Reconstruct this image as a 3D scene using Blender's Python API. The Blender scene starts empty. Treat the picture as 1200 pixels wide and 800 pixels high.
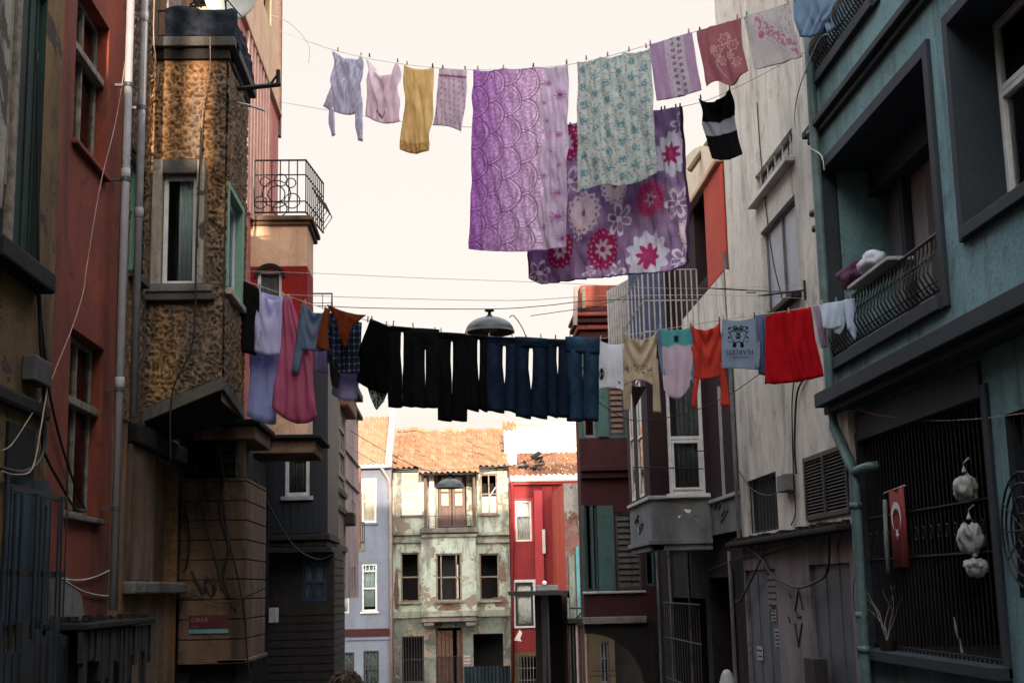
import bpy, bmesh, math, random
from mathutils import Vector, Matrix, noise
random.seed(7)
R = math.radians
scene = bpy.context.scene
COL = scene.collection
PI = math.pi

# ------------------------------------------------------------------ camera model
FPX = 1600.0
EYE = Vector((0, 0, 1.6))
yv = Vector((-70, -290, FPX)).normalized()
zv = Vector((-200, (FPX * FPX + 14000) / 290.0, FPX)).normalized()
xv = yv.cross(zv)                       # (right, up, forward) components: left-handed set, so flip below
if xv.x < 0: xv = -xv
def ray(px, py):
    c = Vector((px - 600, 400 - py, FPX))
    return Vector((c.dot(xv), c.dot(yv), c.dot(zv)))

# ------------------------------------------------------------------ frames: a vertical plane with its own u axis
class Fr:
    def __init__(s, o, u, n):
        s.o = Vector((o[0], o[1])); s.u = Vector(u).normalized(); s.n = Vector(n).normalized()
    def P(s, u, v, d=0.0):
        q = s.o + s.u * u + s.n * d
        return Vector((q.x, q.y, v))
    def uv(s, px, py, d=0.0):
        r = ray(px, py)
        o = s.o + s.n * d
        t = (o - EYE.xy).dot(s.n) / r.xy.dot(s.n)
        p = EYE + r * t
        return (p.xy - s.o).dot(s.u), p.z
    def at(s, px, py, d=0.0):
        return s.P(*s.uv(px, py, d), d)
def FL(x): return Fr((x, 0), (0, 1), (1, 0))       # faces the street from the left, u = world y
def FRt(x): return Fr((x, 0), (0, 1), (-1, 0))     # faces the street from the right, u = world y
def FF(y): return Fr((0, y), (1, 0), (0, -1))      # faces the camera, u = world x
def seg(x0, y0, x1, y1, side=1):                    # plane through two points in plan
    u = Vector((x1 - x0, y1 - y0)); n = Vector((u.y, -u.x)) * side
    return Fr((x0, y0), u, n)

# ------------------------------------------------------------------ mesh builder
class MB:
    def __init__(s): s.v = []; s.f = []; s.m = []; s.c = []
    def vert(s, p, c=None): s.v.append(tuple(p)); s.c.append(c or (1, 1, 1)); return len(s.v) - 1
    def poly(s, pts, mi=0, c=None):
        s.f.append([s.vert(p, c) for p in pts]); s.m.append(mi)
    def box(s, fr, u0, u1, v0, v1, d0, d1, mi=0, c=None, slant=0.0):
        i = [s.vert(fr.P(u, v + (slant * (u - u0) if slant else 0), d), c) for u in (u0, u1) for v in (v0, v1) for d in (d0, d1)]
        for q in ((0, 1, 3, 2), (4, 6, 7, 5), (0, 4, 5, 1), (2, 3, 7, 6), (0, 2, 6, 4), (1, 5, 7, 3)):
            s.f.append([i[k] for k in q]); s.m.append(mi)
    def tube(s, pts, r, n=6, mi=0, c=None, cap=True, r2=None):
        pts = [Vector(p) for p in pts]
        rings = []
        for k, p in enumerate(pts):
            a = pts[max(k - 1, 0)]; b = pts[min(k + 1, len(pts) - 1)]
            t = (b - a).normalized() if (b - a).length > 1e-9 else Vector((0, 0, 1))
            h = Vector((0, 0, 1)) if abs(t.z) < .9 else Vector((1, 0, 0))
            x = t.cross(h).normalized(); y = t.cross(x)
            rr = r if r2 is None else r + (r2 - r) * k / max(1, len(pts) - 1)
            if isinstance(r, (list, tuple)): rr = r[k]
            rings.append([s.vert(p + (x * math.cos(2 * PI * j / n) + y * math.sin(2 * PI * j / n)) * rr, c) for j in range(n)])
        for a, b in zip(rings, rings[1:]):
            for j in range(n):
                s.f.append([a[j], a[(j + 1) % n], b[(j + 1) % n], b[j]]); s.m.append(mi)
        if cap:
            s.f.append(rings[0][::-1]); s.m.append(mi); s.f.append(rings[-1]); s.m.append(mi)
    def lathe(s, o, prof, n=20, mi=0, axis=None):
        o = Vector(o); az = Vector(axis or (0, 0, 1)).normalized()
        h = Vector((1, 0, 0)) if abs(az.x) < .9 else Vector((0, 1, 0))
        ax = az.cross(h).normalized(); ay = az.cross(ax)
        rg = [[s.vert(o + az * z + (ax * math.cos(2 * PI * j / n) + ay * math.sin(2 * PI * j / n)) * r) for j in range(n)] for r, z in prof]
        for a, b in zip(rg, rg[1:]):
            for j in range(n):
                s.f.append([a[j], a[(j + 1) % n], b[(j + 1) % n], b[j]]); s.m.append(mi)
    def build(s, name, mats, parent=None, smooth=False, recalc=True, bevel=0, solid=0, merge=False):
        me = bpy.data.meshes.new(name)
        off = Vector(parent.matrix_basis.translation) if parent else Vector((0, 0, 0))
        if parent and parent.parent: off = off + parent.parent.matrix_basis.translation
        me.from_pydata([tuple(Vector(v) - off) for v in s.v], [], s.f)
        if not isinstance(mats, (list, tuple)): mats = [mats]
        for m in mats: me.materials.append(M[m] if isinstance(m, str) else m)
        for p, mi in zip(me.polygons, s.m): p.material_index = mi
        if any(c != (1, 1, 1) for c in s.c):
            ca = me.color_attributes.new('col', 'FLOAT_COLOR', 'POINT')
            for k, c in enumerate(s.c): ca.data[k].color = (*c, 1)
        if recalc or merge:
            bm = bmesh.new(); bm.from_mesh(me)
            if merge: bmesh.ops.remove_doubles(bm, verts=bm.verts, dist=1e-5)
            bmesh.ops.recalc_face_normals(bm, faces=bm.faces)
            bm.to_mesh(me); bm.free()
        if smooth: me.polygons.foreach_set('use_smooth', [True] * len(me.polygons))
        o = bpy.data.objects.new(name, me); COL.objects.link(o)
        if parent: o.parent = parent
        if bevel:
            b = o.modifiers.new('bevel', 'BEVEL'); b.width = bevel; b.segments = 2; b.limit_method = 'ANGLE'
        if solid:
            b = o.modifiers.new('thick', 'SOLIDIFY'); b.thickness = solid; b.offset = 0
        return o

def tag(o, label=None, cat=None, group=None, kind=None):
    if label: o['label'] = label
    if cat: o['category'] = cat
    if group: o['group'] = group
    if kind: o['kind'] = kind
    return o
def thing(name, label, cat, loc=(0, 0, 0), group=None):
    o = bpy.data.objects.new(name, None); COL.objects.link(o); o.location = loc
    o.empty_display_size = .2
    return tag(o, label, cat, group)
def part(mb, name, mats, parent, **k): return mb.build(name, mats, parent, **k)

# ------------------------------------------------------------------ materials
M = {}
def nodes(name):
    m = bpy.data.materials.new(name); m.use_nodes = True
    nt = m.node_tree; b = nt.nodes['Principled BSDF']; M[name] = m
    return m, nt, b
def N(nt, t, **k):
    n = nt.nodes.new(t)
    for a, v in k.items():
        if a in n.inputs: n.inputs[a].default_value = v
        else: setattr(n, a, v)
    return n
def ramp(nt, fac, stops):
    r = nt.nodes.new('ShaderNodeValToRGB'); e = r.color_ramp.elements
    while len(e) < len(stops): e.new(.5)
    for x, (p, c) in zip(e, stops):
        x.position = p; x.color = (*c, 1) if len(c) == 3 else c
    nt.links.new(fac, r.inputs['Fac']); return r.outputs['Color']
def mix(nt, f, a, b, t='MIX'):
    n = nt.nodes.new('ShaderNodeMix'); n.data_type = 'RGBA'; n.blend_type = t
    for s, v in ((n.inputs[0], f), (n.inputs[6], a), (n.inputs[7], b)):
        if isinstance(v, (int, float)): s.default_value = v
        elif isinstance(v, tuple): s.default_value = (*v, 1)
        else: nt.links.new(v, s)
    return n.outputs[2]
def noi(nt, co, scale, detail=5, rough=.6, sc=(1, 1, 1), dist=0):
    mp = N(nt, 'ShaderNodeMapping'); mp.inputs['Scale'].default_value = sc
    nt.links.new(co, mp.inputs['Vector'])
    n = N(nt, 'ShaderNodeTexNoise', Scale=scale, Detail=detail, Roughness=rough, Distortion=dist)
    nt.links.new(mp.outputs[0], n.inputs['Vector']); return n.outputs['Fac']
G = lambda v: (v, v, v)
def plaster(name, base, alt=None, dirt=(.03, .028, .025), dirt_amt=.5, peel=None, peel_lo=.6, bump=.25, bscale=28, rough=.9,
            stain=.7, spec=.2, grain=.25, crack=False):
    m, nt, b = nodes(name)
    co = N(nt, 'ShaderNodeTexCoord').outputs['Object']
    alt = alt or tuple(c * .72 for c in base)
    n1 = noi(nt, co, stain, 8, .65, dist=.6)
    c = mix(nt, ramp(nt, n1, [(.36, G(0)), (.66, G(1))]), base, alt)
    h = noi(nt, co, bscale, 6, .7)
    n2 = noi(nt, co, 1.6, 7, .7, sc=(1.1, 1.1, .22), dist=.7)       # rain streaks
    c = mix(nt, ramp(nt, n2, [(.48, G(0)), (.66, G(dirt_amt))]), c, dirt)
    n3 = noi(nt, co, 3.1, 9, .75, dist=.8)
    c = mix(nt, ramp(nt, n3, [(.53, G(0)), (.66, G(dirt_amt * .8))]), c, dirt)
    c = mix(nt, grain, c, ramp(nt, h, [(.3, G(.45)), (.7, G(1.3))]), 'MULTIPLY')
    hh = h
    if peel:
        n4 = noi(nt, co, 1.3, 9, .62, dist=.4)
        mk = ramp(nt, n4, [(peel_lo, G(0)), (peel_lo + .012, G(1))])
        pc = mix(nt, noi(nt, co, 9, 4), peel, tuple(x * .55 for x in peel))
        c = mix(nt, mk, c, pc)
        mt = N(nt, 'ShaderNodeMath', operation='MULTIPLY_ADD'); nt.links.new(mk, mt.inputs[0]); mt.inputs[1].default_value = -.8
        nt.links.new(h, mt.inputs[2]); hh = mt.outputs[0]
    if crack:
        vz = N(nt, 'ShaderNodeTexVoronoi', feature='DISTANCE_TO_EDGE', Scale=1.1); nt.links.new(co, vz.inputs['Vector'])
        ck = ramp(nt, vz.outputs['Distance'], [(0, G(1)), (.012, G(0))])
        c = mix(nt, ck, c, dirt)
    nt.links.new(c, b.inputs['Base Color'])
    b.inputs['Roughness'].default_value = rough; b.inputs['Specular IOR Level'].default_value = spec
    bp = N(nt, 'ShaderNodeBump', Strength=bump, Distance=.02); nt.links.new(hh, bp.inputs['Height']); nt.links.new(bp.outputs[0], b.inputs['Normal'])
    return m
def simple(name, base, rough=.6, metal=0, var=.25, vscale=6, bump=.1, bscale=40, spec=.4, alt=None):
    m, nt, b = nodes(name)
    co = N(nt, 'ShaderNodeTexCoord').outputs['Object']
    n1 = noi(nt, co, vscale, 6, .65)
    alt = alt or tuple(c * (1 - var * 1.6) for c in base)
    c = mix(nt, ramp(nt, n1, [(.38, G(0)), (.66, G(1))]), base, alt)
    nt.links.new(c, b.inputs['Base Color'])
    b.inputs['Roughness'].default_value = rough; b.inputs['Metallic'].default_value = metal
    b.inputs['Specular IOR Level'].default_value = spec
    h = noi(nt, co, bscale, 3)
    bp = N(nt, 'ShaderNodeBump', Strength=bump, Distance=.01); nt.links.new(h, bp.inputs['Height']); nt.links.new(bp.outputs[0], b.inputs['Normal'])
    return m

# walls
plaster('red_wall', (.26, .056, .032), (.15, .036, .024), dirt=(.045, .024, .02), dirt_amt=.75, bump=.2, bscale=16, stain=.6)
plaster('ochre_wall', (.22, .125, .045), (.10, .06, .03), dirt=(.02, .016, .012), dirt_amt=.75, peel=(.06, .045, .035), peel_lo=.58, bump=.5)
plaster('darkgreen_board', (.018, .040, .032), (.010, .018, .016), dirt=(.05, .05, .045), dirt_amt=.4, bump=.2, rough=.7)
plaster('bay_molding', (.12, .11, .10), (.06, .055, .05), dirt=(.02, .018, .016), dirt_amt=.6)
plaster('peel_white', (.42, .37, .31), (.28, .24, .2), dirt=(.05, .045, .04), dirt_amt=.8, peel=(.10, .075, .06), peel_lo=.54, bump=.5)
plaster('green_reveal', (.22, .36, .27), (.15, .26, .19), dirt_amt=.4, bump=.15)
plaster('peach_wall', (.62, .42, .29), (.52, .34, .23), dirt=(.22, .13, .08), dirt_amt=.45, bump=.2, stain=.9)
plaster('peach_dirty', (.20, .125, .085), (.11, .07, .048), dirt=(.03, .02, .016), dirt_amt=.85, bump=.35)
plaster('brick_brown', (.20, .12, .08), (.13, .08, .055), dirt=(.03, .022, .018), dirt_amt=.7, bump=.4)
plaster('pink_wall', (.46, .15, .13), (.38, .12, .11), dirt=(.6, .4, .36), dirt_amt=.35, bump=.2)
plaster('pink_pale', (.58, .36, .31), (.5, .3, .26), dirt=(.3, .15, .12), dirt_amt=.4, bump=.2)
plaster('crimson_wall', (.26, .014, .012), (.17, .01, .01), dirt=(.05, .01, .01), dirt_amt=.3, bump=.1)
plaster('lavender_wall', (.165, .19, .24), (.13, .15, .195), dirt=(.10, .10, .13), dirt_amt=.5, bump=.15)
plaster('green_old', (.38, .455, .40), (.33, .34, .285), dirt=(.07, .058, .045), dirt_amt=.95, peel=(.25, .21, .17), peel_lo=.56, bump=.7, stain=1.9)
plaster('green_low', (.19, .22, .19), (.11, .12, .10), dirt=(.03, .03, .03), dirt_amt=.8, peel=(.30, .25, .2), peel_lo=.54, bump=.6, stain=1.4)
plaster('red_house', (.25, .034, .036), (.165, .024, .028), dirt=(.18, .02, .03), dirt_amt=.5, peel=(.5, .42, .38), peel_lo=.74, bump=.2)
plaster('turret_red', (.26, .065, .042), (.17, .04, .03), dirt=(.05, .02, .015), dirt_amt=.7, bump=.4)
plaster('orange_red', (.44, .08, .05), (.32, .05, .035), dirt=(.4, .05, .03), dirt_amt=.5, bump=.3)
plaster('rose_red', (.42, .06, .07), (.34, .045, .055), dirt=(.4, .05, .05), dirt_amt=.5, bump=.3)
plaster('cream_wall', (.72, .62, .48), (.62, .52, .4), dirt_amt=.2, bump=.2)
plaster('white_wall', (.80, .76, .70), (.74, .69, .62), dirt_amt=.1, bump=.1)
plaster('grey_render', (.26, .25, .23), (.17, .165, .155), dirt=(.05, .048, .045), dirt_amt=.7, peel=(.14, .08, .06), peel_lo=.60, bump=.5)
plaster('maroon_wall', (.055, .017, .018), (.038, .012, .013), dirt=(.02, .008, .01), dirt_amt=.6, bump=.2)
plaster('plum_wall', (.030, .015, .018), (.020, .011, .013), dirt=(.012, .008, .01), dirt_amt=.5, bump=.15)
plaster('teal_pillar', (.06, .115, .11), (.045, .085, .08), dirt=(.02, .025, .025), dirt_amt=.5, bump=.15)
plaster('bay_grey', (.175, .185, .195), (.115, .12, .13), dirt=(.05, .05, .05), dirt_amt=.7, peel=(.35, .35, .34), peel_lo=.72, bump=.35)
plaster('beige_wall', (.62, .60, .54), (.50, .48, .43), dirt=(.15, .145, .135), dirt_amt=.6, bump=.3, stain=.9)
plaster('mauve_low', (.235, .205, .212), (.15, .13, .135), dirt=(.06, .05, .05), dirt_amt=.7, bump=.4)
plaster('teal_wall', (.17, .30, .325), (.115, .215, .24), dirt=(.06, .095, .11), dirt_amt=.8, bump=.45, bscale=34, stain=.8, grain=.45)
plaster('slate_trim', (.030, .040, .052), (.022, .030, .040), dirt=(.045, .05, .058), dirt_amt=.3, bump=.12, rough=.75)
plaster('loggia_grey', (.20, .20, .22), (.15, .15, .165), dirt_amt=.3, bump=.15)
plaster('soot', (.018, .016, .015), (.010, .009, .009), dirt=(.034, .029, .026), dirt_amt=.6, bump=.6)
plaster('ledge', (.20, .18, .16), (.12, .105, .095), dirt=(.03, .026, .024), dirt_amt=.8, bump=.5)
plaster('ledge_green', (.30, .32, .27), (.2, .2, .17), dirt=(.05, .045, .04), dirt_amt=.8, bump=.5)
plaster('lowgrey', (.24, .21, .195), (.15, .13, .12), dirt=(.03, .025, .025), dirt_amt=.8, peel=(.1, .06, .05), peel_lo=.6, bump=.5)
plaster('blue_peel', (.05, .09, .12), (.025, .04, .06), dirt=(.012, .013, .015), dirt_amt=.8, peel=(.22, .24, .24), peel_lo=.6, bump=.4)
plaster('pinkgrey_wall', (.34, .26, .25), (.25, .19, .19), dirt=(.08, .06, .06), dirt_amt=.6, bump=.3)
plaster('asphalt', (.05, .05, .05), (.04, .04, .04), dirt_amt=.3, bump=.3, bscale=60)
plaster('alley_ochre', (.15, .11, .065), (.09, .07, .045), dirt_amt=.6)
plaster('turquoise_board', (.10, .26, .28), (.09, .28, .31), dirt=(.06, .08, .08), dirt_amt=.6, peel=(.35, .38, .36), peel_lo=.62, bump=.3)
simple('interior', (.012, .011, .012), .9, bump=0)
simple('interior_warm', (.05, .04, .035), .9, bump=0)
simple('white_frame', (.58, .59, .60), .45, var=.15)
simple('white_sunny', (.66, .61, .55), .5, var=.1)
simple('aged_frame', (.25, .20, .155), .8, var=.4, vscale=14, bump=.4)
simple('dark_frame', (.035, .03, .03), .6)
simple('wood_brown', (.10, .05, .035), .6, var=.35, vscale=9)
simple('wood_door', (.085, .03, .025), .5, var=.3)
simple('timber_dark', (.021, .018, .017), .8, var=.4, vscale=10, bump=.5, bscale=20)
simple('timber_edge', (.20, .09, .05), .8, var=.3)
simple('navy_board', (.013, .018, .028), .55, var=.2, bump=.15)
simple('navy_blue', (.02, .04, .11), .5)
simple('pvc_pipe', (.36, .34, .37), .5, var=.14, vscale=3)
simple('pvc_dark', (.28, .27, .29), .5, var=.2)
simple('teal_pipe', (.095, .165, .175), .5, var=.25, vscale=5)
simple('iron', (.018, .017, .018), .55, metal=.3, bump=.2)
simple('iron_grey', (.09, .09, .095), .5, metal=.4)
simple('white_bar', (.34, .33, .33), .5, var=.2)
simple('steel_pale', (.42, .42, .43), .45, metal=.3, var=.2)
simple('cable_black', (.012, .012, .013), .6, bump=0)
simple('cable_pale', (.36, .25, .20), .6, bump=0)
simple('wire_grey', (.42, .39, .36), .6, bump=0)
simple('dish', (.55, .58, .57), .4, var=.1)
simple('blue_dark', (.013, .020, .028), .6, var=.5, vscale=3)
simple('blue_metal', (.014, .024, .034), .5, var=.3, vscale=3)
simple('grey_door', (.085, .095, .115), .6, var=.25, vscale=2)
simple('frost', (.36, .38, .44), .5, var=.12, vscale=3)
simple('louvre', (.055, .048, .046), .7, var=.3)
simple('lampgrey', (.05, .055, .062), .45, var=.15)
simple('tarp', (.022, .028, .040), .95, var=.5, vscale=7, bump=.7, bscale=16, spec=.1)
simple('sign_red', (.075, .010, .014), .5)
simple('sign_teal', (.13, .30, .30), .5)
simple('ink_pale', (.45, .36, .33), .6)
simple('ink_black', (.012, .012, .014), .8)
simple('ink_white', (.6, .6, .62), .8)
simple('poster', (.36, .40, .44), .7, var=.3, vscale=30)
simple('poster_dark', (.06, .05, .055), .7, alt=(.30, .22, .24), vscale=38)
simple('flag_red', (.20, .009, .012), .7, var=.15)
simple('bag_white', (.33, .345, .35), .5, var=.25, vscale=9)
simple('skin', (.36, .2, .14), .6)
simple('hair', (.06, .028, .014), .6, var=.4, vscale=30, bump=.6)
simple('coat', (.03, .03, .035), .8)
simple('peg_wood', (.38, .26, .17), .7); simple('peg_green', (.05, .25, .2), .5); simple('peg_pink', (.5, .2, .25), .5)
simple('purple_cloth', (.06, .015, .06), .85)
simple('curtain', (.34, .42, .42), .9, var=.15); simple('curtain_white', (.74, .74, .72), .9, var=.12)
simple('curtain_dark', (.10, .12, .12), .9)

# textured brown plaster: squashed worms of thrown render with a few ochre bands
def rough_brown(name, lumps=False):
    m, nt, b = nodes(name)
    co = N(nt, 'ShaderNodeTexCoord').outputs['Object']
    w = N(nt, 'ShaderNodeTexNoise', Scale=9, Detail=2); nt.links.new(co, w.inputs['Vector'])
    cw = mix(nt, .13, co, w.outputs['Color'], 'ADD')
    v = N(nt, 'ShaderNodeTexVoronoi', feature='SMOOTH_F1', Scale=25); nt.links.new(cw, v.inputs['Vector'])
    n2 = noi(nt, cw, 28, 3, .5)
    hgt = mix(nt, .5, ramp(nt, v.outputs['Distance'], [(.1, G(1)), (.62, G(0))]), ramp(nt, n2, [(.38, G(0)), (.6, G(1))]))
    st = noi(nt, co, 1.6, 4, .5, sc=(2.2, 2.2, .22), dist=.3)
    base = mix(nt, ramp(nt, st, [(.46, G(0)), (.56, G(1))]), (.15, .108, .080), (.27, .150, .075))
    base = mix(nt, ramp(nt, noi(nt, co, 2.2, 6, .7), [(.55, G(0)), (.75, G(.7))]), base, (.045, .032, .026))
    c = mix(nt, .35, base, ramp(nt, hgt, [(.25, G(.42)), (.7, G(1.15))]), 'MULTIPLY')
    if lumps: c = mix(nt, 1.0, base, N(nt, 'ShaderNodeAttribute', attribute_name='col').outputs['Color'], 'MULTIPLY')   # vertex colour darkens the hollows of the cast by height
    nt.links.new(c, b.inputs['Base Color']); b.inputs['Roughness'].default_value = 1; b.inputs['Specular IOR Level'].default_value = .03
    bp = N(nt, 'ShaderNodeBump', Strength=.4, Distance=.015); nt.links.new(hgt, bp.inputs['Height']); nt.links.new(bp.outputs[0], b.inputs['Normal'])
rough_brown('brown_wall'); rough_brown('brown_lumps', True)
def brick(name, c1, c2, mortar):
    m, nt, b = nodes(name)
    co = N(nt, 'ShaderNodeTexCoord').outputs['Object']
    mp = N(nt, 'ShaderNodeMapping'); mp.inputs['Rotation'].default_value = (R(90), 0, 0); nt.links.new(co, mp.inputs['Vector'])
    t = N(nt, 'ShaderNodeTexBrick', Scale=4.2); t.inputs['Color1'].default_value = (*c1, 1); t.inputs['Color2'].default_value = (*c2, 1)
    t.inputs['Mortar'].default_value = (*mortar, 1); t.inputs['Mortar Size'].default_value = .02; nt.links.new(mp.outputs[0], t.inputs['Vector'])
    c = mix(nt, ramp(nt, noi(nt, co, 2.4, 8, .7), [(.45, G(0)), (.65, G(.85))]), t.outputs['Color'], mortar)
    nt.links.new(c, b.inputs['Base Color']); b.inputs['Roughness'].default_value = .95
    bp = N(nt, 'ShaderNodeBump', Strength=.8, Distance=.03); nt.links.new(c, bp.inputs['Height']); nt.links.new(bp.outputs[0], b.inputs['Normal'])
brick('brick_wall', (.20, .065, .045), (.10, .04, .035), (.15, .13, .12))
def attr_mat(name, rough=.85, trans=0.0, bump=.15, bscale=60, vary=.2):
    m, nt, b = nodes(name)
    a = N(nt, 'ShaderNodeAttribute', attribute_name='col')
    co = N(nt, 'ShaderNodeTexCoord').outputs['Object']
    n1 = noi(nt, co, 7, 5, .6)
    c = mix(nt, vary, a.outputs['Color'], ramp(nt, n1, [(.3, G(.6)), (.7, G(1.25))]), 'MULTIPLY')
    nt.links.new(c, b.inputs['Base Color']); b.inputs['Roughness'].default_value = rough; b.inputs['Specular IOR Level'].default_value = .05
    h = noi(nt, co, bscale, 4); bp = N(nt, 'ShaderNodeBump', Strength=bump, Distance=.012)
    nt.links.new(h, bp.inputs['Height']); nt.links.new(bp.outputs[0], b.inputs['Normal'])
    if trans:
        t = N(nt, 'ShaderNodeBsdfTranslucent'); nt.links.new(c, t.inputs['Color']); nt.links.new(bp.outputs[0], t.inputs['Normal'])
        mx = N(nt, 'ShaderNodeMixShader'); mx.inputs[0].default_value = trans
        nt.links.new(b.outputs[0], mx.inputs[1]); nt.links.new(t.outputs[0], mx.inputs[2])
        nt.links.new(mx.outputs[0], nt.nodes['Material Output'].inputs['Surface'])
attr_mat('cloth', trans=.5, bump=.5, bscale=13, vary=.25)
attr_mat('cloth_thick', trans=.06, bump=.6, bscale=12, vary=.35)
attr_mat('tiles', rough=.85, bump=.4, bscale=30, vary=.3)
def glass():
    m, nt, b = nodes('glass')
    t = N(nt, 'ShaderNodeBsdfTransparent'); t.inputs[0].default_value = (.95, .97, .97, 1)
    g = N(nt, 'ShaderNodeBsdfGlossy', Roughness=.04); g.inputs[0].default_value = (.9, .92, .95, 1)
    f = N(nt, 'ShaderNodeLayerWeight', Blend=.22)
    mx = N(nt, 'ShaderNodeMixShader'); nt.links.new(f.outputs['Fresnel'], mx.inputs[0])
    nt.links.new(t.outputs[0], mx.inputs[1]); nt.links.new(g.outputs[0], mx.inputs[2])
    nt.links.new(mx.outputs[0], nt.nodes['Material Output'].inputs['Surface'])
glass()

# ------------------------------------------------------------------ walls with openings
GZ = lambda y: -.065 * y if y > 0 else 0.0       # the lane runs downhill
def facade(mb, fr, u0, u1, v0, v1, holes=(), rev=.15, room=1.0, mi=0, ri=1, d=0.0, rmi=None):
    """front sheet with openings, their reveals and a closed dark room behind each"""
    if rmi is None: rmi = mi
    us = sorted({u0, u1, *[h[0] for h in holes], *[h[1] for h in holes]}); us = [u for u in us if u0 <= u <= u1]
    vs = sorted({v0, v1, *[h[2] for h in holes], *[h[3] for h in holes]}); vs = [v for v in vs if v0 <= v <= v1]
    for a, b in zip(us, us[1:]):
        for c, e in zip(vs, vs[1:]):
            cu, cv = (a + b) / 2, (c + e) / 2
            if any(h[0] < cu < h[1] and h[2] < cv < h[3] for h in holes): continue
            mb.poly([fr.P(a, c, d), fr.P(b, c, d), fr.P(b, e, d), fr.P(a, e, d)], mi)
    for h in holes:
        a, b, c, e = h[:4]; r = h[4] if len(h) > 4 else rev; rm = h[5] if len(h) > 5 else room
        q = [(a, c), (b, c), (b, e), (a, e)]
        for (p1, p2) in zip(q, q[1:] + q[:1]):
            mb.poly([fr.P(*p1, d), fr.P(*p2, d), fr.P(*p2, d - r), fr.P(*p1, d - r)], rmi)
            g = .04
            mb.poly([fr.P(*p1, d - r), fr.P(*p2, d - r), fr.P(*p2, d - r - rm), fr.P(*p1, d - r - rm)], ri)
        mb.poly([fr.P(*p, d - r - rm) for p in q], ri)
def hull(mb, fr, u0, u1, v0, v1, depth, mi=0, top=True, d=0.0):
    for u in (u0, u1): mb.poly([fr.P(u, v0, d), fr.P(u, v1, d), fr.P(u, v1, d - depth), fr.P(u, v0, d - depth)], mi)
    if top: mb.poly([fr.P(u0, v1, d), fr.P(u1, v1, d), fr.P(u1, v1, d - depth), fr.P(u0, v1, d - depth)], mi)
    mb.poly([fr.P(u0, v0, d), fr.P(u1, v0, d), fr.P(u1, v0, d - depth), fr.P(u0, v0, d - depth)], mi)
    mb.poly([fr.P(u0, v0, d - depth), fr.P(u1, v0, d - depth), fr.P(u1, v1, d - depth), fr.P(u0, v1, d - depth)], mi)

def wire_curtain(mb, fr, a, b, c, e, d, k=7, amp=.02):
    n = k * 6
    for i in range(n):
        s0, s1 = i / n, (i + 1) / n
        f = lambda s: d + amp * math.sin(2 * PI * k * s)
        mb.poly([fr.P(a + (b - a) * s0, c, f(s0)), fr.P(a + (b - a) * s1, c, f(s1)), fr.P(a + (b - a) * s1, e, f(s1)), fr.P(a + (b - a) * s0, e, f(s0))])

def window(parent, fr, h, d=-.12, mat='white_frame', w=.05, rails=(), mulls=(), glassy=True, curtain=None, cmat='curtain', sill=None,
           smat='ledge', label=None, name='window', bars=0, hbars=2, bmat='iron', bd=.03, surround=None, sumat='peel_white', board=None):
    """one window: frame mesh > pane, curtain, bars, sill"""
    a, b, c, e = h[:4]
    mb = MB(); t = w * .9
    mb.box(fr, a, a + w, c, e, d - t, d); mb.box(fr, b - w, b, c, e, d - t, d)
    mb.box(fr, a + w, b - w, c, c + w, d - t, d - .002); mb.box(fr, a + w, b - w, e - w, e, d - t, d - .002)
    for r in rails: mb.box(fr, a + w, b - w, c + (e - c) * r - w * .45, c + (e - c) * r + w * .45, d - t + .004, d + .008)
    for r in mulls: mb.box(fr, a + (b - a) * r - w * .4, a + (b - a) * r + w * .4, c + w, e - w, d - t + .006, d + .012)
    o = mb.build(name, mat, parent, bevel=min(.006, w * .15))
    if label: o['label'] = label
    if glassy:
        g = MB(); g.box(fr, a + w * .6, b - w * .6, c + w * .6, e - w * .6, d - t * .6, d - t * .6 + .006); g.build('pane', 'glass', o)
    if board:
        g = MB(); g.box(fr, a + w * .6, b - w * .6, c + w * .6, e - w * .6, d - t * .7, d - t * .7 + .01); g.build('board', board, o)
    if curtain:
        g = MB()
        for (s0, s1, t0, t1) in curtain:
            wire_curtain(g, fr, a + (b - a) * s0, a + (b - a) * s1, c + (e - c) * t0, c + (e - c) * t1, d - t - .04, k=max(2, int((s1 - s0) * 8)), amp=.015)
        g.build('curtain', cmat, o, smooth=True, recalc=False, solid=.004)
    if bars:
        g = MB()
        for i in range(bars):
            u = a + (b - a) * (i + .5) / bars; g.tube([fr.P(u, c, bd), fr.P(u, e, bd)], .009, 5)
        for i in range(hbars):
            v = c + (e - c) * (i + 1) / (hbars + 1); g.tube([fr.P(a - .02, v, bd + .004), fr.P(b + .02, v, bd + .004)], .009, 5)
        g.build('window_bars', bmat, o)
    if sill:
        g = MB(); g.box(fr, a - .06, b + .06, c - .07, c - .003, -.02, sill); g.build('sill', smat, o, bevel=.008)
    if surround:
        g = MB(); s = surround
        g.box(fr, a - s, a - .001, c - .001, e + s, -.01, .035); g.box(fr, b + .001, b + s, c - .001, e + s, -.01, .035); g.box(fr, a, b, e + .001, e + s, -.01, .033)
        g.build('surround', sumat, o, bevel=.006)
    return o
def railing(mb, pts, z0, z1, n, r=.009, belly=0.0, nrm=None):
    """vertical bars between two rails along a straight run"""
    a, b = Vector(pts[0]), Vector(pts[1])
    for z in (z0, z1): mb.tube([(a.x, a.y, z), (b.x, b.y, z)], r * 1.5, 6)
    for i in range(n + 1):
        p = a.lerp(b, i / n)
        if belly:
            q = [(p.x + nrm[0] * belly * math.sin(PI * k / 5) ** 1.2, p.y + nrm[1] * belly * math.sin(PI * k / 5) ** 1.2, z0 + (z1 - z0) * k / 5) for k in range(6)]
            mb.tube(q, r, 5)
        else: mb.tube([(p.x, p.y, z0), (p.x, p.y, z1)], r, 5)
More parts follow.
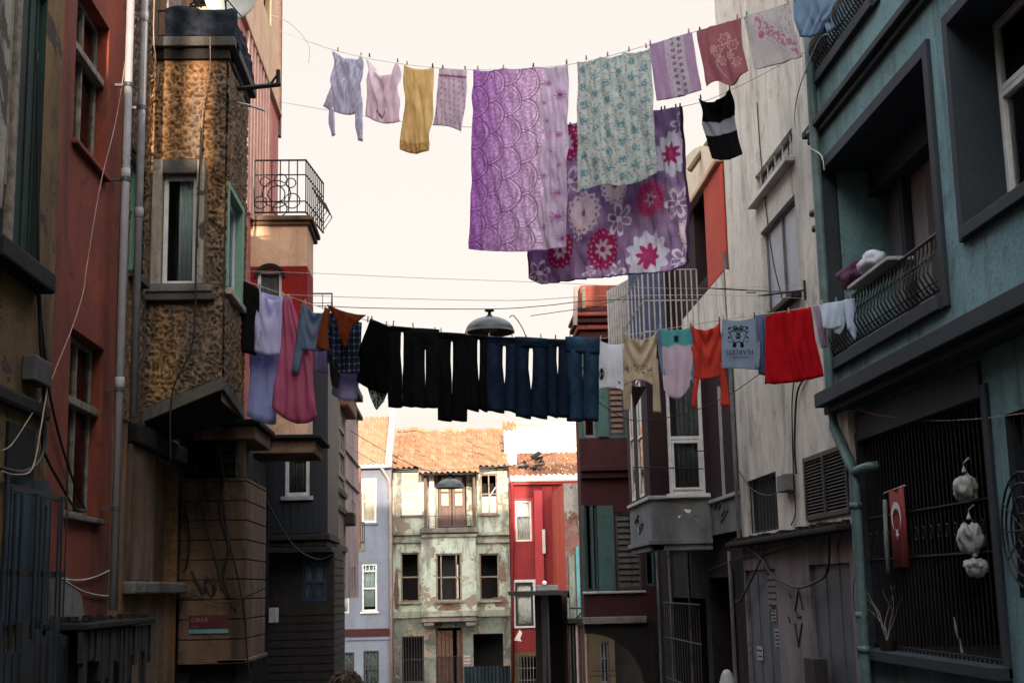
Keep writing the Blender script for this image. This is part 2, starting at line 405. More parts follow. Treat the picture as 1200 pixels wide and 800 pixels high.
def tile_roof(mb, x0, x1, ye, ze, yr, zr, tw=.2, tl=.3, jit=.012, rug=0.0, pal=None, slope_mb=None):
    """pan-tiled slope rising away from the eave (ye, ze) to the ridge (yr, zr)"""
    pal = pal or [(.52, .27, .14), (.60, .33, .18), (.46, .22, .11), (.66, .40, .24)]
    L = math.hypot(yr - ye, zr - ze); nr = max(2, int(L / tl)); nt_ = max(2, int((x1 - x0) / tw))
    sy, sz = (yr - ye) / L, (zr - ze) / L; ny, nz = -sz, sy
    for r in range(nr):
        l0, l1 = r * L / nr - .03, (r + 1) * L / nr
        if r == 0: l0 -= .03
        for t in range(nt_):
            c = tuple(x * random.uniform(.94, 1.05) for x in random.choice(pal))
            j = random.uniform(-jit, jit); jl = random.uniform(-jit, jit) * 2
            if rug and (t == 0 or t >= nt_ - 1): jl += random.uniform(-rug, rug)
            lift = random.random() < .04 and .03 or 0
            prof = [(0, 0), (.12, .035), (.3, .06), (.48, .035), (.62, .0), (.8, -.012), (1.0, 0)]
            xs = x0 + (x1 - x0) * t / nt_; w = (x1 - x0) / nt_
            for (p, h0), (q, h1) in zip(prof, prof[1:]):
                def pt(fr_, h, l, up): return (xs + w * fr_ + j * .3, ye + sy * (l + jl) + ny * (h + up), ze + sz * (l + jl) + nz * (h + up))
                mb.poly([pt(p, h0, l0, .03 + j + lift), pt(q, h1, l0, .03 + j + lift), pt(q, h1, l1, .0 + j), pt(p, h0, l1, .0 + j)], c=c)
                mb.poly([pt(p, h0, l0, -.01), pt(q, h1, l0, -.01), pt(q, h1, l0, .03 + j + lift), pt(p, h0, l0, .03 + j + lift)], c=c)
def U(fr, px, py, d=0): return fr.uv(px, py, d)[0]
def V(fr, px, py, d=0): return fr.uv(px, py, d)[1]
def HR(fr, l, r, t, b, d=0):
    u = sorted((U(fr, *l, d), U(fr, *r, d))); v = sorted((V(fr, *t, d), V(fr, *b, d)))
    return (u[0], u[1], v[0], v[1])
BASE = -4.5

# ================================================================= setting
g = MB(); ys = [-300, -60, 0] + [i * 10 for i in range(1, 9)] + [120, 300, 700]
def gz(y): return 0 if y <= 0 else -.065 * min(y, 80)
for a, b in zip(ys, ys[1:]):
    for x0, x1 in ((-400, -30), (-30, 30), (30, 400)):
        g.poly([(x0, a, gz(a)), (x1, a, gz(a)), (x1, b, gz(b)), (x0, b, gz(b))])
tag(g.build('ground', 'asphalt'), kind='structure')
g = MB()
for a, b in zip(ys[1:], ys[2:]):
    if a >= 50: break
    b = min(b, 48)
    g.poly([(-2.3, a, gz(a) + .004), (3.6, a, gz(a) + .004), (3.6, b, gz(b) + .004), (-2.3, b, gz(b) + .004)])
simple('cobble', (.06, .055, .05), .85, var=.4, vscale=20, bump=.8, bscale=9)
tag(g.build('road', 'cobble'), kind='structure')

# ================================================================= LEFT ROW
# ---- ochre house at the left edge
fl = FL(-3.0)
ub = U(fl, 61, 400)                      # boundary ochre / red
t = thing('old_house', 'ochre house with peeling plaster and dark green shutters at the left edge', 'house', (-3, 9.4, 0))
mb = MB()
hg = HR(fl, (14, 150), (50, 150), (30, -40), (46, 322))
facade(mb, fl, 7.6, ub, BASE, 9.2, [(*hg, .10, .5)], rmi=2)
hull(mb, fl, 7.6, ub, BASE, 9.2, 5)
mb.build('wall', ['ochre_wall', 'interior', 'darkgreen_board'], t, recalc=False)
s = MB(); s.box(fl, hg[0], hg[1], hg[2], hg[3], -.085, -.05); 
for k in range(4): 
    uu = hg[0] + (hg[1] - hg[0]) * (k + .5) / 4; s.box(fl, uu - .012, uu + .012, hg[2] + .05, hg[3], -.05, -.038)
s.build('shutter', 'darkgreen_board', t, bevel=.004)
s = MB(); s.box(fl, hg[0] - .1, hg[0] - .02, hg[2], 9.1, -.01, .05); s.box(fl, hg[0] - .22, hg[0] - .14, hg[2] + .4, 9.1, -.01, .03); s.build('jamb', 'aged_frame', t, bevel=.01)
s = MB(); s.box(fl, 7.7, hg[0] - .24, hg[2] + .2, 9.1, -.01, .045); s.build('peeled_strip', 'peel_white', t, bevel=.015)
s = MB(); s.box(fl, hg[0] - .5, hg[1] + .02, hg[2] - .16, hg[2] - .01, -.01, .14); s.build('ledge', 'soot', t, bevel=.02)
s = MB(); zb = V(fl, 40, 470); s.box(fl, 8.0, ub - .14, zb - .12, zb, -.01, .06); s.build('ledge', 'soot', t, bevel=.03)
q = HR(fl, (25, 440), (45, 440), (25, 415), (45, 455)); s = MB(); s.box(fl, q[0], q[1], q[2], q[3], 0, .10); s.build('meter_box', 'iron_grey', t, bevel=.01)
q = HR(fl, (6, 520), (38, 520), (20, 498), (20, 560)); s = MB(); s.box(fl, q[0], q[1], q[2], q[3], -.003, .02); s.build('boarded_hatch', 'soot', t)
q = HR(fl, (2, 640), (52, 640), (30, 560), (30, 730)); s = MB(); s.box(fl, q[0], q[1], q[2], q[3], .002, .03); s.build('boarding', 'blue_peel', t)
# barred fence in front of it
t = thing('steel_fence', 'dark blue steel bar fence over peeling boards at bottom left corner', 'fence', (-2.8, 9.5, -.6))
ff = FL(-2.8); s = MB()
z0, z1 = -.9, V(ff, 40, 568)
for i in range(18):
    if i in (3, 8, 9, 14): continue
    s.tube([ff.P(8.3 + i * .105 + random.uniform(-.03, .03), z0, .02 + random.uniform(-.02, .02)), ff.P(8.3 + i * .105 + random.uniform(-.03, .03), z1 + random.uniform(-.14, .03), .02)], random.choice((.006, .009, .014)), 6)
s.build('bars', 'blue_metal', t)
s = MB()
for z in (z1 - .05, V(ff, 40, 672)): s.box(ff, 8.2, 10.12, z - .02, z + .02, -.01, .01)
s.build('rail', 'iron', t)
s = MB()
for i in range(16):
    u = 8.2 + i * .12 + random.uniform(-.02, .02); s.box(ff, u, u + random.uniform(.07, .13), -.9, V(ff, 40, 735) + random.uniform(-.16, .10), .05 + .003 * (i % 3), .066 + random.uniform(0, .03))
s.build('boards', 'blue_dark', t)

# ---- red house
ue = U(fl, 138, 300)
t = thing('red_house', 'rust red house with two tall weathered windows and ochre neighbour', 'house', (-3, 11.2, 0))
w1 = HR(fl, (86, 140), (125, 140), (127, 32), (123, 207)); w2 = HR(fl, (80, 480), (120, 480), (120, 408), (120, 609))
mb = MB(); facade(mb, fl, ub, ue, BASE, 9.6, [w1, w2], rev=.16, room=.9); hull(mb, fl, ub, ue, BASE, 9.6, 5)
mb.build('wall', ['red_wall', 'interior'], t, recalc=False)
for k, w in enumerate((w1, w2)):
    o = window(t, fl, w, d=-.10, mat='aged_frame', w=.045, rails=(.62,), mulls=(.5,), curtain=[(0.05, .5, .05, .6)] if k == 0 else None, cmat='curtain_white')
    s = MB(); zz = w[2] + (w[3] - w[2]) * .62; s.box(fl, w[0], w[1], zz - .035, zz + .035, -.1, -.03); s.build('transom', 'aged_frame', o, bevel=.01)
    s = MB(); s.box(fl, w[0] - .03, w[1] + .03, w[2] - .05, w[2] - .002, -.04, .05); s.build('sill', 'ledge' if k else 'red_wall', o, bevel=.012)
zp = V(fl, 100, 680)
s = MB(); s.poly([fl.P(ub, BASE, .012), fl.P(ub + 1.15, BASE, .012), fl.P(ub + 1.2, zp - .5, .012), fl.P(ub + 1.0, zp - .12, .012), fl.P(ub + .55, zp + .02, .012), fl.P(ub, zp, .012)]); s.build('plinth_plaster', 'lowgrey', t, recalc=False, solid=.02)
s = MB(); s.poly([fl.P(ub + 1.16, BASE, .01), fl.P(ue, BASE, .01), fl.P(ue, zp - .35, .01), fl.P(ub + 1.2, zp - .48, .01)]); s.build('sooty_plinth', 'soot', t, recalc=False, solid=.018)
for q in ((64, 676, 128, 668, 8), (64, 672, 130, 698, 10)):
    a = fl.at(q[0], q[1], .02); b = fl.at(q[2], q[3], .02); pts = [a.lerp(b, k / 8) - Vector((0, 0, .05 * math.sin(PI * k / 8))) for k in range(9)]
    s = MB(); s.tube(pts, .008, 5); s.build('conduit', 'wire_grey', t)
# dark canopy box at its foot
t = thing('awning_box', 'black sooty sheet metal box canopy littered on top below the drainpipes', 'canopy', (-2.8, 12, 0))
fq = FL(-2.62); q = HR(fq, (98, 760), (178, 760), (120, 728), (120, 800))
s = MB(); s.box(fq, q[0], q[1], q[3] - .05, q[3], -.38, .03); s.box(fq, q[0] + .02, q[1] - .02, q[2] - .3, q[3] - .052, -.38, -.16); s.build('shell', 'soot', t, bevel=.012)
s = MB(); uu = q[0] + .01
while uu < q[1] - .05:
    ww = random.uniform(.03, .12); s.box(fq, uu, min(uu + ww, q[1] - .01), q[3] - random.uniform(.22, .6), q[3] - .06, -.03 + random.uniform(-.02, .02), -.015 + random.uniform(0, .02)); uu += ww + random.uniform(.005, .04)
s.build('hanging_strips', 'timber_dark', t)
s = MB()
for k in range(34):
    u = random.uniform(q[0], q[1]); dd = random.uniform(-.34, -.03); s.box(fq, u, u + random.uniform(.04, .14), q[3] + .001, q[3] + random.uniform(.012, .05), dd, dd + random.uniform(.02, .06))
tag(s.build('debris', 'soot', t), kind='stuff')

# drainpipes
def downpipe(name, label, x, y, z0, z1, r, mat, clips, shift=0.0, elbow=None, collar=()):
    t = thing(name, label, 'drainpipe', (x, y, z0))
    s = MB(); pts = [(x, y, z0), (x + shift * .5, y, (z0 + z1) / 2), (x + shift, y, z1)]
    if elbow: pts = elbow + pts
    s.tube(pts, r, 14); s.build('pipe', mat, t, smooth=True)
    for z in clips:
        s = MB(); s.tube([(x, y, z - .018), (x, y, z + .018)], r * 1.25, 12); s.box(FL(x), y - .012, y + .012, z - .012, z + .012, -.16 if x < 0 else -.03, .03 if x < 0 else .16); s.build('clip', 'iron_grey', t)
    for z in collar:
        s = MB(); s.tube([(x, y, z - .05), (x, y, z - .045), (x, y, z + .045), (x, y, z + .05)], [r * 1.02, r * 1.2, r * 1.2, r * 1.02], 14); s.build('collar', mat, t, smooth=True)
    return t
fp = FL(-2.88)
y1_ = U(fp, 143, 350); downpipe('drainpipe', 'long grey drainpipe on the red house, reaching lower than the other', -2.88, y1_, V(fp, 140, 714), 9.5, .036, 'pvc_pipe',
    [V(fp, 144, 90), V(fp, 143, 205), V(fp, 141, 457), V(fp, 140, 597)], collar=[V(fp, 144, 200), V(fp, 141, 449)])
y2_ = U(fp, 160, 350); downpipe('drainpipe', 'shorter grey drainpipe ending open above the ochre pilaster', -2.88, y2_, V(fp, 157, 490), 9.5, .037, 'pvc_dark',
    [V(fp, 162, 120)], collar=[V(fp, 166, 15), V(fp, 159, 245)])

# ---- brown rough-cast house with bay
t = thing('brown_house', 'brown house with worm textured plaster bay window and dark slab edge', 'house', (-3, 13.4, 0))
fb = FF(13.4); yb = 13.4
xo = fb.uv(262, 300)[0]
fs = FL(xo)
ys_end = U(fs, 285, 400)
Y215 = 15.25
q = HR(fl, (150, 300), (163, 300), (155, 180), (155, 322))
rc = HR(fl, (181, 600), (214, 600), (185, 538), (200, 684))
mb = MB(); facade(mb, fl, ue, yb, BASE, 9.4, [(*q, .12, .5)], rmi=3)
facade(mb, fl, yb, Y215, BASE, V(fb, 170, 495), [(rc[0], rc[1], rc[2], rc[3], .12, .03)], rmi=0, ri=4)
hull(mb, fl, ue, Y215, BASE, 9.4, 5)
# upper wall above terrace
facade(mb, fl, yb, 15.6, V(fb, 200, 47), 9.4)
# bay: front (polygon with sloping foot), side
zt = V(fb, 200, 60); zbL = V(fb, 175, 493); zbR = V(fb, 262, 455)
wf = HR(fb, (190, 270), (230, 270), (210, 205), (210, 333))
facade(mb, fb, -3.0, xo, zbR, zt, [(*wf, .10, .45)])
mb.poly([fb.P(-3, zbL), fb.P(xo, zbR), fb.P(-3, zbR)])
ws = HR(fs, (265, 290), (281, 290), (272, 232), (272, 348))
facade(mb, fs, yb, ys_end, V(fs, 284, 490), zt, [(*ws, .10, .4)], rmi=3)
zz = V(fs, 284, 490)
mb.poly([(-3, yb, zbL), (xo, yb, zbR), (xo, ys_end, zz), (-3, ys_end, zbL - .05)], 2)
mb.poly([(xo, ys_end, zz), (xo, ys_end, zt), (-3, ys_end, zt), (-3, ys_end, zbL)], 0)
mb.poly([(-3, yb, zt), (xo, yb, zt), (xo, ys_end, zt), (-3, ys_end, zt)], 2)
mb.build('wall', ['brown_wall', 'interior', 'soot', 'green_reveal', 'peach_dirty'], t, recalc=False)
window(t, fl, q, d=-.07, mat='green_reveal', w=.05, rails=(.6,), sill=.10, smat='bay_molding')
window(t, fb, wf, d=-.05, mat='white_frame', w=.045, curtain=[(.42, .88, .02, 1)], cmat='curtain', sill=None, surround=None)
s = MB(); so = .10
s.box(fb, wf[0] - so, wf[0] - .002, wf[2] - .03, wf[3] + .15, -.01, .055); s.build('window_jamb', 'peel_white', t, bevel=.01)
s = MB(); s.box(fb, wf[1] + .002, wf[1] + so - .02, wf[2] - .03, wf[3] + .15, -.01, .055); s.build('window_jamb', 'peel_white', t, bevel=.01)
s = MB(); s.box(fb, wf[0], wf[1], wf[3] + .002, wf[3] + .15, -.01, .05); s.build('window_head', 'bay_molding', t, bevel=.01)
s = MB(); s.box(fb, wf[0] - .14, wf[1] + .18, wf[2] - .10, wf[2] - .035, -.01, .12); s.box(fb, wf[0] - .1, wf[1] + .12, wf[2] - .034, wf[2] - .003, -.01, .07); s.build('sill', 'ledge', t, bevel=.01)
s = MB(); s.box(fb, -3.0, wf[1] + .2, wf[2] - .18, wf[2] - .10, -.005, .10); s.build('moulding', 'bay_molding', t, bevel=.012)
window(t, fs, ws, d=-.05, mat='white_frame', w=.05, sill=.07, smat='peel_white', surround=.07, sumat='green_reveal')
# thrown render: a real lumpy coat on the bay and the wall beside it
def lumpy(fr, u0, u1, v0f, v1, holes, step=.016, seed=0):
    s = MB(); nu = int((u1 - u0) / step); rows = {}
    vmin = min(v0f(u0), v0f(u1)); nv = int((v1 - vmin) / step)
    for i in range(nu + 1):
        u = u0 + (u1 - u0) * i / nu
        for j in range(nv + 1):
            v = vmin + (v1 - vmin) * j / nv
            if v < v0f(u) or any(h[0] < u < h[1] and h[2] < v < h[3] for h in holes): continue
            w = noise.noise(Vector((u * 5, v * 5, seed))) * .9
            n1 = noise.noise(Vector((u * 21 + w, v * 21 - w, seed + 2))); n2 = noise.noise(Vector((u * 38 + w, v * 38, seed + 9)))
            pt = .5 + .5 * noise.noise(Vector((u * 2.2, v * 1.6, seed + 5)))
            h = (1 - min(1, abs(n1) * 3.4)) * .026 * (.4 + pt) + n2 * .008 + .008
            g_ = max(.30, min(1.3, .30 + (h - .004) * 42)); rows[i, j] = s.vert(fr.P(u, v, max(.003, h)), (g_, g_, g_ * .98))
    for i in range(nu):
        for j in range(nv):
            k = [(i, j), (i + 1, j), (i + 1, j + 1), (i, j + 1)]
            if all(q_ in rows for q_ in k): s.f.append([rows[q_] for q_ in k]); s.m.append(0)
    return s.build('rough_render', 'brown_lumps', t, recalc=False, smooth=True)
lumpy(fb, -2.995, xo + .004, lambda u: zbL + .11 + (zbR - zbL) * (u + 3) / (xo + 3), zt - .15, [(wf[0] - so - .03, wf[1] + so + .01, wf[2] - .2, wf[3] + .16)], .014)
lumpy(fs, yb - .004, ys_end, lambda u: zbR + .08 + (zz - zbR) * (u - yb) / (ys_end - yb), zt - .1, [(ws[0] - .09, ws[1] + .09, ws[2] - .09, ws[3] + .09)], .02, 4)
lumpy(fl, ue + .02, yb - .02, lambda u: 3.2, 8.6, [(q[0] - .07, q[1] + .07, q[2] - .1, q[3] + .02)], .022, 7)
# slab edges
zf0, zf1 = V(fb, 200, 58), V(fb, 200, 47)
s = MB(); s.box(fb, -2.98, xo + .10, zf0, zf1, -.2, .10); s.box(fb, -2.95, xo + .04, zf0 - .12, zf0 - .002, -.2, .04, mi=1)
s.box(fs, yb, ys_end + .1, zf0 + .001, zf1 - .001, -.3, .10); s.box(fs, yb, ys_end + .05, zf0 - .119, zf0 - .003, -.3, .04, mi=1)
s.build('cornice', ['bay_molding', 'soot'], t, bevel=.01)
s = MB(); s.box(fb, -3.0, xo + .02, zbL - .02, zbL + .11, -.01, .03, slant=(zbR - zbL) / (xo + 3.0)); s.build('bay_foot', 'bay_molding', t, bevel=.01)
s = MB(); s.box(fs, yb, ys_end, zbR - .02, zbR + .09, -.01, .028, slant=(zz - zbR) / (ys_end - yb)); s.build('bay_foot', 'bay_molding', t, bevel=.01)
# ground part: pilaster, dark recess, ledge
p = HR(fl, (147, 600), (165, 600), (155, 522), (160, 681)); s = MB(); s.box(fl, p[0], p[1], p[2], p[3], -.01, .05); s.build('pilaster', 'peach_dirty', t, bevel=.015)
p2 = HR(fl, (166, 600), (176, 600), (165, 525), (166, 681)); s = MB(); s.box(fl, p2[0], p2[1], p2[2], p2[3], -.01, .02); s.build('pilaster', 'brick_brown', t, bevel=.015)
s = MB(); s.box(fl, p[0] - .05, Y215, p[2] - .12, p[2] - .002, -.01, .12); s.build('ledge', 'ledge', t, bevel=.02)
s = MB(); s.box(fl, p[0], Y215, p[3] + .0, p[3] + .2, -.01, .10); s.build('beam', 'soot', t, bevel=.03)
# cracks of hanging cable on this wall
t2 = thing('terrace_rail', 'low terrace rail on the brown bay roof behind the dark tarpaulin', 'railing', (-2.6, 13.4, zf1))
s = MB(); zr = V(fb, 220, 12)
for (a, b) in (((-2.95, 13.42), (xo + .02, 13.42)), ((xo + .02, 13.42), (xo + .02, ys_end))): railing(s, (a, b), zf1 + .05, zr, 8, .008)
s.build('rails', 'iron', t2)
# tarpaulin
tb = MB(); n = 40; mrow = 14; x0_, x1_ = -2.86, xo + .04
idx = {}
path = [(x0_, 13.36)] + [(x1_, 13.36)] + [(x1_ + .02, ys_end)]
def on_path(s_):
    L0 = x1_ - x0_; L1 = ys_end - 13.36; d_ = s_ * (L0 + L1)
    return (x0_ + d_, 13.36, 0, -1) if d_ < L0 else (x1_ + .02, 13.36 + d_ - L0, 1, 0)
for i in range(n + 1):
    for j in range(mrow + 1):
        x, y, nx_, ny_ = on_path(i / n); w = j / mrow
        dd = .012 * math.sin(i * .9 + w * 3) + .03 * noise.noise(Vector((i * .35, j * .25, 2))) + .02 * w
        idx[i, j] = tb.vert((x + nx_ * dd, y + ny_ * dd, zr + .0 - (zr - zf1 - .01) * w + .03 * math.sin(i * .5) * (1 - w)))
for i in range(n):
    for j in range(mrow): tb.f.append([idx[i, j], idx[i + 1, j], idx[i + 1, j + 1], idx[i, j + 1]]); tb.m.append(0)
o = tb.build('tarpaulin', 'tarp', recalc=False, solid=.006, smooth=True); tag(o, 'dark creased tarpaulin hung over the terrace rail of the brown bay', 'tarpaulin')
# bracket beam & thin rod
fz = FF(14.0)
t = thing('steel_bracket', 'rusty steel bracket sticking out from the brown house toward the sky', 'bracket', fz.at(262, 104))
s = MB(); a, b = fz.at(262, 106), fz.at(329, 99); s.tube([a, b], .028, 4); s.build('beam', 'timber_dark', t)
s = MB(); s.tube([fz.at(326, 99), fz.at(326, 82)], .022, 4); s.tube([fz.at(316, 100), fz.at(325, 88)], .014, 4); s.build('stay', 'iron', t)
o = MB(); o.tube([fz.at(262, 117), fz.at(290, 123), fz.at(311, 130)], .014, 8); tag(o.build('pale_rod', 'pvc_pipe'), 'thin pale pipe jutting out below the rusty bracket', 'pipe')
# satellite dish
t = thing('satellite_dish', 'grey round satellite dish on the brown bay roof', 'satellite dish', fz.at(272, 0))
c = fz.at(272, -4); s = MB(); rr = .285
ax = Vector((-.05, -.9, -.12)).normalized()
s.lathe(c, [(.001, .0), (rr * .35, .012), (rr * .7, .045), (rr, .09), (rr * 1.01, .085), (rr * .7, .035), (rr * .35, .0), (.001, -.012)], 32, axis=ax); s.build('reflector', 'dish', t, smooth=True)
s = MB(); f_ = c + ax * .34 + Vector((0, 0, -.12)); s.tube([c + Vector((-.05, 0, -.28)), f_], .010, 6); s.tube([c + Vector((.12, -.03, -.26)), f_], .007, 6); s.build('feed_arm', 'iron', t)
s = MB(); s.tube([f_, f_ - ax * .07], .028, 10); s.build('receiver', 'dish', t)
s = MB(); s.tube([c - ax * .05, c + Vector((-.25, .25, -.15)), c + Vector((-.3, .3, -.7))], .022, 8); s.build('mast', 'iron', t)
t = thing('roof_chair', 'dark folded metal chair legs beside the satellite dish', 'chair', fz.at(240, 8))
s = MB()
for a_, b_ in (((222, 6), (246, -6)), ((228, 10), (240, -8)), ((232, -6), (250, 4)), ((224, -4), (236, 9)), ((222, 8), (250, 6))): s.tube([fz.at(*a_), fz.at(*b_)], .012, 5)
s.build('legs', 'iron', t); s = MB(); s.box(fz, *HR(fz, (222, 0), (252, 0), (230, -12), (230, -7)), -.3, 0); s.build('seat', 'aged_frame', t)
p = HR(fz, (181, 5), (207, 5), (190, -40), (190, 13)); s = MB(); s.box(fz, *p, -.25, 0); tag(s.build('chimney', 'pinkgrey_wall'), 'pale plastered chimney stub behind the tarpaulin corner', 'chimney')

# ---- peach / pink corner house with sign
t = thing('peach_house', 'peach and pink house with balcony bay and grooved sign wall', 'house', (-2.7, 17, 0))
fc = FF(15.4); xc = fc.uv(288, 650)[0]; fcs = FL(xc); yce = U(fcs, 311, 680)
z_c0 = V(fc, 250, 772); z_c1 = V(fc, 250, 560)
mb = MB()
z = z_c0
while z < z_c1 - .02:
    h = .215; mb.box(fc, -3.0, xc, z, min(z + h - .012, z_c1), -.25, 0); mb.box(fcs, 15.4 + .25, yce, z, min(z + h - .012, z_c1), -.25, -.001); z += h
mb.box(fc, -2.99, xc - .02, z_c0 + .02, z_c1, -.3, -.022); mb.box(fcs, 15.42, yce, z_c0 + .02, z_c1, -.3, -.02)
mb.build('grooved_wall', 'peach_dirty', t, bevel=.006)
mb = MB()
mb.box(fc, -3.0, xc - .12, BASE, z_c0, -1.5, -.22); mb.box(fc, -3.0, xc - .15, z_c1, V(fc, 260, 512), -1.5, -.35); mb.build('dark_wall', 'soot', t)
s = MB(); s.box(fc, -3.0, xc + .03, z_c0 - .05, z_c0 - .002, -.3, .04); s.box(fcs, 15.36, yce, z_c0 - .049, z_c0 - .003, -.3, .035); s.build('string_course', 'peach_dirty', t, bevel=.01)
s = MB(); z0 = V(fc, 250, 516); z1 = V(fc, 250, 500); s.box(fc, U(fc, 227, 505), xc + .1, z0, z1, -1.2, .08); s.build('cornice', 'peach_dirty', t, bevel=.015)
s = MB(); s.box(fc, U(fc, 227, 505), xc + .16, z1 + .002, z1 + .07, -1.2, .14); s.build('cornice_cap', 'soot', t, bevel=.02)
# post and corbel under the cornice
s = MB(); s.box(fc, xc - .1, xc - .02, z_c1, z0, -.1, -.0); s.build('post', 'peach_dirty', t, bevel=.01)
s = MB(); 
for k in range(6): s.box(fc, xc - .38 + k * .015, xc - .13 - k * .004, z0 - .13 * (k + 1), z0 - .13 * k - .004, -.3, -.02 - k * .035)
s.build('corbel', 'timber_dark', t, bevel=.012)
# upper wall on the street side
fu = FL(-2.75); yu = 15.5; yfar = U(fu, 327, 60); fbk = FF(18.7)
zsl = V(fbk, 320, 258); zcr = V(fu, 305, 80)
mb = MB()
wt = HR(fu, (309, 5), (318, 5), (312, -30), (312, 14))
facade(mb, fu, yu, yfar, 3.8, zcr, [], mi=0); facade(mb, fu, yu, yfar, zcr, 13.2, [(*wt, .1, .3)], mi=2); hull(mb, fu, yu, yfar, 3.8, 13.2, 5, mi=2)
mb.box(fu, yu + .01, yfar, BASE, 3.8, -2, -.15, mi=3)
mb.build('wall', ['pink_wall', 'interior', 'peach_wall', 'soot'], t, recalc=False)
for k in range(8):
    u = U(fu, 287, 100) + .02 + k * .30
    if u > yfar - .15: break
    s = MB(); s.box(fu, u, u + .13, zsl, zcr - .002, -.01, .045); s.build('pilaster', 'pink_pale', t, bevel=.01)
s = MB(); s.box(fu, yu, yfar, zcr, zcr + .07, -.01, .06); s.build('moulding', 'peach_wall', t, bevel=.012)
s = MB(); s.box(fu, yfar, yfar + .16, 9.0, 13.2, -.3, .03); s.build('brick_edge', 'brick_wall', t)
# balcony bay
xb = fbk.uv(360, 320)[0]; fbs = FL(xb); ybe = U(fbs, 367, 330)
zred = V(fbk, 330, 312); zrb = V(fbk, 330, 430); zbb = V(fbk, 330, 512)
aw = HR(fbk, (301, 360), (330, 360), (315, 316), (315, 405))
mb = MB()
facade(mb, fbk, -2.75, xb, zred, zsl, mi=0); facade(mb, fbs, 18.7, ybe, zred, zsl, mi=0)
facade(mb, fbk, -2.75, xb, zrb, zred, [(*aw, .1, .35)], mi=2); facade(mb, fbs, 18.7, ybe, zrb, zred, mi=2)
facade(mb, fbk, -2.75, xb, zbb, zrb, mi=0); facade(mb, fbs, 18.7, ybe, zbb, zrb, mi=0)
mb.poly([(-2.75, 18.7, zbb), (xb, 18.7, zbb), (xb, ybe, zbb), (-2.75, ybe, zbb)], 3)
mb.poly([(-2.75, ybe, zbb), (xb, ybe, zbb), (xb, ybe, zsl), (-2.75, ybe, zsl)], 0)
mb.build('bay', ['peach_wall', 'interior', 'crimson_wall', 'soot'], t, recalc=False)
window(t, fbk, aw, d=-.05, mat='white_frame', w=.045, curtain=[(0, 1, .0, 1)], cmat='curtain_dark')
s = MB(); cu = (aw[0] + aw[1]) / 2; ra = (aw[1] - aw[0]) / 2
for k in range(12):
    a0, a1 = PI * k / 12, PI * (k + 1) / 12
    s.poly([fbk.P(cu + ra * math.cos(a0), aw[3] - .12 + .15 * math.sin(a0), .004), fbk.P(cu + (ra + .05) * math.cos(a0), aw[3] - .12 + .21 * math.sin(a0), .004), fbk.P(cu + (ra + .05) * math.cos(a1), aw[3] - .12 + .21 * math.sin(a1), .004), fbk.P(cu + ra * math.cos(a1), aw[3] - .12 + .15 * math.sin(a1), .004)])
s.build('window_arch', 'soot', t, recalc=False, solid=.03)
s = MB(); s.box(fbk, -2.75, xb + .08, zsl - .02, zsl + .05, -1.1, .08); s.box(fbk, -2.75, xb + .04, zsl - .08, zsl - .022, -1.1, .04); s.build('balcony_slab', 'peach_dirty', t, bevel=.015)
z0, z1 = V(fbk, 330, 532), V(fbk, 330, 516); s = MB(); s.box(fbk, -2.75, xb + .12, z0, z1, -1.1, .12); s.build('bay_cornice', 'peach_dirty', t, bevel=.015)
s = MB(); s.box(fbk, -2.75, xb + .22, z1 + .002, z1 + .06, -1.2, .22); s.build('cornice_cap', 'soot', t, bevel=.02)
s = MB(); zr1 = V(fbk, 330, 189)
xa = -2.70; c1 = (xa, 18.66); c2 = (xb - .02, 18.66); c3 = (xb + .12, 19.8)
railing(s, (c1, c2), zsl + .10, zr1, 6, .009); railing(s, (c2, c3), zsl + .1, zr1, 9, .009)
for z in (.3, .75): 
    zz_ = zsl + (zr1 - zsl) * z; s.tube([(*c1, zz_), (*c2, zz_)], .010, 5); s.tube([(*c2, zz_), (*c3, zz_)], .010, 5)
cc = Vector((xa + .42 * (xb - xa), 18.64, zsl + (zr1 - zsl) * .42))
for (dx, dz, r_) in ((0, 0, .2), (0, 0, .12), (.22, -.1, .11), (-.22, -.12, .09), (.06, .2, .09), (.2, .16, .07), (-.16, .18, .07), (.05, -.22, .1)):
    s.tube([(cc.x + dx + r_ * math.cos(k * PI / 7), cc.y, cc.z + dz + r_ * math.sin(k * PI / 7)) for k in range(15)], .009, 5, cap=False)
for k in range(6):
    y_ = 18.8 + k * .17; s.tube([(xb + .02 + .13 * (y_ - 18.66), y_, zsl + .12), (xb + .14 + .12 * (y_ - 18.66), y_ + .02, zsl + .3), (xb + .03 + .13 * (y_ - 18.66), y_, zsl + .52)], .009, 5)
s.build('balcony_railing', 'iron', t)
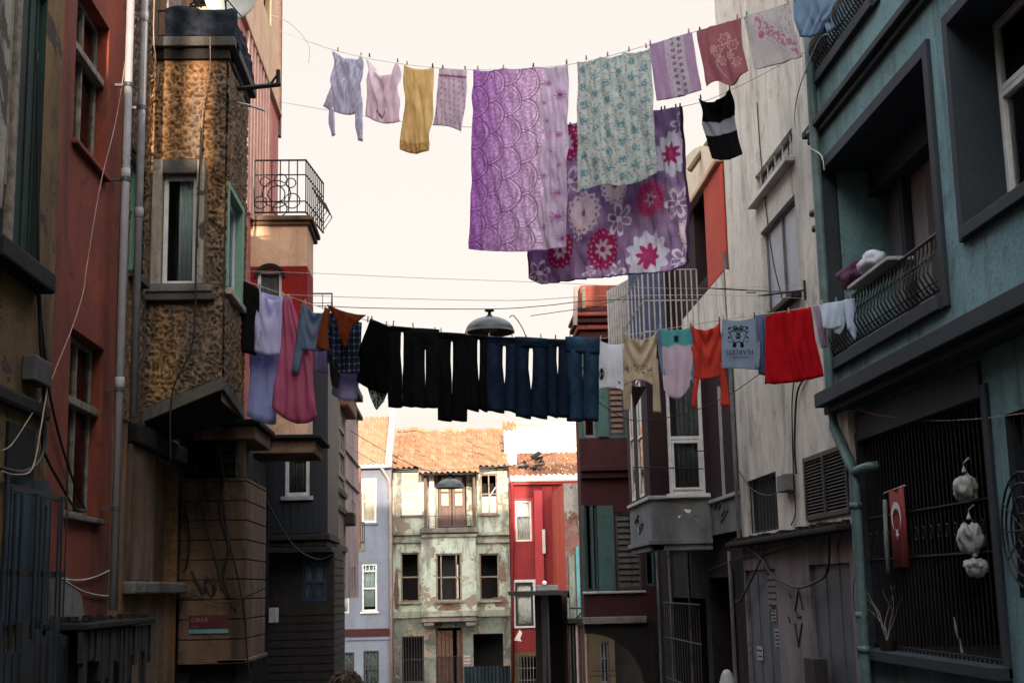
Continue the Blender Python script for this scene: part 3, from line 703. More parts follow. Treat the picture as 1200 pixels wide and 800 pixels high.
# street name sign
t = thing('street_sign', 'small dark red street name plate with turquoise stripe on grooved wall', 'street sign', fc.at(245, 730))
q = HR(fc, (222, 730), (268, 730), (245, 720), (245, 736)); s = MB(); s.box(fc, *q, .01, .022); s.build('plate', 'sign_red', t, bevel=.003)
s = MB(); s.box(fc, q[0], q[1], q[2] - .05, q[2] - .004, .01, .022); s.build('stripe', 'sign_teal', t)
def text(body, name, parent, fr, u, v, d, size, mat, flip=False, ext=.002, align='LEFT'):
    cu_ = bpy.data.curves.new(name, 'FONT'); cu_.body = body; cu_.size = size; cu_.extrude = ext; cu_.align_x = align
    cu_.materials.append(M[mat]); o = bpy.data.objects.new(name, cu_); COL.objects.link(o)
    u3 = Vector((fr.u.x, fr.u.y, 0)); n3 = Vector((fr.n.x, fr.n.y, 0)); z3 = Vector((0, 0, 1))
    if u3.cross(z3).dot(n3) < 0: u3 = -u3
    if flip: u3, z3 = -u3, -z3
    loc = fr.P(u, v, d); off = parent.matrix_basis.translation if parent else Vector((0, 0, 0))
    if parent and parent.parent: off = off + parent.parent.matrix_basis.translation
    mt = Matrix((u3, z3, n3)).transposed().to_4x4(); mt.translation = loc - off
    o.matrix_basis = mt
    if parent: o.parent = parent
    bpy.context.view_layer.update()
    me = bpy.data.meshes.new_from_object(o.evaluated_get(bpy.context.evaluated_depsgraph_get()))
    n2 = bpy.data.objects.new('print', me); COL.objects.link(n2); n2.matrix_basis = mt
    if parent: n2.parent = parent
    bpy.data.objects.remove(o); n2.name = name; me.name = name
    return n2
simple('ink_rose', (.24, .15, .14), .7)
text('CIRAK', 'lettering', t, fc, q[0] + .02, (q[2] + q[3]) / 2 + .0, .0235, .066, 'ink_rose')
text('SOKAK', 'lettering', t, fc, q[0] + .03, q[2] + .02, .0235, .022, 'ink_rose'); 

# ---- navy boarded house
t = thing('navy_house', 'dark navy boarded house with small white window and jettied storey', 'house', (-2.5, 23, 0))
fn = FF(22.0); xn = fn.uv(383, 550)[0]; x0n = -3.4; fns = FL(xn); yne = U(fns, 396, 560)
zn0 = V(fn, 350, 626); zn1 = V(fn, 385, 380)
wn = HR(fn, (334, 560), (363, 560), (350, 533), (350, 581))
mb = MB(); facade(mb, fn, x0n, xn, zn0, zn1, [(*wn, .08, .35)]); facade(mb, fns, 22, yne, zn0, zn1); 
mb.poly([(x0n, 22, zn0), (xn, 22, zn0), (xn, yne, zn0), (x0n, yne, zn0)]); mb.poly([(x0n, 22, zn1), (xn, 22, zn1), (xn, yne, zn1), (x0n, yne, zn1)]); mb.poly([(x0n, yne, zn0), (xn, yne, zn0), (xn, yne, zn1), (x0n, yne, zn1)])
mb.build('wall', ['navy_board', 'interior'], t, recalc=False)
s = MB()
k = x0n
while k < xn - .1:
    if not (k + .11 > wn[0] - .06 and k < wn[1] + .06): s.box(fn, k, k + .11, zn0 + .02, zn1 - .1, -.01, .014)
    else:
        s.box(fn, k, k + .11, zn0 + .02, wn[2] - .1, -.01, .014); s.box(fn, k, k + .11, wn[3] + .06, zn1 - .1, -.01, .014)
    k += .122
for k in range(20):
    y_ = 22.03 + k * .122
    if y_ + .11 < yne: s.box(fns, y_, y_ + .11, zn0 + .02, zn1 - .1, -.01, .014)
s.build('cladding', 'navy_board', t)
window(t, fn, wn, d=-.02, mat='white_frame', w=.06, curtain=[(0, 1, 0, 1)], cmat='curtain_dark', sill=.07, smat='steel_pale')
s = MB()
for k, (z_, dd) in enumerate(((0, .05), (.1, .0), (.2, .09))): s.box(fn, x0n, xn + dd, zn0 - z_ - .09, zn0 - z_ - .002, -.6, dd); s.box(fns, 22.1, yne, zn0 - z_ - .089, zn0 - z_ - .003, -.4, dd - .002)
s.build('jetty_moulding', 'timber_dark', t, bevel=.012)
s = MB(); s.box(fn, x0n, xn + .1, zn1, zn1 + .08, -2.5, .1); s.build('roof_edge', 'timber_dark', t)
f2 = FF(22.25); x2 = f2.uv(392, 700)[0]; f2s = FL(x2 - .02); wl = HR(f2, (354, 670), (383, 670), (370, 640), (370, 704))
mb = MB(); facade(mb, f2, -3.4, x2 - .02, BASE, zn0 - .28, [(*wl, .1, .4)]); facade(mb, f2s, 22.25, yne + .2, BASE, zn0 - .28, []); mb.build('lower_wall', ['timber_dark', 'interior'], t, recalc=False)
window(t, f2, wl, d=-.03, mat='navy_blue', w=.055, rails=(.35, .68), mulls=(.5,), curtain=[(0, 1, 0, 1)], cmat='curtain', label='blue framed window with pale curtain')
s = MB()
z_ = -1.5
while z_ < zn0 - .3:
    if not (wl[2] - .15 < z_ < wl[3] + .05): s.box(f2, -3.3, x2 - .02, z_, z_ + .11, -.01, .016, slant=0)
    s.box(f2s, 22.3, yne + .1, z_, z_ + .11, -.01, .015); z_ += .125
s.build('boards', 'timber_dark', t)
# roof frame on top
t = thing('roof_frame', 'thin grey metal frame standing on the roof behind rust coloured cloth', 'frame', fn.at(378, 360))
s = MB(); pts = [fn.at(366, 362), fn.at(366, 344), fn.at(389, 344), fn.at(389, 362)]; s.tube(pts, .018, 5); s.tube([fn.at(378, 344), fn.at(378, 362)], .006, 4); s.tube([fn.at(366, 355), fn.at(389, 355)], .006, 4)
s.tube([fn.at(366, 362), fn.P(U(fn, 366, 362), zn1, 0)], .018, 5); s.tube([fn.at(389, 362), fn.P(U(fn, 389, 362), zn1, 0)], .018, 5); s.build('frame', 'iron_grey', t)
# ironwork between peach and navy
fi = FL(-2.62)
t = thing('iron_grille', 'dark scrolled iron grille beside the grooved sign wall', 'grille', fi.P(18, 1.5, 0))
s = MB(); a0, a1 = U(fi, 291, 650), U(fi, 314, 650)
for k in range(9): uu = a0 + (a1 - a0) * k / 8; s.tube([fi.P(uu, .1, 0), fi.P(uu, 3.0, 0)], .010, 5)
for cz in (1.2, 1.6, 2.0, 2.4):
    for k2 in range(2):
        cu = a0 + (a1 - a0) * (.28 + .44 * k2); s.tube([fi.P(cu + .2 * math.cos(k * PI / 6), cz + .18 * math.sin(k * PI / 6), .01) for k in range(13)], .010, 5, cap=False)
s.build('bars', 'iron', t)
q = HR(fi, (311, 720), (315, 720), (312, 712), (312, 729)); s = MB(); s.box(fi, *q, .05, .14); tag(s.build('meter_box', 'steel_pale'), 'small pale meter box right of the street name plate', 'meter box')

# ---- dark timber house, pinkish house
t = thing('timber_house', 'tall dark weathered timber house with deep eave beside navy boards', 'house', (-2.3, 27, 0))
x5 = -2.12; f5 = FL(x5); e5 = U(f5, 404, 560); mb = MB(); z5 = V(f5, 403, 470)
mb.box(f5, yne + .05, e5, BASE, z5, -3, 0); mb.build('wall', 'timber_dark', t)
s = MB(); k = yne + .1
while k < e5 - .1:
    s.box(f5, k, k + .16, V(f5, 398, 690), z5 - .2, -.01, random.uniform(.012, .04), c=None); k += random.uniform(.2, .34)
s.build('planks', 'aged_frame', t)
for py in (580, 645, 600):
    v = V(f5, 398, py); s = MB(); s.box(f5, yne + .1, e5 - .05, v, v + .1, -.01, .06); s.build('moulding', 'timber_dark', t)
w5 = HR(f5, (394, 530), (401, 530), (397, 500), (397, 560)); window(t, f5, (w5[0], w5[1], w5[2], w5[3]), d=.05, mat='aged_frame', w=.08, rails=(.5,), board='interior')
fe = FF(e5 - .4); s = MB(); xq = fe.uv(421, 470)[0]; s.box(fe, x5 - .5, xq, V(fe, 410, 462), V(fe, 410, 455), -1.2, 1.2); s.build('eave', 'timber_dark', t)
s = MB(); s.box(fe, x5 - .1, xq - .12, V(fe, 410, 484), V(fe, 410, 463), -1.1, 1.05); s.build('eave_soffit', 'timber_edge', t, bevel=.05)
s = MB(); v = V(f5, 402, 600); s.box(f5, e5 - .5, e5 + .1, v - .25, v, -.1, .22); s.build('bracket', 'timber_dark', t, bevel=.03)
t = thing('pinkish_house', 'pinkish grey narrow house with slit windows before the lavender house', 'house', (-2.4, 32, 0))
f6 = FL(-2.42); a6, b6 = e5 + .3, U(f6, 420, 560); z60, z61 = V(f6, 412, 700), V(f6, 412, 478)
hs = [HR(f6, (412, 600), (413.5, 600), (412, 585), (412, 612)), HR(f6, (415, 600), (416.5, 600), (415, 588), (415, 614)), HR(f6, (412, 680), (413.5, 680), (412, 664), (412, 690)), HR(f6, (415, 680), (416.5, 680), (415, 663), (415, 688))]
mb = MB(); facade(mb, f6, a6, b6, z60, z61, hs, rev=.08, room=.4); hull(mb, f6, a6, b6, z60, z61, 2.5); mb.box(f6, a6, b6 - .4, BASE, z60, -2.5, -.5)
mb.build('wall', ['pinkgrey_wall', 'interior'], t, recalc=False)
for h in hs: window(t, f6, h, d=-.03, mat='dark_frame', w=.03)
s = MB()
for py in (528, 560): v = V(f6, 412, py + 10); s.box(f6, a6 + .1, b6 - .1, v, v + .05, -.01, .05)
s.build('moulding', 'pinkgrey_wall', t)
s = MB(); s.box(f6, a6, b6 + .1, z61, z61 + .08, -2.6, .12); s.build('roof_edge', 'timber_dark', t)
# ================================================================= END OF THE LANE
# ---- lavender house
plaster('board_pale', (.46, .41, .34), (.38, .34, .28), dirt_amt=.3, bump=.1)
Yl = 50.0; ff = FF(Yl)
t = thing('lavender_house', 'pale lavender house with tiled roof and white sash windows at the lane end', 'house', (-3.2, Yl, gz(Yl)))
xl0, xl1 = -4.6, ff.uv(459, 640)[0]; ze = V(ff, 440, 548)
W = [HR(ff, (424, 590), (441, 590), (432, 560), (432, 612)), HR(ff, (424, 690), (442, 690), (432, 660), (432, 716)), HR(ff, (426, 780), (444, 780), (435, 762), (435, 806)),
     HR(ff, (399, 780), (415, 780), (405, 764), (405, 800)), HR(ff, (402, 700), (409, 700), (405, 684), (405, 718))]
mb = MB(); facade(mb, ff, xl0, xl1, BASE - 1, ze, W, rev=.1, room=.8); hull(mb, ff, xl0, xl1, BASE - 1, ze, 6)
mb.build('wall', ['lavender_wall', 'interior'], t, recalc=False)
window(t, ff, W[0], d=-.03, mat='white_sunny', w=.07, rails=(.48,), board='board_pale', sill=.06, smat='lavender_wall')
o = window(t, ff, W[1], d=-.03, mat='white_frame', w=.07, rails=(.48, .84), curtain=[(0, 1, .1, 1)], cmat='curtain', sill=.06, smat='white_frame')
s = MB()
for k in range(1, 4):
    u = W[1][0] + (W[1][1] - W[1][0]) * k / 4; s.box(ff, u - .015, u + .015, W[1][2] + (W[1][3] - W[1][2]) * .86, W[1][3] - .05, -.06, -.03)
s.build('glazing_bar', 'white_frame', o)
for k in (2, 3): window(t, ff, W[k], d=-.05, mat='dark_frame', w=.05, rails=(.5,), curtain=[(0, 1, 0, 1)], cmat='curtain_dark', bars=4, hbars=2, bmat='iron_grey', bd=.04)
window(t, ff, W[4], d=-.03, mat='white_frame', w=.05, curtain=[(0, 1, 0, 1)], cmat='curtain_white')
s = MB(); s.box(ff, xl0, xl1 - .03, V(ff, 440, 745), V(ff, 440, 736), -.01, .08); s.build('red_band', 'maroon_wall', t)
s = MB(); s.box(ff, xl0, xl1 - .03, V(ff, 440, 749), V(ff, 440, 745) - .005, -.01, .05); s.build('band_moulding', 'lavender_wall', t)
s = MB(); s.box(ff, xl0, xl1 - .0, ze - .02, ze + .14, -.3, .34); s.build('eave', 'white_sunny', t)
zr = V(FF(Yl + 4), 440, 489)
mb = MB(); tile_roof(mb, xl0, xl1 - .16, Yl - .36, ze + .14, Yl + 4, zr, pal=[(.31, .20, .125), (.33, .215, .14), (.29, .18, .11)]); mb.build('roof', 'tiles', t, recalc=False)
mb = MB()   # gable wall facing the green house
mb.poly([(xl1 - .001, Yl + .01, ze), (xl1 - .001, Yl + 8, ze), (xl1 - .001, Yl + 4, zr + .05)]); mb.poly([(xl1 - .2, Yl + .01, ze), (xl1 - .2, Yl + 8, ze), (xl1 - .2, Yl + 4, zr + .05)])
s2 = Fr((xl1, 0), (0, 1), (1, 0))
for (ya, za, yb_, zb_) in ((Yl - .38, ze + .12, Yl + 4, zr + .10),):
    n_ = 10
    for k in range(n_):
        p0 = (ya + (yb_ - ya) * k / n_, za + (zb_ - za) * k / n_); p1 = (ya + (yb_ - ya) * (k + 1) / n_, za + (zb_ - za) * (k + 1) / n_)
        for xx in (xl1 - .18, xl1 + .02): mb.poly([(xx, p0[0], p0[1] - .12), (xx, p1[0], p1[1] - .12), (xx, p1[0], p1[1] + .16), (xx, p0[0], p0[1] + .16)])
        mb.poly([(xl1 - .18, p0[0], p0[1] + .16), (xl1 - .18, p1[0], p1[1] + .16), (xl1 + .02, p1[0], p1[1] + .16), (xl1 + .02, p0[0], p0[1] + .16)])
    mb.poly([(xl1 - .18, ya, za - .12), (xl1 + .02, ya, za - .12), (xl1 + .02, ya, za + .16), (xl1 - .18, ya, za + .16)])
mb.build('barge_wall', 'white_sunny', t, recalc=False)
s = MB(); s.tube([ff.at(443, 541, .3), ff.at(447, 548, .25), ff.at(456, 562, .12), ff.at(457.5, 575, .1), ff.at(459, 805, .1)], .06, 8); s.build('downpipe', 'pinkgrey_wall', t, smooth=True)
fm = FF(46.5); tp = thing('flagpole', 'thin upright pole with tiny iron balcony before lavender house', 'pole', fm.at(421, 640))
s = MB(); s.tube([fm.at(421, 640), fm.at(421, 545)], .055, 8); s.build('pole', 'timber_edge', tp)
s = MB(); q = HR(fm, (417, 640), (427, 640), (420, 636), (420, 646)); s.box(fm, *q, -.4, .0); s.build('bracket_slab', 'ledge', tp)
s = MB(); a_, b_ = fm.at(418, 636), fm.at(427, 636); railing(s, ((a_.x, a_.y), (b_.x, b_.y)), a_.z + .02, V(fm, 420, 612), 4, .016); s.build('rail', 'iron', tp)

# ---- derelict green house
Yg = 51.0; fg = FF(Yg)
t = thing('green_house', 'derelict pale green house with peeling plaster, central bay and sagging tiled roof', 'house', (0, Yg, gz(Yg)))
xg0, xg1 = fg.uv(460.5, 680)[0], fg.uv(598, 680)[0]; zE = V(fg, 480, 552)
def hg(l, r, tp_, b, fr=fg): m_ = (l + r) / 2; my = (tp_ + b) / 2; return HR(fr, (l, my), (r, my), (m_, tp_), (m_, b))
A = hg(471, 494, 553, 603); B = hg(563, 583, 555, 602); Cc = hg(469.5, 491.5, 647, 705); D = hg(562, 585, 648, 703)
E = hg(471, 497, 745, 800); Dr = hg(511, 543, 735, 830); Ff = hg(555, 590, 742, 800); bal = hg(501, 559, 551, 621)
fgb = FF(Yg - .55); zb0 = V(fgb, 528, 727); zb1 = V(fgb, 528, 628); xb0, xb1 = fgb.uv(494, 680)[0], fgb.uv(558, 680)[0]
mb = MB(); zmid = V(fg, 480, 727)
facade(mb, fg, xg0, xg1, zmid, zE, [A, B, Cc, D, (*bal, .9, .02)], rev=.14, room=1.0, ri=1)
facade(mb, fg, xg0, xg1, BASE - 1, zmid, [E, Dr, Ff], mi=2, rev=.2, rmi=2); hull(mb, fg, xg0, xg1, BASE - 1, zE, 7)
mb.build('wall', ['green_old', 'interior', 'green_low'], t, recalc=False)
CB = hg(511, 541, 648, 704, fgb)
mb = MB(); facade(mb, fgb, xb0, xb1, zb0, zb1, [(*CB, .12, .35)])
for x in (xb0, xb1): mb.poly([(x, Yg - .55, zb0), (x, Yg, zb0), (x, Yg, zb1), (x, Yg - .55, zb1)])
mb.poly([(xb0, Yg - .55, zb0), (xb1, Yg - .55, zb0), (xb1, Yg, zb0), (xb0, Yg, zb0)]); mb.poly([(xb0, Yg - .55, zb1), (xb1, Yg - .55, zb1), (xb1, Yg, zb1), (xb0, Yg, zb1)])
mb.build('bay', ['green_old', 'interior'], t, recalc=False)
def trimg(name, fr, l, r, ya, yb_, d0, d1, mat, **k):
    s = MB(); q = HR(fr, (l, (ya + yb_) / 2), (r, (ya + yb_) / 2), ((l + r) / 2, ya), ((l + r) / 2, yb_)); s.box(fr, *q, d0, d1); return s.build(name, mat, t, bevel=.02, **k)
trimg('bay_foot', fgb, 492, 560, 715, 722, -.5, .12, 'ledge_green'); trimg('bay_foot', fgb, 493, 559, 723, 728, -.5, .06, 'ledge')
trimg('string_course', fg, 460.5, 493, 716, 724, -.01, .14, 'ledge_green'); trimg('string_course', fg, 560, 598, 714, 722, -.01, .14, 'ledge_green')
trimg('string_course', fg, 460.5, 495, 623, 627, -.01, .16, 'ledge_green'); trimg('string_course', fg, 460.5, 495, 632, 636, -.01, .10, 'ledge_green')
trimg('string_course', fg, 559, 597, 623, 627, -.01, .16, 'ledge_green'); trimg('string_course', fg, 559, 597, 632, 636, -.01, .10, 'ledge_green')
trimg('balcony_slab', fgb, 492, 561, 618, 624, -.6, .18, 'ledge'); trimg('balcony_slab', fgb, 494, 559, 625, 629, -.5, .08, 'ledge_green')
# debris on the slab
s = MB(); zs_ = V(fgb, 528, 618)
for k in range(26): x = random.uniform(xb0, xb1); dd = random.uniform(-.3, .14); s.box(fgb, x, x + random.uniform(.03, .2), zs_, zs_ + random.uniform(.01, .07), dd, dd + .06)
tag(s.build('debris', 'soot', t), kind='stuff')
for x in (503, 552):
    q = hg(x - 6, x + 6, 728, 733, fgb); s = MB(); s.box(fgb, *q, -.4, 0); s.build('bracket', 'ledge', t, bevel=.03)
trimg('white_jamb', fg, 503, 509, 552, 620, -.05, .05, 'white_sunny')
window(t, fg, A, d=-.05, mat='white_sunny', w=.07, rails=(.48,), board='board_pale', glassy=False, sill=.08, label='boarded window with pale panels')
o = window(t, fg, B, d=-.05, mat='aged_frame', w=.06, rails=(.5,), mulls=(.5,), glassy=False, sill=.08, label='broken window half boarded')
s = MB(); s.box(fg, B[0] + .06, B[1] - .06, B[2] + .06, B[2] + (B[3] - B[2]) * .44, -.12, -.10); s.build('board', 'cream_wall', o)
s = MB(); s.tube([fg.P(B[0] + .3, B[2] + .6, -.03), fg.P(B[1] - .05, B[2] + 1.0, .02)], .02, 5); s.build('broken_bar', 'white_sunny', o)
for h, fr in ((Cc, fg), (D, fg)): window(t, fr, h, d=-.07, mat='aged_frame', w=.06, rails=(.5,), glassy=False, sill=.10, smat='ledge_green')
o = window(t, fgb, CB, d=-.05, mat='aged_frame', w=.06, rails=(.5,), mulls=(.2, .8), glassy=False, sill=.12, smat='ledge')
s = MB(); s.box(fgb, CB[0] + (CB[1] - CB[0]) * .80, CB[0] + (CB[1] - CB[0]) * .87, CB[2] + .1, CB[2] + (CB[3] - CB[2]) * .76, -.2, -.17); s.build('pale_slat', 'white_wall', o)
window(t, fg, E, d=-.12, mat='dark_frame', w=.06, glassy=False, bars=8, hbars=1, bmat='iron_grey', bd=.02)
# posts and doors of the balcony
for x in (498.5, 556):
    q = hg(x - 1.6, x + 1.6, 560, 620, fgb); s = MB(); s.box(fgb, q[0], q[1], q[2], q[3] + .35, -.15, -.05); s.build('balcony_post', 'wood_brown', t, bevel=.01)
frd = FF(Yg + .8)
dd = hg(514, 546, 556, 617, frd)
for k in range(2):
    a_ = dd[0] + (dd[1] - dd[0]) * k / 2; b_ = a_ + (dd[1] - dd[0]) / 2 - .03
    s = MB(); s.box(frd, a_, a_ + .11, dd[2], dd[3], 0, .06); s.box(frd, b_ - .11, b_, dd[2], dd[3], 0, .06); s.box(frd, a_ + .11, b_ - .11, dd[2], dd[2] + .72, 0, .05)
    for v in (.72, 1.25, (dd[3] - dd[2]) - .1): s.box(frd, a_ + .11, b_ - .11, dd[2] + v, dd[2] + v + .08, 0, .055)
    o = s.build('balcony_door', 'wood_door', t, bevel=.006); s = MB(); s.box(frd, a_ + .1, b_ - .1, dd[2] + .75, dd[3], .015, .03); s.build('panel', 'cream_wall', o)
s = MB(); s.box(frd, bal[0], dd[0] - .02, bal[2], bal[3], -.02, .03); s.box(frd, dd[1] + .02, bal[1] - .0, bal[2], bal[3], -.02, .03); s.build('recess_wall', 'green_old', t)
s = MB(); a_, b_ = fgb.at(500, 614, .05), fgb.at(556, 614, .05); railing(s, ((a_.x, a_.y), (b_.x, b_.y)), zs_ + .05, V(fgb, 528, 604), 22, .008); s.build('balcony_railing', 'iron_grey', t)
# ground-floor door
frd = FF(Yg + .15)
s = MB(); nn = 6
for k in range(nn):
    if k == 4: continue
    a_ = Dr[0] + .08 + (Dr[1] - Dr[0] - .16) * k / nn; s.box(frd, a_, a_ + (Dr[1] - Dr[0] - .16) / nn - .012, Dr[2], Dr[3] - .1, 0, .05)
s.box(frd, Dr[0], Dr[0] + .08, Dr[2], Dr[3], -.02, .07); s.box(frd, Dr[1] - .08, Dr[1], Dr[2], Dr[3], -.02, .07); s.build('door', 'wood_brown', t, bevel=.006)
s = MB(); a_, b_ = fg.at(513, 770, .03), fg.at(541, 770, .03); railing(s, ((a_.x, a_.y), (b_.x, b_.y)), gz(51), V(fg, 528, 769), 9, .012); s.build('door_grille', 'iron', t)
q = hg(542.5, 553, 766, 780); s = MB(); s.box(fg, *q, .002, .02); o = s.build('notice', 'mauve_low', t)
for k in range(3):
    s = MB(); s.box(fg, q[0] + .04, q[1] - .05, q[3] - .1 - k * .12, q[3] - .05 - k * .12, .021, .024); s.build('notice_line', 'ink_pale', o)
# brick patches where the plaster fell
def patch(fr, cx, cy, w, h, mat, seed, name='brick_patch'):
    rnd = random.Random(seed); s = MB(); pts = []
    n_ = 22
    for k in range(n_):
        a_ = 2 * PI * k / n_; r_ = .75 + .35 * noise.noise(Vector((math.cos(a_) * 1.7 + seed, math.sin(a_) * 1.7, seed))) + rnd.uniform(-.08, .08)
        u, v = fr.uv(cx + w * r_ * math.cos(a_), cy + h * r_ * math.sin(a_)); pts.append((u, v))
    s.poly([fr.P(u, v, .006) for u, v in pts]); return s.build(name, mat, t, recalc=False, solid=.01)
patch(fg, 589, 672, 6, 16, 'brick_wall', 3); patch(fg, 586, 704, 11, 9, 'brick_wall', 8); patch(fg, 464.5, 690, 4, 28, 'peach_dirty', 5, 'bare_patch'); patch(fg, 464, 770, 4, 30, 'lowgrey', 12, 'bare_patch')
patch(fg, 478, 706, 12, 5, 'peach_dirty', 9, 'bare_patch'); patch(fgb, 527, 711, 18, 6, 'peach_dirty', 14, 'bare_patch')
# roof: side slopes and the lower middle slope
Yr = Yg + 4.2; zR = V(FF(Yr), 520, 506)
pal = [(.29, .18, .11), (.31, .195, .12), (.27, .16, .095), (.33, .215, .14), (.28, .145, .09)]
zs0 = V(FF(Yg - .3), 480, 547); zs1 = V(FF(Yg - .95), 528, 556)
xm0, xm1 = fg.uv(491, 550)[0], fg.uv(561, 550)[0]
ym = Yg - .3 + .0
mb = MB(); tile_roof(mb, xg0 - .05, xm0, Yg - .3, zs0, Yr, zR, rug=.12, jit=.02, pal=pal); tile_roof(mb, xm1, xg1 + .02, Yg - .3, zs0, Yr, zR, rug=.12, jit=.02, pal=pal)
sl = (zR - zs0) / (Yr - Yg + .3); tile_roof(mb, xm0, xm1, Yg - .95, zs0 - sl * .65, Yr, zR, rug=.05, jit=.02, pal=pal)
mb.build('roof', 'tiles', t, recalc=False)
mb = MB()
x = xg0
while x < xg1:
    w_ = .28; c = tuple(q_ * random.uniform(.8, 1.1) for q_ in random.choice(pal)); z_ = zR + random.uniform(-.0, .05)
    if x < xg0 + .9: z_ += random.uniform(.05, .16)
    mb.tube([(x, Yr, z_), (x + w_ * 1.05, Yr, z_ + random.uniform(-.02, .02))], .10, 7, c=c); x += w_
mb.build('ridge_tiles', 'tiles', t)
s = MB(); s.poly([(xg0, Yg - .2, zs0 - .12), (xg1, Yg - .2, zs0 - .12), (xg1, Yr, zR - .14), (xg0, Yr, zR - .14)]); s.poly([(xm0, Yg - .93, zs0 - sl * .65 - .08), (xm1, Yg - .93, zs0 - sl * .65 - .08), (xm1, Yg, zs0 - .05), (xm0, Yg, zs0 - .05)]); s.build('roof_boards', 'timber_dark', t, recalc=False, solid=.04)
s = MB()
for (a_, b_) in ((xg0, xg0 + .001), (xg1 - .001, xg1)): s.poly([(a_, Yg, zE - .3), (a_, Yr, zE - .3), (a_, Yr, zR - .1), (a_, Yg, zs0 - .05)])
s.build('gable', 'timber_dark', t, recalc=False, solid=.05)
q = hg(591, 605, 503, 540, FF(Yg + 1.2)); tc = thing('chimney', 'cream chimney with clay tile cap between green and red houses', 'chimney', FF(Yg + 1.2).P(q[0], q[2]))
s = MB(); fcx = FF(Yg + 1.2); s.box(fcx, q[0], q[1], q[2] - .4, q[3], -.5, 0); s.build('stack', 'white_wall', tc, bevel=.02)
mb = MB(); tile_roof(mb, q[0] - .04, q[1] + .04, Yg + 1.15, q[3], Yg + 1.8, q[3] + .35, pal=pal, tw=.15); mb.build('cap', 'tiles', tc, recalc=False)
# corrugated fence in front
fcf = FF(49.0); q = HR(fcf, (544, 790), (598, 790), (570, 780), (570, 815)); s = MB(); n_ = 60
for k in range(n_):
    u0_ = q[0] + (q[1] - q[0]) * k / n_; u1_ = q[0] + (q[1] - q[0]) * (k + 1) / n_; d0_ = .03 * math.sin(k * 1.3); d1_ = .03 * math.sin((k + 1) * 1.3)
    s.poly([fcf.P(u0_, gz(49), d0_), fcf.P(u1_, gz(49), d1_), fcf.P(u1_, q[3], d1_), fcf.P(u0_, q[3], d0_)])
tag(s.build('sheet_fence', 'blue_metal', recalc=False, solid=.01), 'blue grey corrugated sheet fence below the derelict green house', 'fence')

# ---- red house at the lane end
Yh = 50.8; fh = FF(Yh)
t = thing('crimson_house', 'bright red house with white sash windows and tiled roof at lane end', 'house', (3, Yh, gz(Yh)))
xh0, xh1 = fh.uv(599, 680)[0], fh.uv(650, 680)[0]; zH = V(fh, 620, 565)
h1 = hg(604, 623, 586, 634, fh); h2 = hg(604, 625, 682, 733, fh); h3 = hg(609, 645, 768, 810, fh)
zc_ = V(fh, 610, 764)
mb = MB(); facade(mb, fh, xh0, xh1 + 1.5, zc_, zH, [h1, h2], rev=.1, room=.8); facade(mb, fh, xh0, xh1 + 1.5, BASE - 1, zc_, [h3], mi=2, rev=.1, room=.8); hull(mb, fh, xh0, xh1 + 1.5, BASE - 1, zH, 5)
mb.build('wall', ['red_house', 'interior', 'alley_ochre'], t, recalc=False)
window(t, fh, h1, d=-.03, mat='white_sunny', w=.07, rails=(.62,), curtain=[(0, 1, 0, 1)], cmat='curtain_white', surround=.07, sumat='rose_red')
window(t, fh, h2, d=-.03, mat='dark_frame', w=.08, rails=(.70,), curtain=[(.05, .95, 0, 1)], cmat='curtain_white', surround=.10, sumat='white_frame', sill=.08, smat='white_frame')
window(t, fh, h3, d=-.06, mat='dark_frame', w=.06, glassy=True, bars=10, hbars=2, bmat='white_bar', bd=.03)
fhp = FF(Yh - .3)
mb = MB(); pq = hg(627, 637, 574, 700, fhp); mb.box(fhp, pq[0], pq[1], pq[2], pq[3], -.3, 0); mb.build('pilaster', 'rose_red', t, bevel=.02)
q = hg(635.5, 639, 620, 648, fhp); s = MB(); s.box(fhp, *q, -.02, .02); s.build('slit_window', 'white_frame', t)
mb = MB(); pq = hg(636, 648, 570, 690, fh); mb.box(fh, pq[0], pq[1], pq[2], pq[3], -.1, .12); mb.build('pilaster', 'red_house', t, bevel=.02)
s = MB(); q = hg(598, 683, 556, 563, FF(Yh - .35)); s.box(FF(Yh - .35), q[0], q[1] + .3, q[2], q[3], -.12, .0); s.build('gutter', 'white_sunny', t, bevel=.03)
s = MB(); s.box(FF(Yh - .2), q[0] + .05, q[1] + .2, q[2] - .12, q[2] - .003, -.3, 0); s.build('eave_board', 'rose_red', t, bevel=.02)
s = MB(); fpipe = FF(Yh - .12); s.tube([FF(Yh - .3).at(599, 562), fpipe.at(600.5, 575), fpipe.at(600.5, 805)], .055, 8); s.build('downpipe', 'red_house', t, smooth=True)
q = hg(607, 621, 717, 728, fh)
s = MB(); s.poly([fh.at(601.5, 750, .012), fh.at(606, 743, .012), fh.at(609, 737, .012), fh.at(612, 741, .012), fh.at(609.5, 748, .012), fh.at(611.5, 751, .012), fh.at(605, 750, .012)]); s.build('bare_patch', 'white_wall', t, recalc=False, solid=.01)
Yk = Yh + 3.6; zk = V(FF(Yk), 640, 531)
mb = MB(); tile_roof(mb, xh0, q[0] + 3.2, Yh - .3, V(FF(Yh - .3), 640, 556), Yk, zk, pal=[(.24, .115, .065), (.27, .135, .08), (.21, .10, .058)], jit=.02); mb.build('roof', 'tiles', t, recalc=False)
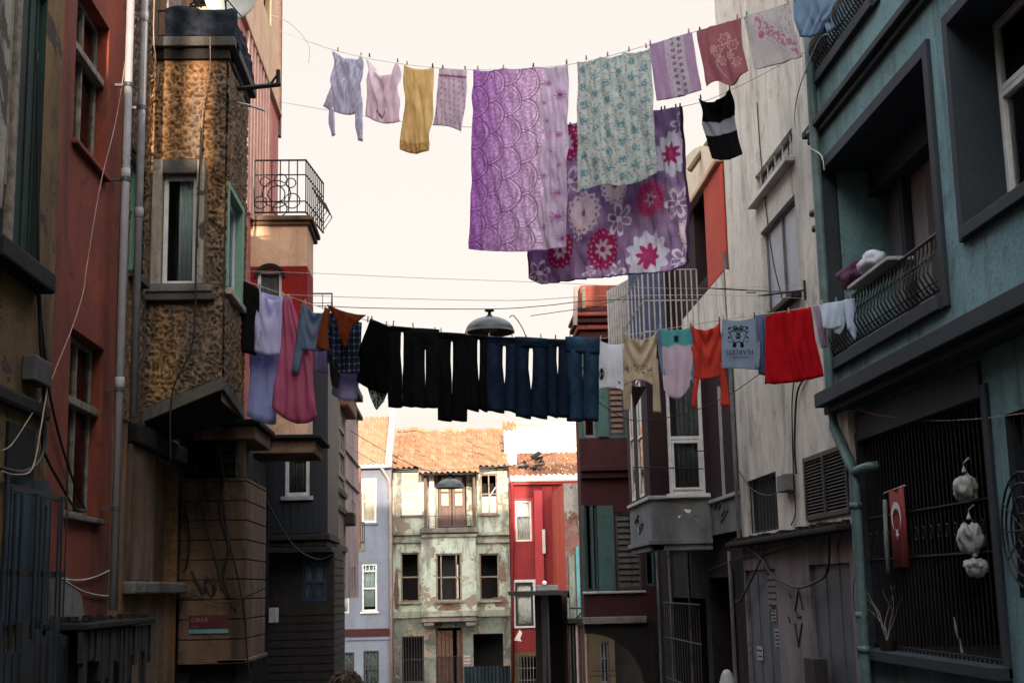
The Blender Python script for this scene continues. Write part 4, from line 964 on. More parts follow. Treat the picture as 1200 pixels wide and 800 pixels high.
# junk on that roof
tj = thing('roof_junk', 'dark heap of junk lying on the red house roof', 'junk', (2.9, Yh + 1, zH + .8))
fj = FF(Yh + .5)
for k in range(9):
    s = MB(); a_ = random.uniform(604, 636); b_ = random.uniform(536, 552); p_ = fj.at(a_, b_)
    L_ = random.uniform(.15, .45); ang = random.uniform(-1, 1); s.tube([p_, p_ + Vector((L_ * math.cos(ang), random.uniform(-.3, .1), L_ * math.sin(ang)))], random.uniform(.03, .11), random.choice((4, 5, 8))); s.build('scrap', random.choice(('timber_dark', 'iron_grey', 'tarp', 'soot', 'wood_brown')), tj)
plaster('pale_back', (.52, .47, .40), (.46, .41, .35), dirt_amt=.15, bump=.1)
# pale building behind
fw = FF(60.0); q = HR(fw, (602, 520), (700, 520), (640, 497), (640, 560))
s = MB(); s.box(fw, q[0], q[1] + 2, q[2] - 6, q[3], -6, 0); t = thing('white_house', 'plain cream white upper wall of a house behind the red roof', 'house', (4, 60, 0)); s.build('wall', 'pale_back', t)
s = MB(); s.box(fw, q[0] - .1, q[1] + 2, q[3], q[3] + .12, -6.1, .1); s.build('coping', 'white_sunny', t); q2 = HR(fw, (602, 530), (700, 530), (640, 527), (640, 531)); s = MB(); s.box(fw, *q2, 0, .12); s.build('string_course', 'white_sunny', t)

# ---- ruined house with orange party wall
Yu = 45.0; fu_ = FF(Yu); xu = fu_.uv(662, 640)[0]
t = thing('ruined_house', 'ruined grey house with bright orange side wall, bare brick and turquoise boards', 'house', (xu, Yu, gz(Yu)))
zu0, zu1 = V(fu_, 660, 692), V(fu_, 664, 566)
fo = FRt(xu)
mb = MB(); mb.box(fo, Yu + .02, Yh - .1, zu0, zu1, -.3, 0); mb.build('side_wall', 'orange_red', t, bevel=.02)
mb = MB(); mb.box(fo, Yu, Yh - .1, BASE - 1, zu0 - .01, -.3, -.02); mb.build('lower_side_wall', 'maroon_wall', t)
q = hg(663, 690, 566, 800, fu_)
mb = MB(); mb.box(fu_, xu + .01, xu + 2.2, BASE - 1, V(fu_, 670, 600), -2, 0, mi=0); mb.box(fu_, xu + .01, xu + 2.2, V(fu_, 670, 600) + .003, q[3], -2, .02, mi=1); mb.build('wall', ['brick_wall', 'grey_render'], t)
mb = MB(); rnd = random.Random(4)
for k in range(9):
    x = 664 + k * 2.2; p_ = hg(x, x + 2.6, 598, 604 + rnd.uniform(0, 22), fu_); mb.box(fu_, *p_, -.05, .035 + k * .002)
mb.build('broken_render', 'grey_render', t, bevel=.02)
for (l, r, y0_, y1_, m_) in ((667, 674, 650, 724, 'green_low'), (675.5, 679.5, 640, 722, 'turquoise_board'), (680.5, 683.5, 645, 722, 'turquoise_board'), (664.5, 667, 700, 724, 'green_low')):
    p_ = hg(l, r, y0_, y1_, fu_); s = MB(); s.box(fu_, *p_, .01, .06); s.build('upright_board', m_, t, bevel=.01)
p_ = hg(664, 690, 724, 730, fu_); s = MB(); s.box(fu_, *p_, 0, .3); s.build('ledge', 'soot', t, bevel=.03)
for k in range(5):
    x = 667 + k * 4; p_ = hg(x, x + 2.4, 732, 800, fu_); s = MB(); s.box(fu_, *p_, .01, .05 + .01 * k); s.build('dark_plank', random.choice(('timber_dark', 'soot', 'lowgrey')), t, bevel=.01)
# shed canopy
fq = FF(44.2); t = thing('shed', 'dark open shed with flat grey canopy below the orange wall', 'shed', (3.3, 45, gz(45)))
q = HR(fq, (600, 695), (663, 695), (630, 692), (630, 697)); s = MB(); s.box(fq, q[0], q[1], q[2], q[3], -3, .9); s.build('canopy', 'soot', t, bevel=.01)
q = HR(fq, (629, 689), (654, 689), (640, 685), (640, 691.5)); s = MB(); s.box(fq, q[0], q[1], q[2], q[3], -.6, -.02); s.build('air_unit', 'bay_grey', t, bevel=.02)
s = MB(); p_ = fq.at(638, 683); s.lathe(p_, [(.001, .09), (.06, .06), (.08, 0), (.05, -.05)], 12); s.build('camera_dome', 'white_frame', t, smooth=True)
q = HR(fq, (641, 740), (662, 740), (650, 697), (650, 800)); s = MB(); s.box(fq, q[0] - .2, q[1] + .3, gz(44) - 1, q[3] - .01, -2.9, -2.7); s.build('dark_back_wall', 'interior', t)
s = MB(); s.box(fq, q[0], q[0] + .06, gz(44) - 1, q[3] - .01, -2.69, .3); s.build('dark_side_wall', 'interior', t)
s = MB(); s.tube([fq.at(640.5, 697), fq.at(641, 830)], .05, 8); s.build('post', 'iron', t)
for (a_, b_) in (((667, 712), (690, 712)), ((672, 728), (694, 703))):
    s = MB(); s.tube([FF(44.4).at(*a_), FF(44.4).at(*b_)], .03, 5); s.build('rod', 'iron', t)

# ================================================================= RIGHT ROW
# ---- maroon and teal bay house
Ym = 30.0; fm_ = FF(Ym)
t = thing('maroon_house', 'maroon house with teal pilasters and stacked bays above an arched passage', 'house', (3.4, Ym, gz(Ym)))
xm = fm_.uv(682.5, 640)[0]; xme = 4.6; zmt = V(fm_, 700, 393); zarch = V(fm_, 700, 728)
def hm(l, r, a_, b_, fr=fm_): return HR(fr, (l, (a_ + b_) / 2), (r, (a_ + b_) / 2), ((l + r) / 2, a_), ((l + r) / 2, b_))
S1 = hm(713, 732, 440, 510); S2 = hm(683, 697, 430, 512); S3 = hm(686.5, 700, 592, 692); S4 = hm(722, 751, 600, 690); S5 = hm(755, 774, 600, 686)
mb = MB()
zz1 = V(fm_, 700, 592); zz2 = V(fm_, 700, 513)
facade(mb, fm_, xm, xme, zz2, zmt, [S1, S2], mi=2); facade(mb, fm_, xm, xme, zz1, zz2, mi=0)
zz3 = V(fm_, 700, 694); facade(mb, fm_, xm, xme, zz3, zz1, [(*S3, .1, .5), (*S4, .1, .5), (*S5, .1, .5)], mi=0); facade(mb, fm_, xm, xme, zarch, zz3, mi=0)
hull(mb, fm_, xm, xme, zarch, zmt, .7, mi=0); hull(mb, fm_, 3.9, xme, zarch, zmt, 4, mi=0)
mb.build('wall', ['maroon_wall', 'interior', 'teal_pillar'], t, recalc=False)
for l, r, a_, b_ in ((700.5, 720, 592, 693), (682.5, 686, 592, 693), (693, 696, 592, 693), (699, 712, 430, 512)):
    q = hm(l, r, a_, b_); s = MB(); s.box(fm_, *q, -.02, .04); s.build('pilaster', 'teal_pillar', t, bevel=.01)
def louvres(o_parent, fr, h, mat, d, n_=12, name='louvre_slats'):
    s = MB(); dv = (h[3] - h[2]) / n_
    for k in range(n_):
        v = h[2] + dv * k; s.poly([fr.P(h[0], v + dv * .05, d + .03), fr.P(h[1], v + dv * .05, d + .03), fr.P(h[1], v + dv * 1.05, d - .02), fr.P(h[0], v + dv * 1.05, d - .02)])
    s.build(name, mat, o_parent, recalc=False, solid=.008)
for h in (S1, S4):
    o = window(t, fm_, h, d=-.02, mat='louvre', w=.05, mulls=() if h is S1 else (), glassy=False, name='shutter'); louvres(o, fm_, (h[0] + .05, h[1] - .05, h[2] + .05, h[3] - .05), 'wood_brown' if h is S1 else 'louvre', -.05, 10 if h is S1 else 12)
window(t, fm_, S2, d=-.05, mat='bay_grey', w=.05, rails=(.5,)); window(t, fm_, S3, d=-.05, mat='teal_pillar', w=.04, mulls=(.5,)); window(t, fm_, S5, d=-.05, mat='teal_pillar', w=.05, mulls=(.5,))
def trimm(name, l, r, a_, b_, d0, d1, mat, fr=fm_):
    q = hm(l, r, a_, b_, fr); s = MB(); s.box(fr, *q, d0, d1); s.build(name, mat, t, bevel=.012)
trimm('sill_ledge', 683, 757, 692, 695, -.05, .06, 'steel_pale'); trimm('cornice', 681, 757, 553, 560, -.1, .12, 'maroon_wall'); trimm('cornice', 680, 757, 546, 552, -.1, .2, 'maroon_wall')
trimm('foot_cornice', 683, 757, 722, 730, -.1, .14, 'mauve_low'); trimm('foot_cornice', 684, 757, 731, 735, -.1, .06, 'soot')
# arch below
mb = MB(); fa = FF(Ym + .1); a0, a1 = fa.uv(686, 760)[0], fa.uv(752, 760)[0]; zt_ = V(fa, 715, 741); cxm = a0; rx = a1 - a0; rz = zt_ - V(fa, 715, 800)
n_ = 14; zb_ = zt_ - rz
for k in range(n_):
    a_ = PI / 2 * k / n_; b_ = PI / 2 * (k + 1) / n_
    p0 = (cxm + rx * math.sin(a_), zb_ + rz * math.cos(a_)); p1 = (cxm + rx * math.sin(b_), zb_ + rz * math.cos(b_))
    mb.poly([fa.P(p0[0], p0[1]), fa.P(p1[0], p1[1]), fa.P(p1[0], zarch), fa.P(p0[0], zarch)])
mb.poly([fa.P(a1, BASE), fa.P(xme + 1, BASE), fa.P(xme + 1, zarch), fa.P(a1, zarch)])
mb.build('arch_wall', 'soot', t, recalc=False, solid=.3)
fy = FF(33.5); q = HR(fy, (688, 780), (721, 780), (700, 738), (700, 830)); wy = HR(fy, (703, 775), (714, 775), (708, 752), (708, 800))
t2 = thing('alley_house', 'yellow plastered wall with small window seen through the dark archway', 'house', (3.6, 33.5, gz(33)))
mb = MB(); facade(mb, fy, q[0], q[1], BASE, q[3] + .4, [wy], room=.4); mb.build('wall', ['alley_ochre', 'interior'], t2, recalc=False); mb = MB(); mb.box(fy, q[1] + .01, q[1] + 3, BASE, q[3] + .6, -.3, 0); mb.build('dark_wall', 'soot', t2); window(t2, fy, wy, d=-.04, mat='bay_grey', w=.05, rails=(.6,), mulls=(.5,), curtain=[(0, 1, 0, 1)], cmat='curtain')
s = MB()
for py in (786, 792): s.tube([FF(31).at(690, py), FF(31).at(721, py - 1)], .012, 5)
tag(s.build('handrail', 'teal_pillar'), 'thin dark handrail inside the archway opening', 'handrail')
# turret crown above
fk = FF(29.6)
t = thing('corniced_turret', 'orange red turret with stepped cornices poking out behind denim jeans', 'turret', fk.at(692, 396))
for k, (l, a_, b_, dd, m_) in enumerate(((680, 388, 397, .0, 'maroon_wall'), (676, 381, 387, .10, 'turret_red'), (673, 374, 380, .18, 'maroon_wall'), (671, 368, 373, .26, 'turret_red'), (676, 361, 367, .12, 'maroon_wall'), (680, 334, 360, .0, 'turret_red'))):
    q = hm(l, 712, a_, b_, fk); s = MB(); s.box(fk, q[0], q[1] + .8, q[2] + .004, q[3], -1.5 + .1 * k, dd); s.build('cornice_step' if k < 5 else 'upper_wall', m_, t, bevel=.03)
s = MB(); s.tube([fk.at(675, 336, .3), fk.at(674, 381, .3)], .05, 8); s.build('flue', 'pinkgrey_wall', t)
s = MB(); s.tube([fk.at(684, 337, .3), fk.at(684, 361, .3)], .04, 8); s.build('post', 'aged_frame', t)

# ---- plum bay house
xP = 3.3; fpS = FRt(xP); fpF = FF(fpS.uv(760, 520)[0]); YP = fpS.uv(760, 520)[0]; YPe = U(fpS, 735, 520)
t = thing('plum_house', 'dark plum house with grey panelled bay, white windows and barred terrace', 'house', (4, YP, gz(YP)))
fp4 = FRt(4.3); YPn = U(fp4, 866, 560)
zS = V(fpF, 790, 581); zB = V(fpF, 790, 633); zT = V(fpF, 790, 398)
def hp(l, r, a_, b_, fr=fpF): return HR(fr, (l, (a_ + b_) / 2), (r, (a_ + b_) / 2), ((l + r) / 2, a_), ((l + r) / 2, b_))
WF = hp(782, 824, 440, 578); xPf = fpF.uv(828, 520)[0]
WS1 = HR(fpS, (738, 520), (742.5, 520), (740, 440), (740, 588)); WS2 = HR(fpS, (747, 520), (753, 520), (750, 440), (750, 583))
mb = MB()
facade(mb, fpF, xP, 4.3, zS, zT, [(*WF, .06, .5)]); facade(mb, fpF, xP, 4.3, zB, zS, mi=2)
facade(mb, fpS, YP, YPe, zS, zT, [(*WS1, .05, .3), (*WS2, .05, .3)]); facade(mb, fpS, YP, YPe, zB, zS, mi=2)
mb.poly([(xP, YP, zB), (4.3, YP, zB), (4.3, YPe, zB), (xP, YPe, zB)], 3); mb.poly([(xP, YP, zT), (4.3, YP, zT), (4.3, YPe, zT), (xP, YPe, zT)], 2); mb.poly([(xP, YPe, zB), (4.3, YPe, zB), (4.3, YPe, zT), (xP, YPe, zT)], 0)
zg = V(fp4, 850, 582); zgb = V(fp4, 850, 624); zU = V(fp4, 832, 345); YPN = YPn
facade(mb, fp4, YPn, 27.5, zg, zU, mi=0); facade(mb, fp4, YPn, YP, zgb, zg, mi=2)
mb.build('bay', ['plum_wall', 'interior', 'bay_grey', 'soot'], t, recalc=False)
window(t, fpF, WF, d=-.01, mat='white_frame', w=.06, rails=(.47,), curtain=[(.3, 1, 0, 1)], cmat='curtain_dark', sill=.08, smat='white_frame')
s = MB(); zz = WF[2] + (WF[3] - WF[2]) * .45; s.box(fpF, WF[0] + .06, WF[0] + .10, WF[2] + .06, zz, -.03, .015); s.box(fpF, WF[1] - .10, WF[1] - .06, WF[2] + .06, zz, -.03, .015); s.box(fpF, WF[0] + .1, WF[1] - .1, zz - .05, zz, -.03, .015); s.box(fpF, WF[0] + .1, WF[1] - .1, WF[2] + .06, WF[2] + .10, -.03, .015); s.build('opening_sash', 'white_frame', t, bevel=.005)
window(t, fpS, WS1, d=-.005, mat='white_frame', w=.05, rails=(.5,)); window(t, fpS, WS2, d=-.005, mat='white_frame', w=.05, rails=(.5,))
s = MB(); s.box(fpS, YP, YPe, zS - .05, zS + .01, -.01, .05); s.box(fpF, xP - .05, 4.3, zS - .05, zS + .012, -.01, .048); s.box(fp4, YPn, YP, zg - .04, zg + .02, -.01, .05); s.build('white_ledge', 'white_bar', t, bevel=.01)
s = MB(); u = U(fp4, 847, 520); s.box(fp4, u - .03, u + .03, zg, V(fp4, 847, 450), -.01, .04); s.build('white_post', 'white_bar', t)
s = MB(); s.box(fpS, YP, YPe + .05, zB - .06, zB + .02, -.05, .05); s.box(fpF, xP - .05, 4.3, zB - .061, zB + .019, -.05, .049); s.box(fpF, xP - .0, 4.3, zB - .16, zB - .063, -.2, .0); s.box(fpS, YP, YPe, zB - .159, zB - .064, -.2, .0); s.build('bay_foot', 'bay_grey', t, bevel=.01)
def diamond(fr, cx, cy, w, h, par, mat='iron_grey'):
    s = MB()
    for sc in (1, .5):
        c_ = [fr.at(cx, cy - h * sc, .012), fr.at(cx + w * sc, cy, .012), fr.at(cx, cy + h * sc, .012), fr.at(cx - w * sc, cy, .012)]
        s.tube(c_ + [c_[0]], .012, 5, cap=False)
    return s.build('diamond_ornament', mat, par)
diamond(fpS, 749, 613, 5, 12, t); diamond(fp4, 845, 597, 8, 14, t)
s = MB(); p_ = hp(801, 809, 596, 601); s.poly([fpF.at(801, 596, .006), fpF.at(810, 597, .006), fpF.at(808, 601, .006), fpF.at(804, 600, .006)]); s.poly([fpF.at(794, 605, .006), fpF.at(798, 603, .006), fpF.at(796, 607, .006)]); s.build('chipped_patch', 'white_wall', t, recalc=False, solid=.008)
# thin rods in front of the bay
for (x0_, y0_, x1_, y1_) in ((742, 547, 824, 549), (812, 528, 850, 528)): s = MB(); s.tube([fpF.at(x0_, y0_, .12), fpF.at(x1_, y1_, .12)], .010, 5); s.build('rod', 'iron', t)
# barred terrace
fT = FF(YP - .05); tt = thing('terrace_cage', 'tall white vertical bars caging a terrace above the beige shirt', 'railing', fT.at(775, 398))
s = MB(); zc0 = zT; zc1 = V(fT, 775, 316); xc0, xc1 = xP, fT.uv(818, 360)[0]
for k in range(11):
    x = xc0 + (xc1 - xc0) * k / 10; s.tube([(x, YP - .05, zc0), (x, YP - .05, zc1)], .014, 6)
for k in range(6): y_ = YP + (YPe - YP) * k / 6; s.tube([(xP, y_, zc0), (xP, y_, zc1)], .014, 6)
for z in (zc1, V(fT, 775, 352), V(fT, 775, 388)): s.tube([(xc0, YP - .05, z), (xc1, YP - .05, z)], .011, 6); s.tube([(xc0, YP - .05, z), (xc0, YPe, z)], .011, 6)
s.build('bars', 'white_bar', tt)
s = MB(); q = HR(FF(26.2), (712, 370), (738, 370), (720, 335), (720, 400)); f26 = FF(26.2)
n_ = 18
for k in range(n_):
    a_ = q[0] + (q[1] - q[0]) * k / n_; b_ = q[0] + (q[1] - q[0]) * (k + 1) / n_; s.poly([f26.P(a_, q[2] - .3, .02 * (k % 2)), f26.P(b_, q[2] - .3, .02 * ((k + 1) % 2)), f26.P(b_, q[3] - .1 + .12 * k / n_ * 2, .02 * ((k + 1) % 2)), f26.P(a_, q[3] - .1 + .12 * k / n_ * 2, .02 * (k % 2))])
tag(s.build('corrugated_panel', 'steel_pale', recalc=False, solid=.01), 'pale grey corrugated sheet between the orange turret and caged terrace', 'panel')
s = MB(); q = HR(FF(YPe - .3), (738, 360), (778, 360), (750, 330), (750, 400)); s.box(FF(YPe - .3), q[0], q[1], zT, q[3] + .5, -.1, 0); tag(s.build('blue_sheet', 'navy_blue'), 'dark blue sheet screening the terrace behind white bars', 'screen')
mb = MB(); mb.box(FF(YPe), xP + .35, 4.32, zT - .02, V(FF(YPe), 800, 250), -.3, 0); mb.build('terrace_back_wall', 'plum_wall', t)
# upper wall with the arched gable
U0, U1 = U(fp4, 851, 250), 27.5; zA = V(fp4, 850, 320)
ho = HR(fp4, (813, 260), (829, 260), (829, 205), (829, 322))
zP = V(fp4, 835, 208)
mb = MB(); facade(mb, fp4, U0, U1, zU, zP, [(ho[0], min(ho[1], U1 - .1), max(ho[2], zU + .02), ho[3] - .12, .25, 1.0)], mi=0, rmi=0)
n_ = 12
for k in range(n_):
    ua = U0 + (U1 - U0) * k / n_; ub_ = U0 + (U1 - U0) * (k + 1) / n_; f_ = lambda u: zP + 1.1 * math.sin(PI * min(1, max(0, (u - U0) / (U1 - U0)))) ** .8
    mb.poly([fp4.P(ua, zP, 0), fp4.P(ub_, zP, 0), fp4.P(ub_, f_(ub_), 0), fp4.P(ua, f_(ua), 0)], 4)
hull(mb, fp4, U0, U1, zB, zP, 3)
mb.build('upper_wall', ['plum_wall', 'interior', 'bay_grey', 'soot', 'cream_wall'], t, recalc=False)
s = MB(); s.box(fp4, U0 + .03, ho[0] - .02, zA, zP - .02, -.01, .05); s.build('orange_pier', 'orange_red', t, bevel=.03)
s = MB(); s.box(fp4, U0, U1, zP - .02, zP + .08, -.01, .12); s.build('arch_moulding', 'peach_wall', t, bevel=.02)
s = MB(); s.box(fp4, U0 - .01, 24.2, V(fp4, 840, 400), zA - .01, -.05, .06); s.build('parapet', 'beige_wall', t, bevel=.01)
# ground floor under the bay
zl = V(fp4, 900, 622)
t = thing('dark_shopfront', 'dark ground floor wall with doorway and grilles under the grey bay', 'shopfront', (4.4, 22, gz(22)))
fd = FRt(4.4); d1 = HR(fd, (838, 740), (862, 740), (850, 676), (850, 812)); d2 = HR(fd, (785, 750), (829, 750), (800, 700), (800, 810))
mb = MB(); facade(mb, fd, YPn, 31, BASE, zB + .3, [d1, d2], room=1.0); mb.build('wall', ['soot', 'interior'], t, recalc=False)
s = MB(); 
for k in range(15): u = d2[0] + (d2[1] - d2[0]) * (k + .5) / 15; s.tube([fd.P(u, d2[2], .1), fd.P(u, d2[3] - .1, .1)], .011, 5)
for z in (d2[2] + .2, d2[2] + 1.0, d2[3] - .1): s.tube([fd.P(d2[0], z, .1), fd.P(d2[1], z, .1)], .013, 5)
s.build('grille', 'iron_grey', t)
s = MB(); s.box(fd, d1[0] - .1, d1[0], d1[2], d1[3], 0, .06); s.box(fd, d1[1], d1[1] + .1, d1[2], d1[3], 0, .06); s.box(fd, d1[0] - .1, d1[1] + .1, d1[3], d1[3] + .1, 0, .061); s.build('door_frame', 'soot', t)
for k, px_ in enumerate((775, 790, 812)):
    u = U(fd, px_, 700); s = MB(); s.tube([fd.P(u, gz(24), .06), fd.P(u, zB + .2, .06)], .03 + .01 * (k % 2), 7); s.build('conduit', 'lowgrey', t)
fcn = FF(20.0); p_ = fcn.at(852, 792)
s = MB(); s.lathe((p_.x, p_.y, p_.z - .75), [(.28, 0), (.28, .03), (.2, .05), (.13, .6), (.08, .78), (.04, .84), (.001, .85)], 18)
tag(s.build('covered_bollard', 'bag_white', smooth=True), 'pale rounded covered post standing in front of the dark doorway', 'post')

# ---- beige house
fp4_ = FRt(4.3); Yb0, Yb1 = U(fp4_, 951, 160), YPn; YL0 = U(fp4_, 1003, 640)
t = thing('beige_house', 'weathered beige house with barred high window and frosted tall window', 'house', (4.3, 18, gz(18)))
hA = HR(fp4, (885, 210), (929, 170), (929, 149), (929, 188)); hA = (hA[0], hA[1], V(fp4, 928, 186), V(fp4, 928, 149))
hB = (U(fp4, 934, 280), U(fp4, 894, 320), V(fp4, 934, 345), V(fp4, 932, 226))
hC = HR(fp4, (877, 590), (911, 590), (911, 551), (911, 620)); hD = HR(fp4, (944, 560), (995, 560), (970, 527), (970, 606))
mb = MB(); zla = V(fp4, 930, 626)
yE = U(fp4, 850, 300)
facade(mb, fp4, Yb0, Yb1 - .003, 3.45, 11.4, [hA, hB], rev=.14, room=.8); facade(mb, fp4, YL0, Yb1 - .003, zla, 3.45, [hC, hD], rev=.14, room=.8); hull(mb, fp4, Yb0, Yb1 - .003, 3.45, 11.4, 4); hull(mb, fp4, YL0, Yb1 - .003, zla, 3.45, .6)
mb.build('wall', ['beige_wall', 'interior'], t, recalc=False)
o = window(t, fp4, hA, d=-.06, mat='iron_grey', w=.03, bars=5, hbars=0, bmat='steel_pale', bd=-.03, sill=.12, smat='beige_wall', label='low wide window behind five flat bars')
o = window(t, fp4, hB, d=-.07, mat='bay_grey', w=.05, mulls=(.5,), board='frost', glassy=False, sill=.12, smat='timber_dark', label='tall window filled with frosted boards')
o = window(t, fp4, hC, d=-.08, mat='dark_frame', w=.04, board='interior', glassy=False, bars=9, hbars=0, bmat='iron', bd=-.02)
o = window(t, fp4, hD, d=.03, mat='louvre', w=.06, mulls=(.5,), glassy=False, name='shutter', label='closed louvred double shutter'); louvres(o, fp4, (hD[0] + .05, hD[1] - .05, hD[2] + .05, hD[3] - .05), 'louvre', -.01, 17)
s = MB(); s.box(fp4, YL0, Yb1 + .3, zla - .06, zla + .01, -.05, .20); s.build('ledge', 'soot', t, bevel=.02)
s = MB()
for k in range(40): u = random.uniform(YL0, Yb1 + .2); s.box(fp4, u, u + random.uniform(.04, .18), zla + .011, zla + random.uniform(.02, .07), .02, random.uniform(.08, .2))
tag(s.build('ledge_debris', 'soot', t), kind='stuff')
zla2 = zla - .06
g1 = HR(fp4, (876, 730), (912, 730), (893, 667), (893, 812)); g2 = HR(fp4, (952, 730), (1000, 730), (975, 660), (975, 812))
mb = MB(); facade(mb, fp4, YL0 - .02, Yb1, BASE, zla2, [g1, g2], rev=.1, room=.3); hull(mb, fp4, YL0 - .02, Yb1, BASE, zla2, .6); mb.build('ground_wall', ['mauve_low', 'interior'], t, recalc=False)
for h in (g1, g2):
    s = MB(); s.box(fp4, h[0] + .01, h[1] - .01, h[2], h[3] - .01, -.08, -.05); 
    for k in (1, 2): u = h[0] + (h[1] - h[0]) * k / 3; s.box(fp4, u - .01, u + .01, h[2], h[3] - .05, -.05, -.04)
    s.build('door', 'grey_door', t)
def sign(px, py, w, h, mat, rows=0):
    q = HR(fp4, (px - w, py), (px + w, py), (px, py - h), (px, py + h)); s = MB(); s.box(fp4, *q, -.038, -.03); o = s.build('poster', mat, t)
    for k in range(rows):
        zz = q[3] - (q[3] - q[2]) * (k + .7) / (rows + .4); s = MB(); s.box(fp4, q[0] + .03, q[1] - .03 - .03 * (k % 2), zz - .012, zz + .012, -.029, -.026); s.build('print_line', 'ink_black', o)
sign(902, 694, 5, 20, 'poster_dark', 5); sign(904, 718, 2.5, 9, 'poster', 4); sign(909, 747, 3.5, 10, 'poster', 4); sign(888, 765, 3, 8, 'poster', 2)
s = MB(); 
def gl(pts): s.tube([fp4.at(*p_, .006) for p_ in pts], .012, 4)
gl([(936, 690), (932, 715), (935, 720)]); gl([(936, 690), (941, 714)]); gl([(932, 730), (936, 757), (940, 730)]); gl([(934, 722), (939, 722)]); gl([(925, 694), (927, 700)]); gl([(924, 722), (926, 729)])
s.build('graffiti', 'ink_black', t)
q = HR(fp4, (921, 565), (932, 565), (926, 556), (926, 576)); s = MB(); s.box(fp4, *q, .01, .12); s.build('junction_box', 'bay_grey', t, bevel=.01)
q = HR(fp4, (962, 780), (975, 780), (968, 770), (968, 812)); s = MB(); s.box(fp4, *q, .05, .2); s.build('utility_box', 'timber_dark', t, bevel=.01)
s = MB(); u = Yb1 - .02; s.tube([fp4.P(u, zla, .05), fp4.P(u, 6.6, .05)], .03, 8); s.build('corner_pipe', 'bay_grey', t)
s = MB(); u = U(fp4, 859, 690); s.tube([fp4.P(u, gz(20), .03), fp4.P(u, zla - .1, .03)], .03, 8); s.build('corner_pipe', 'mauve_low', t)

# ---- teal house
t = thing('teal_house', 'teal house with dark slate trim, recessed balcony and ground floor grille', 'house', (4.4, 13, gz(13)))
ft = FRt(4.3); Yt0, Yt1 = 6.0, Yb0 - .01
zC0, zC1 = 3.50, 3.66
LO = (U(ft, 1097, 220), U(ft, 972, 300), 4.02, 6.18); WI = (8.6, U(ft, 1128, 200), V(ft, 1139, 262), 6.22)
ht = HR(ft, (1062, 0), (955, 80), (955, 112), (1062, -130)); zb1_ = 7.33; UB = (12.6, U(ft, 958, 90), zb1_, 9.2)
mb = MB(); facade(mb, ft, Yt0, Yt1, zC1, 12.2, [(*LO, .12, .02), (*WI, .40, .7), (*UB, .12, .02)], rmi=2)
mb.poly([ft.P(Yt0, 12.2, 0), ft.P(Yt1, 12.2, 0), ft.P(Yt1, 12.2, -5), ft.P(Yt0, 12.2, -5)]); mb.poly([ft.P(Yt1, zC1, 0), ft.P(Yt1, 12.2, 0), ft.P(Yt1, 12.2, -5), ft.P(Yt1, zC1, -5)]); mb.poly([ft.P(Yt0, zC1, 0), ft.P(Yt0, 12.2, 0), ft.P(Yt0, 12.2, -5), ft.P(Yt0, zC1, -5)])
mb.poly([ft.P(Yt0, zC1, 0), ft.P(Yt1, zC1, 0), ft.P(Yt1, zC1, -.6), ft.P(Yt0, zC1, -.6)])
mb.build('wall', ['teal_wall', 'interior', 'slate_trim'], t, recalc=False)
# the facade sheet closes the opening 14 cm in, so carve real loggias behind: remove that sheet
me = [c for c in t.children if c.name.startswith('wall')][0].data
bm = bmesh.new(); bm.from_mesh(me); off = Vector(t.location); kill = []
for f in bm.faces:
    c_ = f.calc_center_median() + off
    if f.material_index == 1 and abs(f.normal.x) > .9:
        for h in (LO, UB):
            if h[0] < c_.y < h[1] and h[2] < c_.z < h[3]: kill.append(f)
bmesh.ops.delete(bm, geom=kill, context='FACES'); bm.to_mesh(me); bm.free()
def loggia(h, depth, wallm, backm, floorm):
    mb = MB(); a, b, c, e = h
    F = lambda u, v, d: ft.P(u, v, -d)
    mb.poly([F(b, c, .14), F(b, e, .14), F(b, e, depth), F(b, c, depth)], 0); mb.poly([F(a, c, .14), F(a, e, .14), F(a, e, depth), F(a, c, depth)], 0)
    mb.poly([F(a, e, .14), F(b, e, .14), F(b, e, depth), F(a, e, depth)], 2); mb.poly([F(a, c, .14), F(b, c, .14), F(b, c, depth), F(a, c, depth)], 2)
    mb.poly([F(a, c, depth), F(b, c, depth), F(b, e, depth), F(a, e, depth)], 1)
    mb.build('loggia', [wallm, backm, floorm], t, recalc=False)
loggia(LO, .72, 'teal_wall', 'loggia_grey', 'slate_trim'); loggia(UB, 1.3, 'teal_wall', 'loggia_grey', 'slate_trim')
s = MB(); s.box(ft, 12.2, LO[1] - 1.35, LO[2], LO[3] - .35, -.71, -.66); s.build('balcony_door', 'dark_frame', t)
s = MB(); s.box(ft, LO[1] - .75, LO[1] - .62, LO[2], LO[3] - .3, -.71, -.62); s.build('pilaster', 'slate_trim', t)
s = MB(); s.box(ft, LO[0], LO[1], LO[3] - .3, LO[3] - .01, -.70, -.5); s.build('ceiling_beam', 'slate_trim', t)
def frame(h, w, dpt, name='trim'):
    s = MB(); a, b, c, e = h
    s.box(ft, a - w, a - .001, c - w, e + w, -.01, dpt); s.box(ft, b + .001, b + w, c - w, e + w, -.01, dpt); s.box(ft, a, b, e + .001, e + w, -.01, dpt - .002); s.box(ft, a, b, c - w, c - .001, -.01, dpt + .03); s.build(name, 'slate_trim', t, bevel=.008)
frame(LO, .13, .04, 'balcony_trim'); frame(WI, .11, .04, 'window_trim'); frame(UB, .12, .04, 'balcony_trim')
window(t, ft, WI, d=-.36, mat='white_frame', w=.06, rails=(.66,), mulls=(.30, .62), curtain=[(.64, .96, 0, 1)], cmat='curtain', name='window', label='big pale framed window deep in its slate surround')
s = MB(); zz = WI[2] + (WI[3] - WI[2]) * .66 - .04
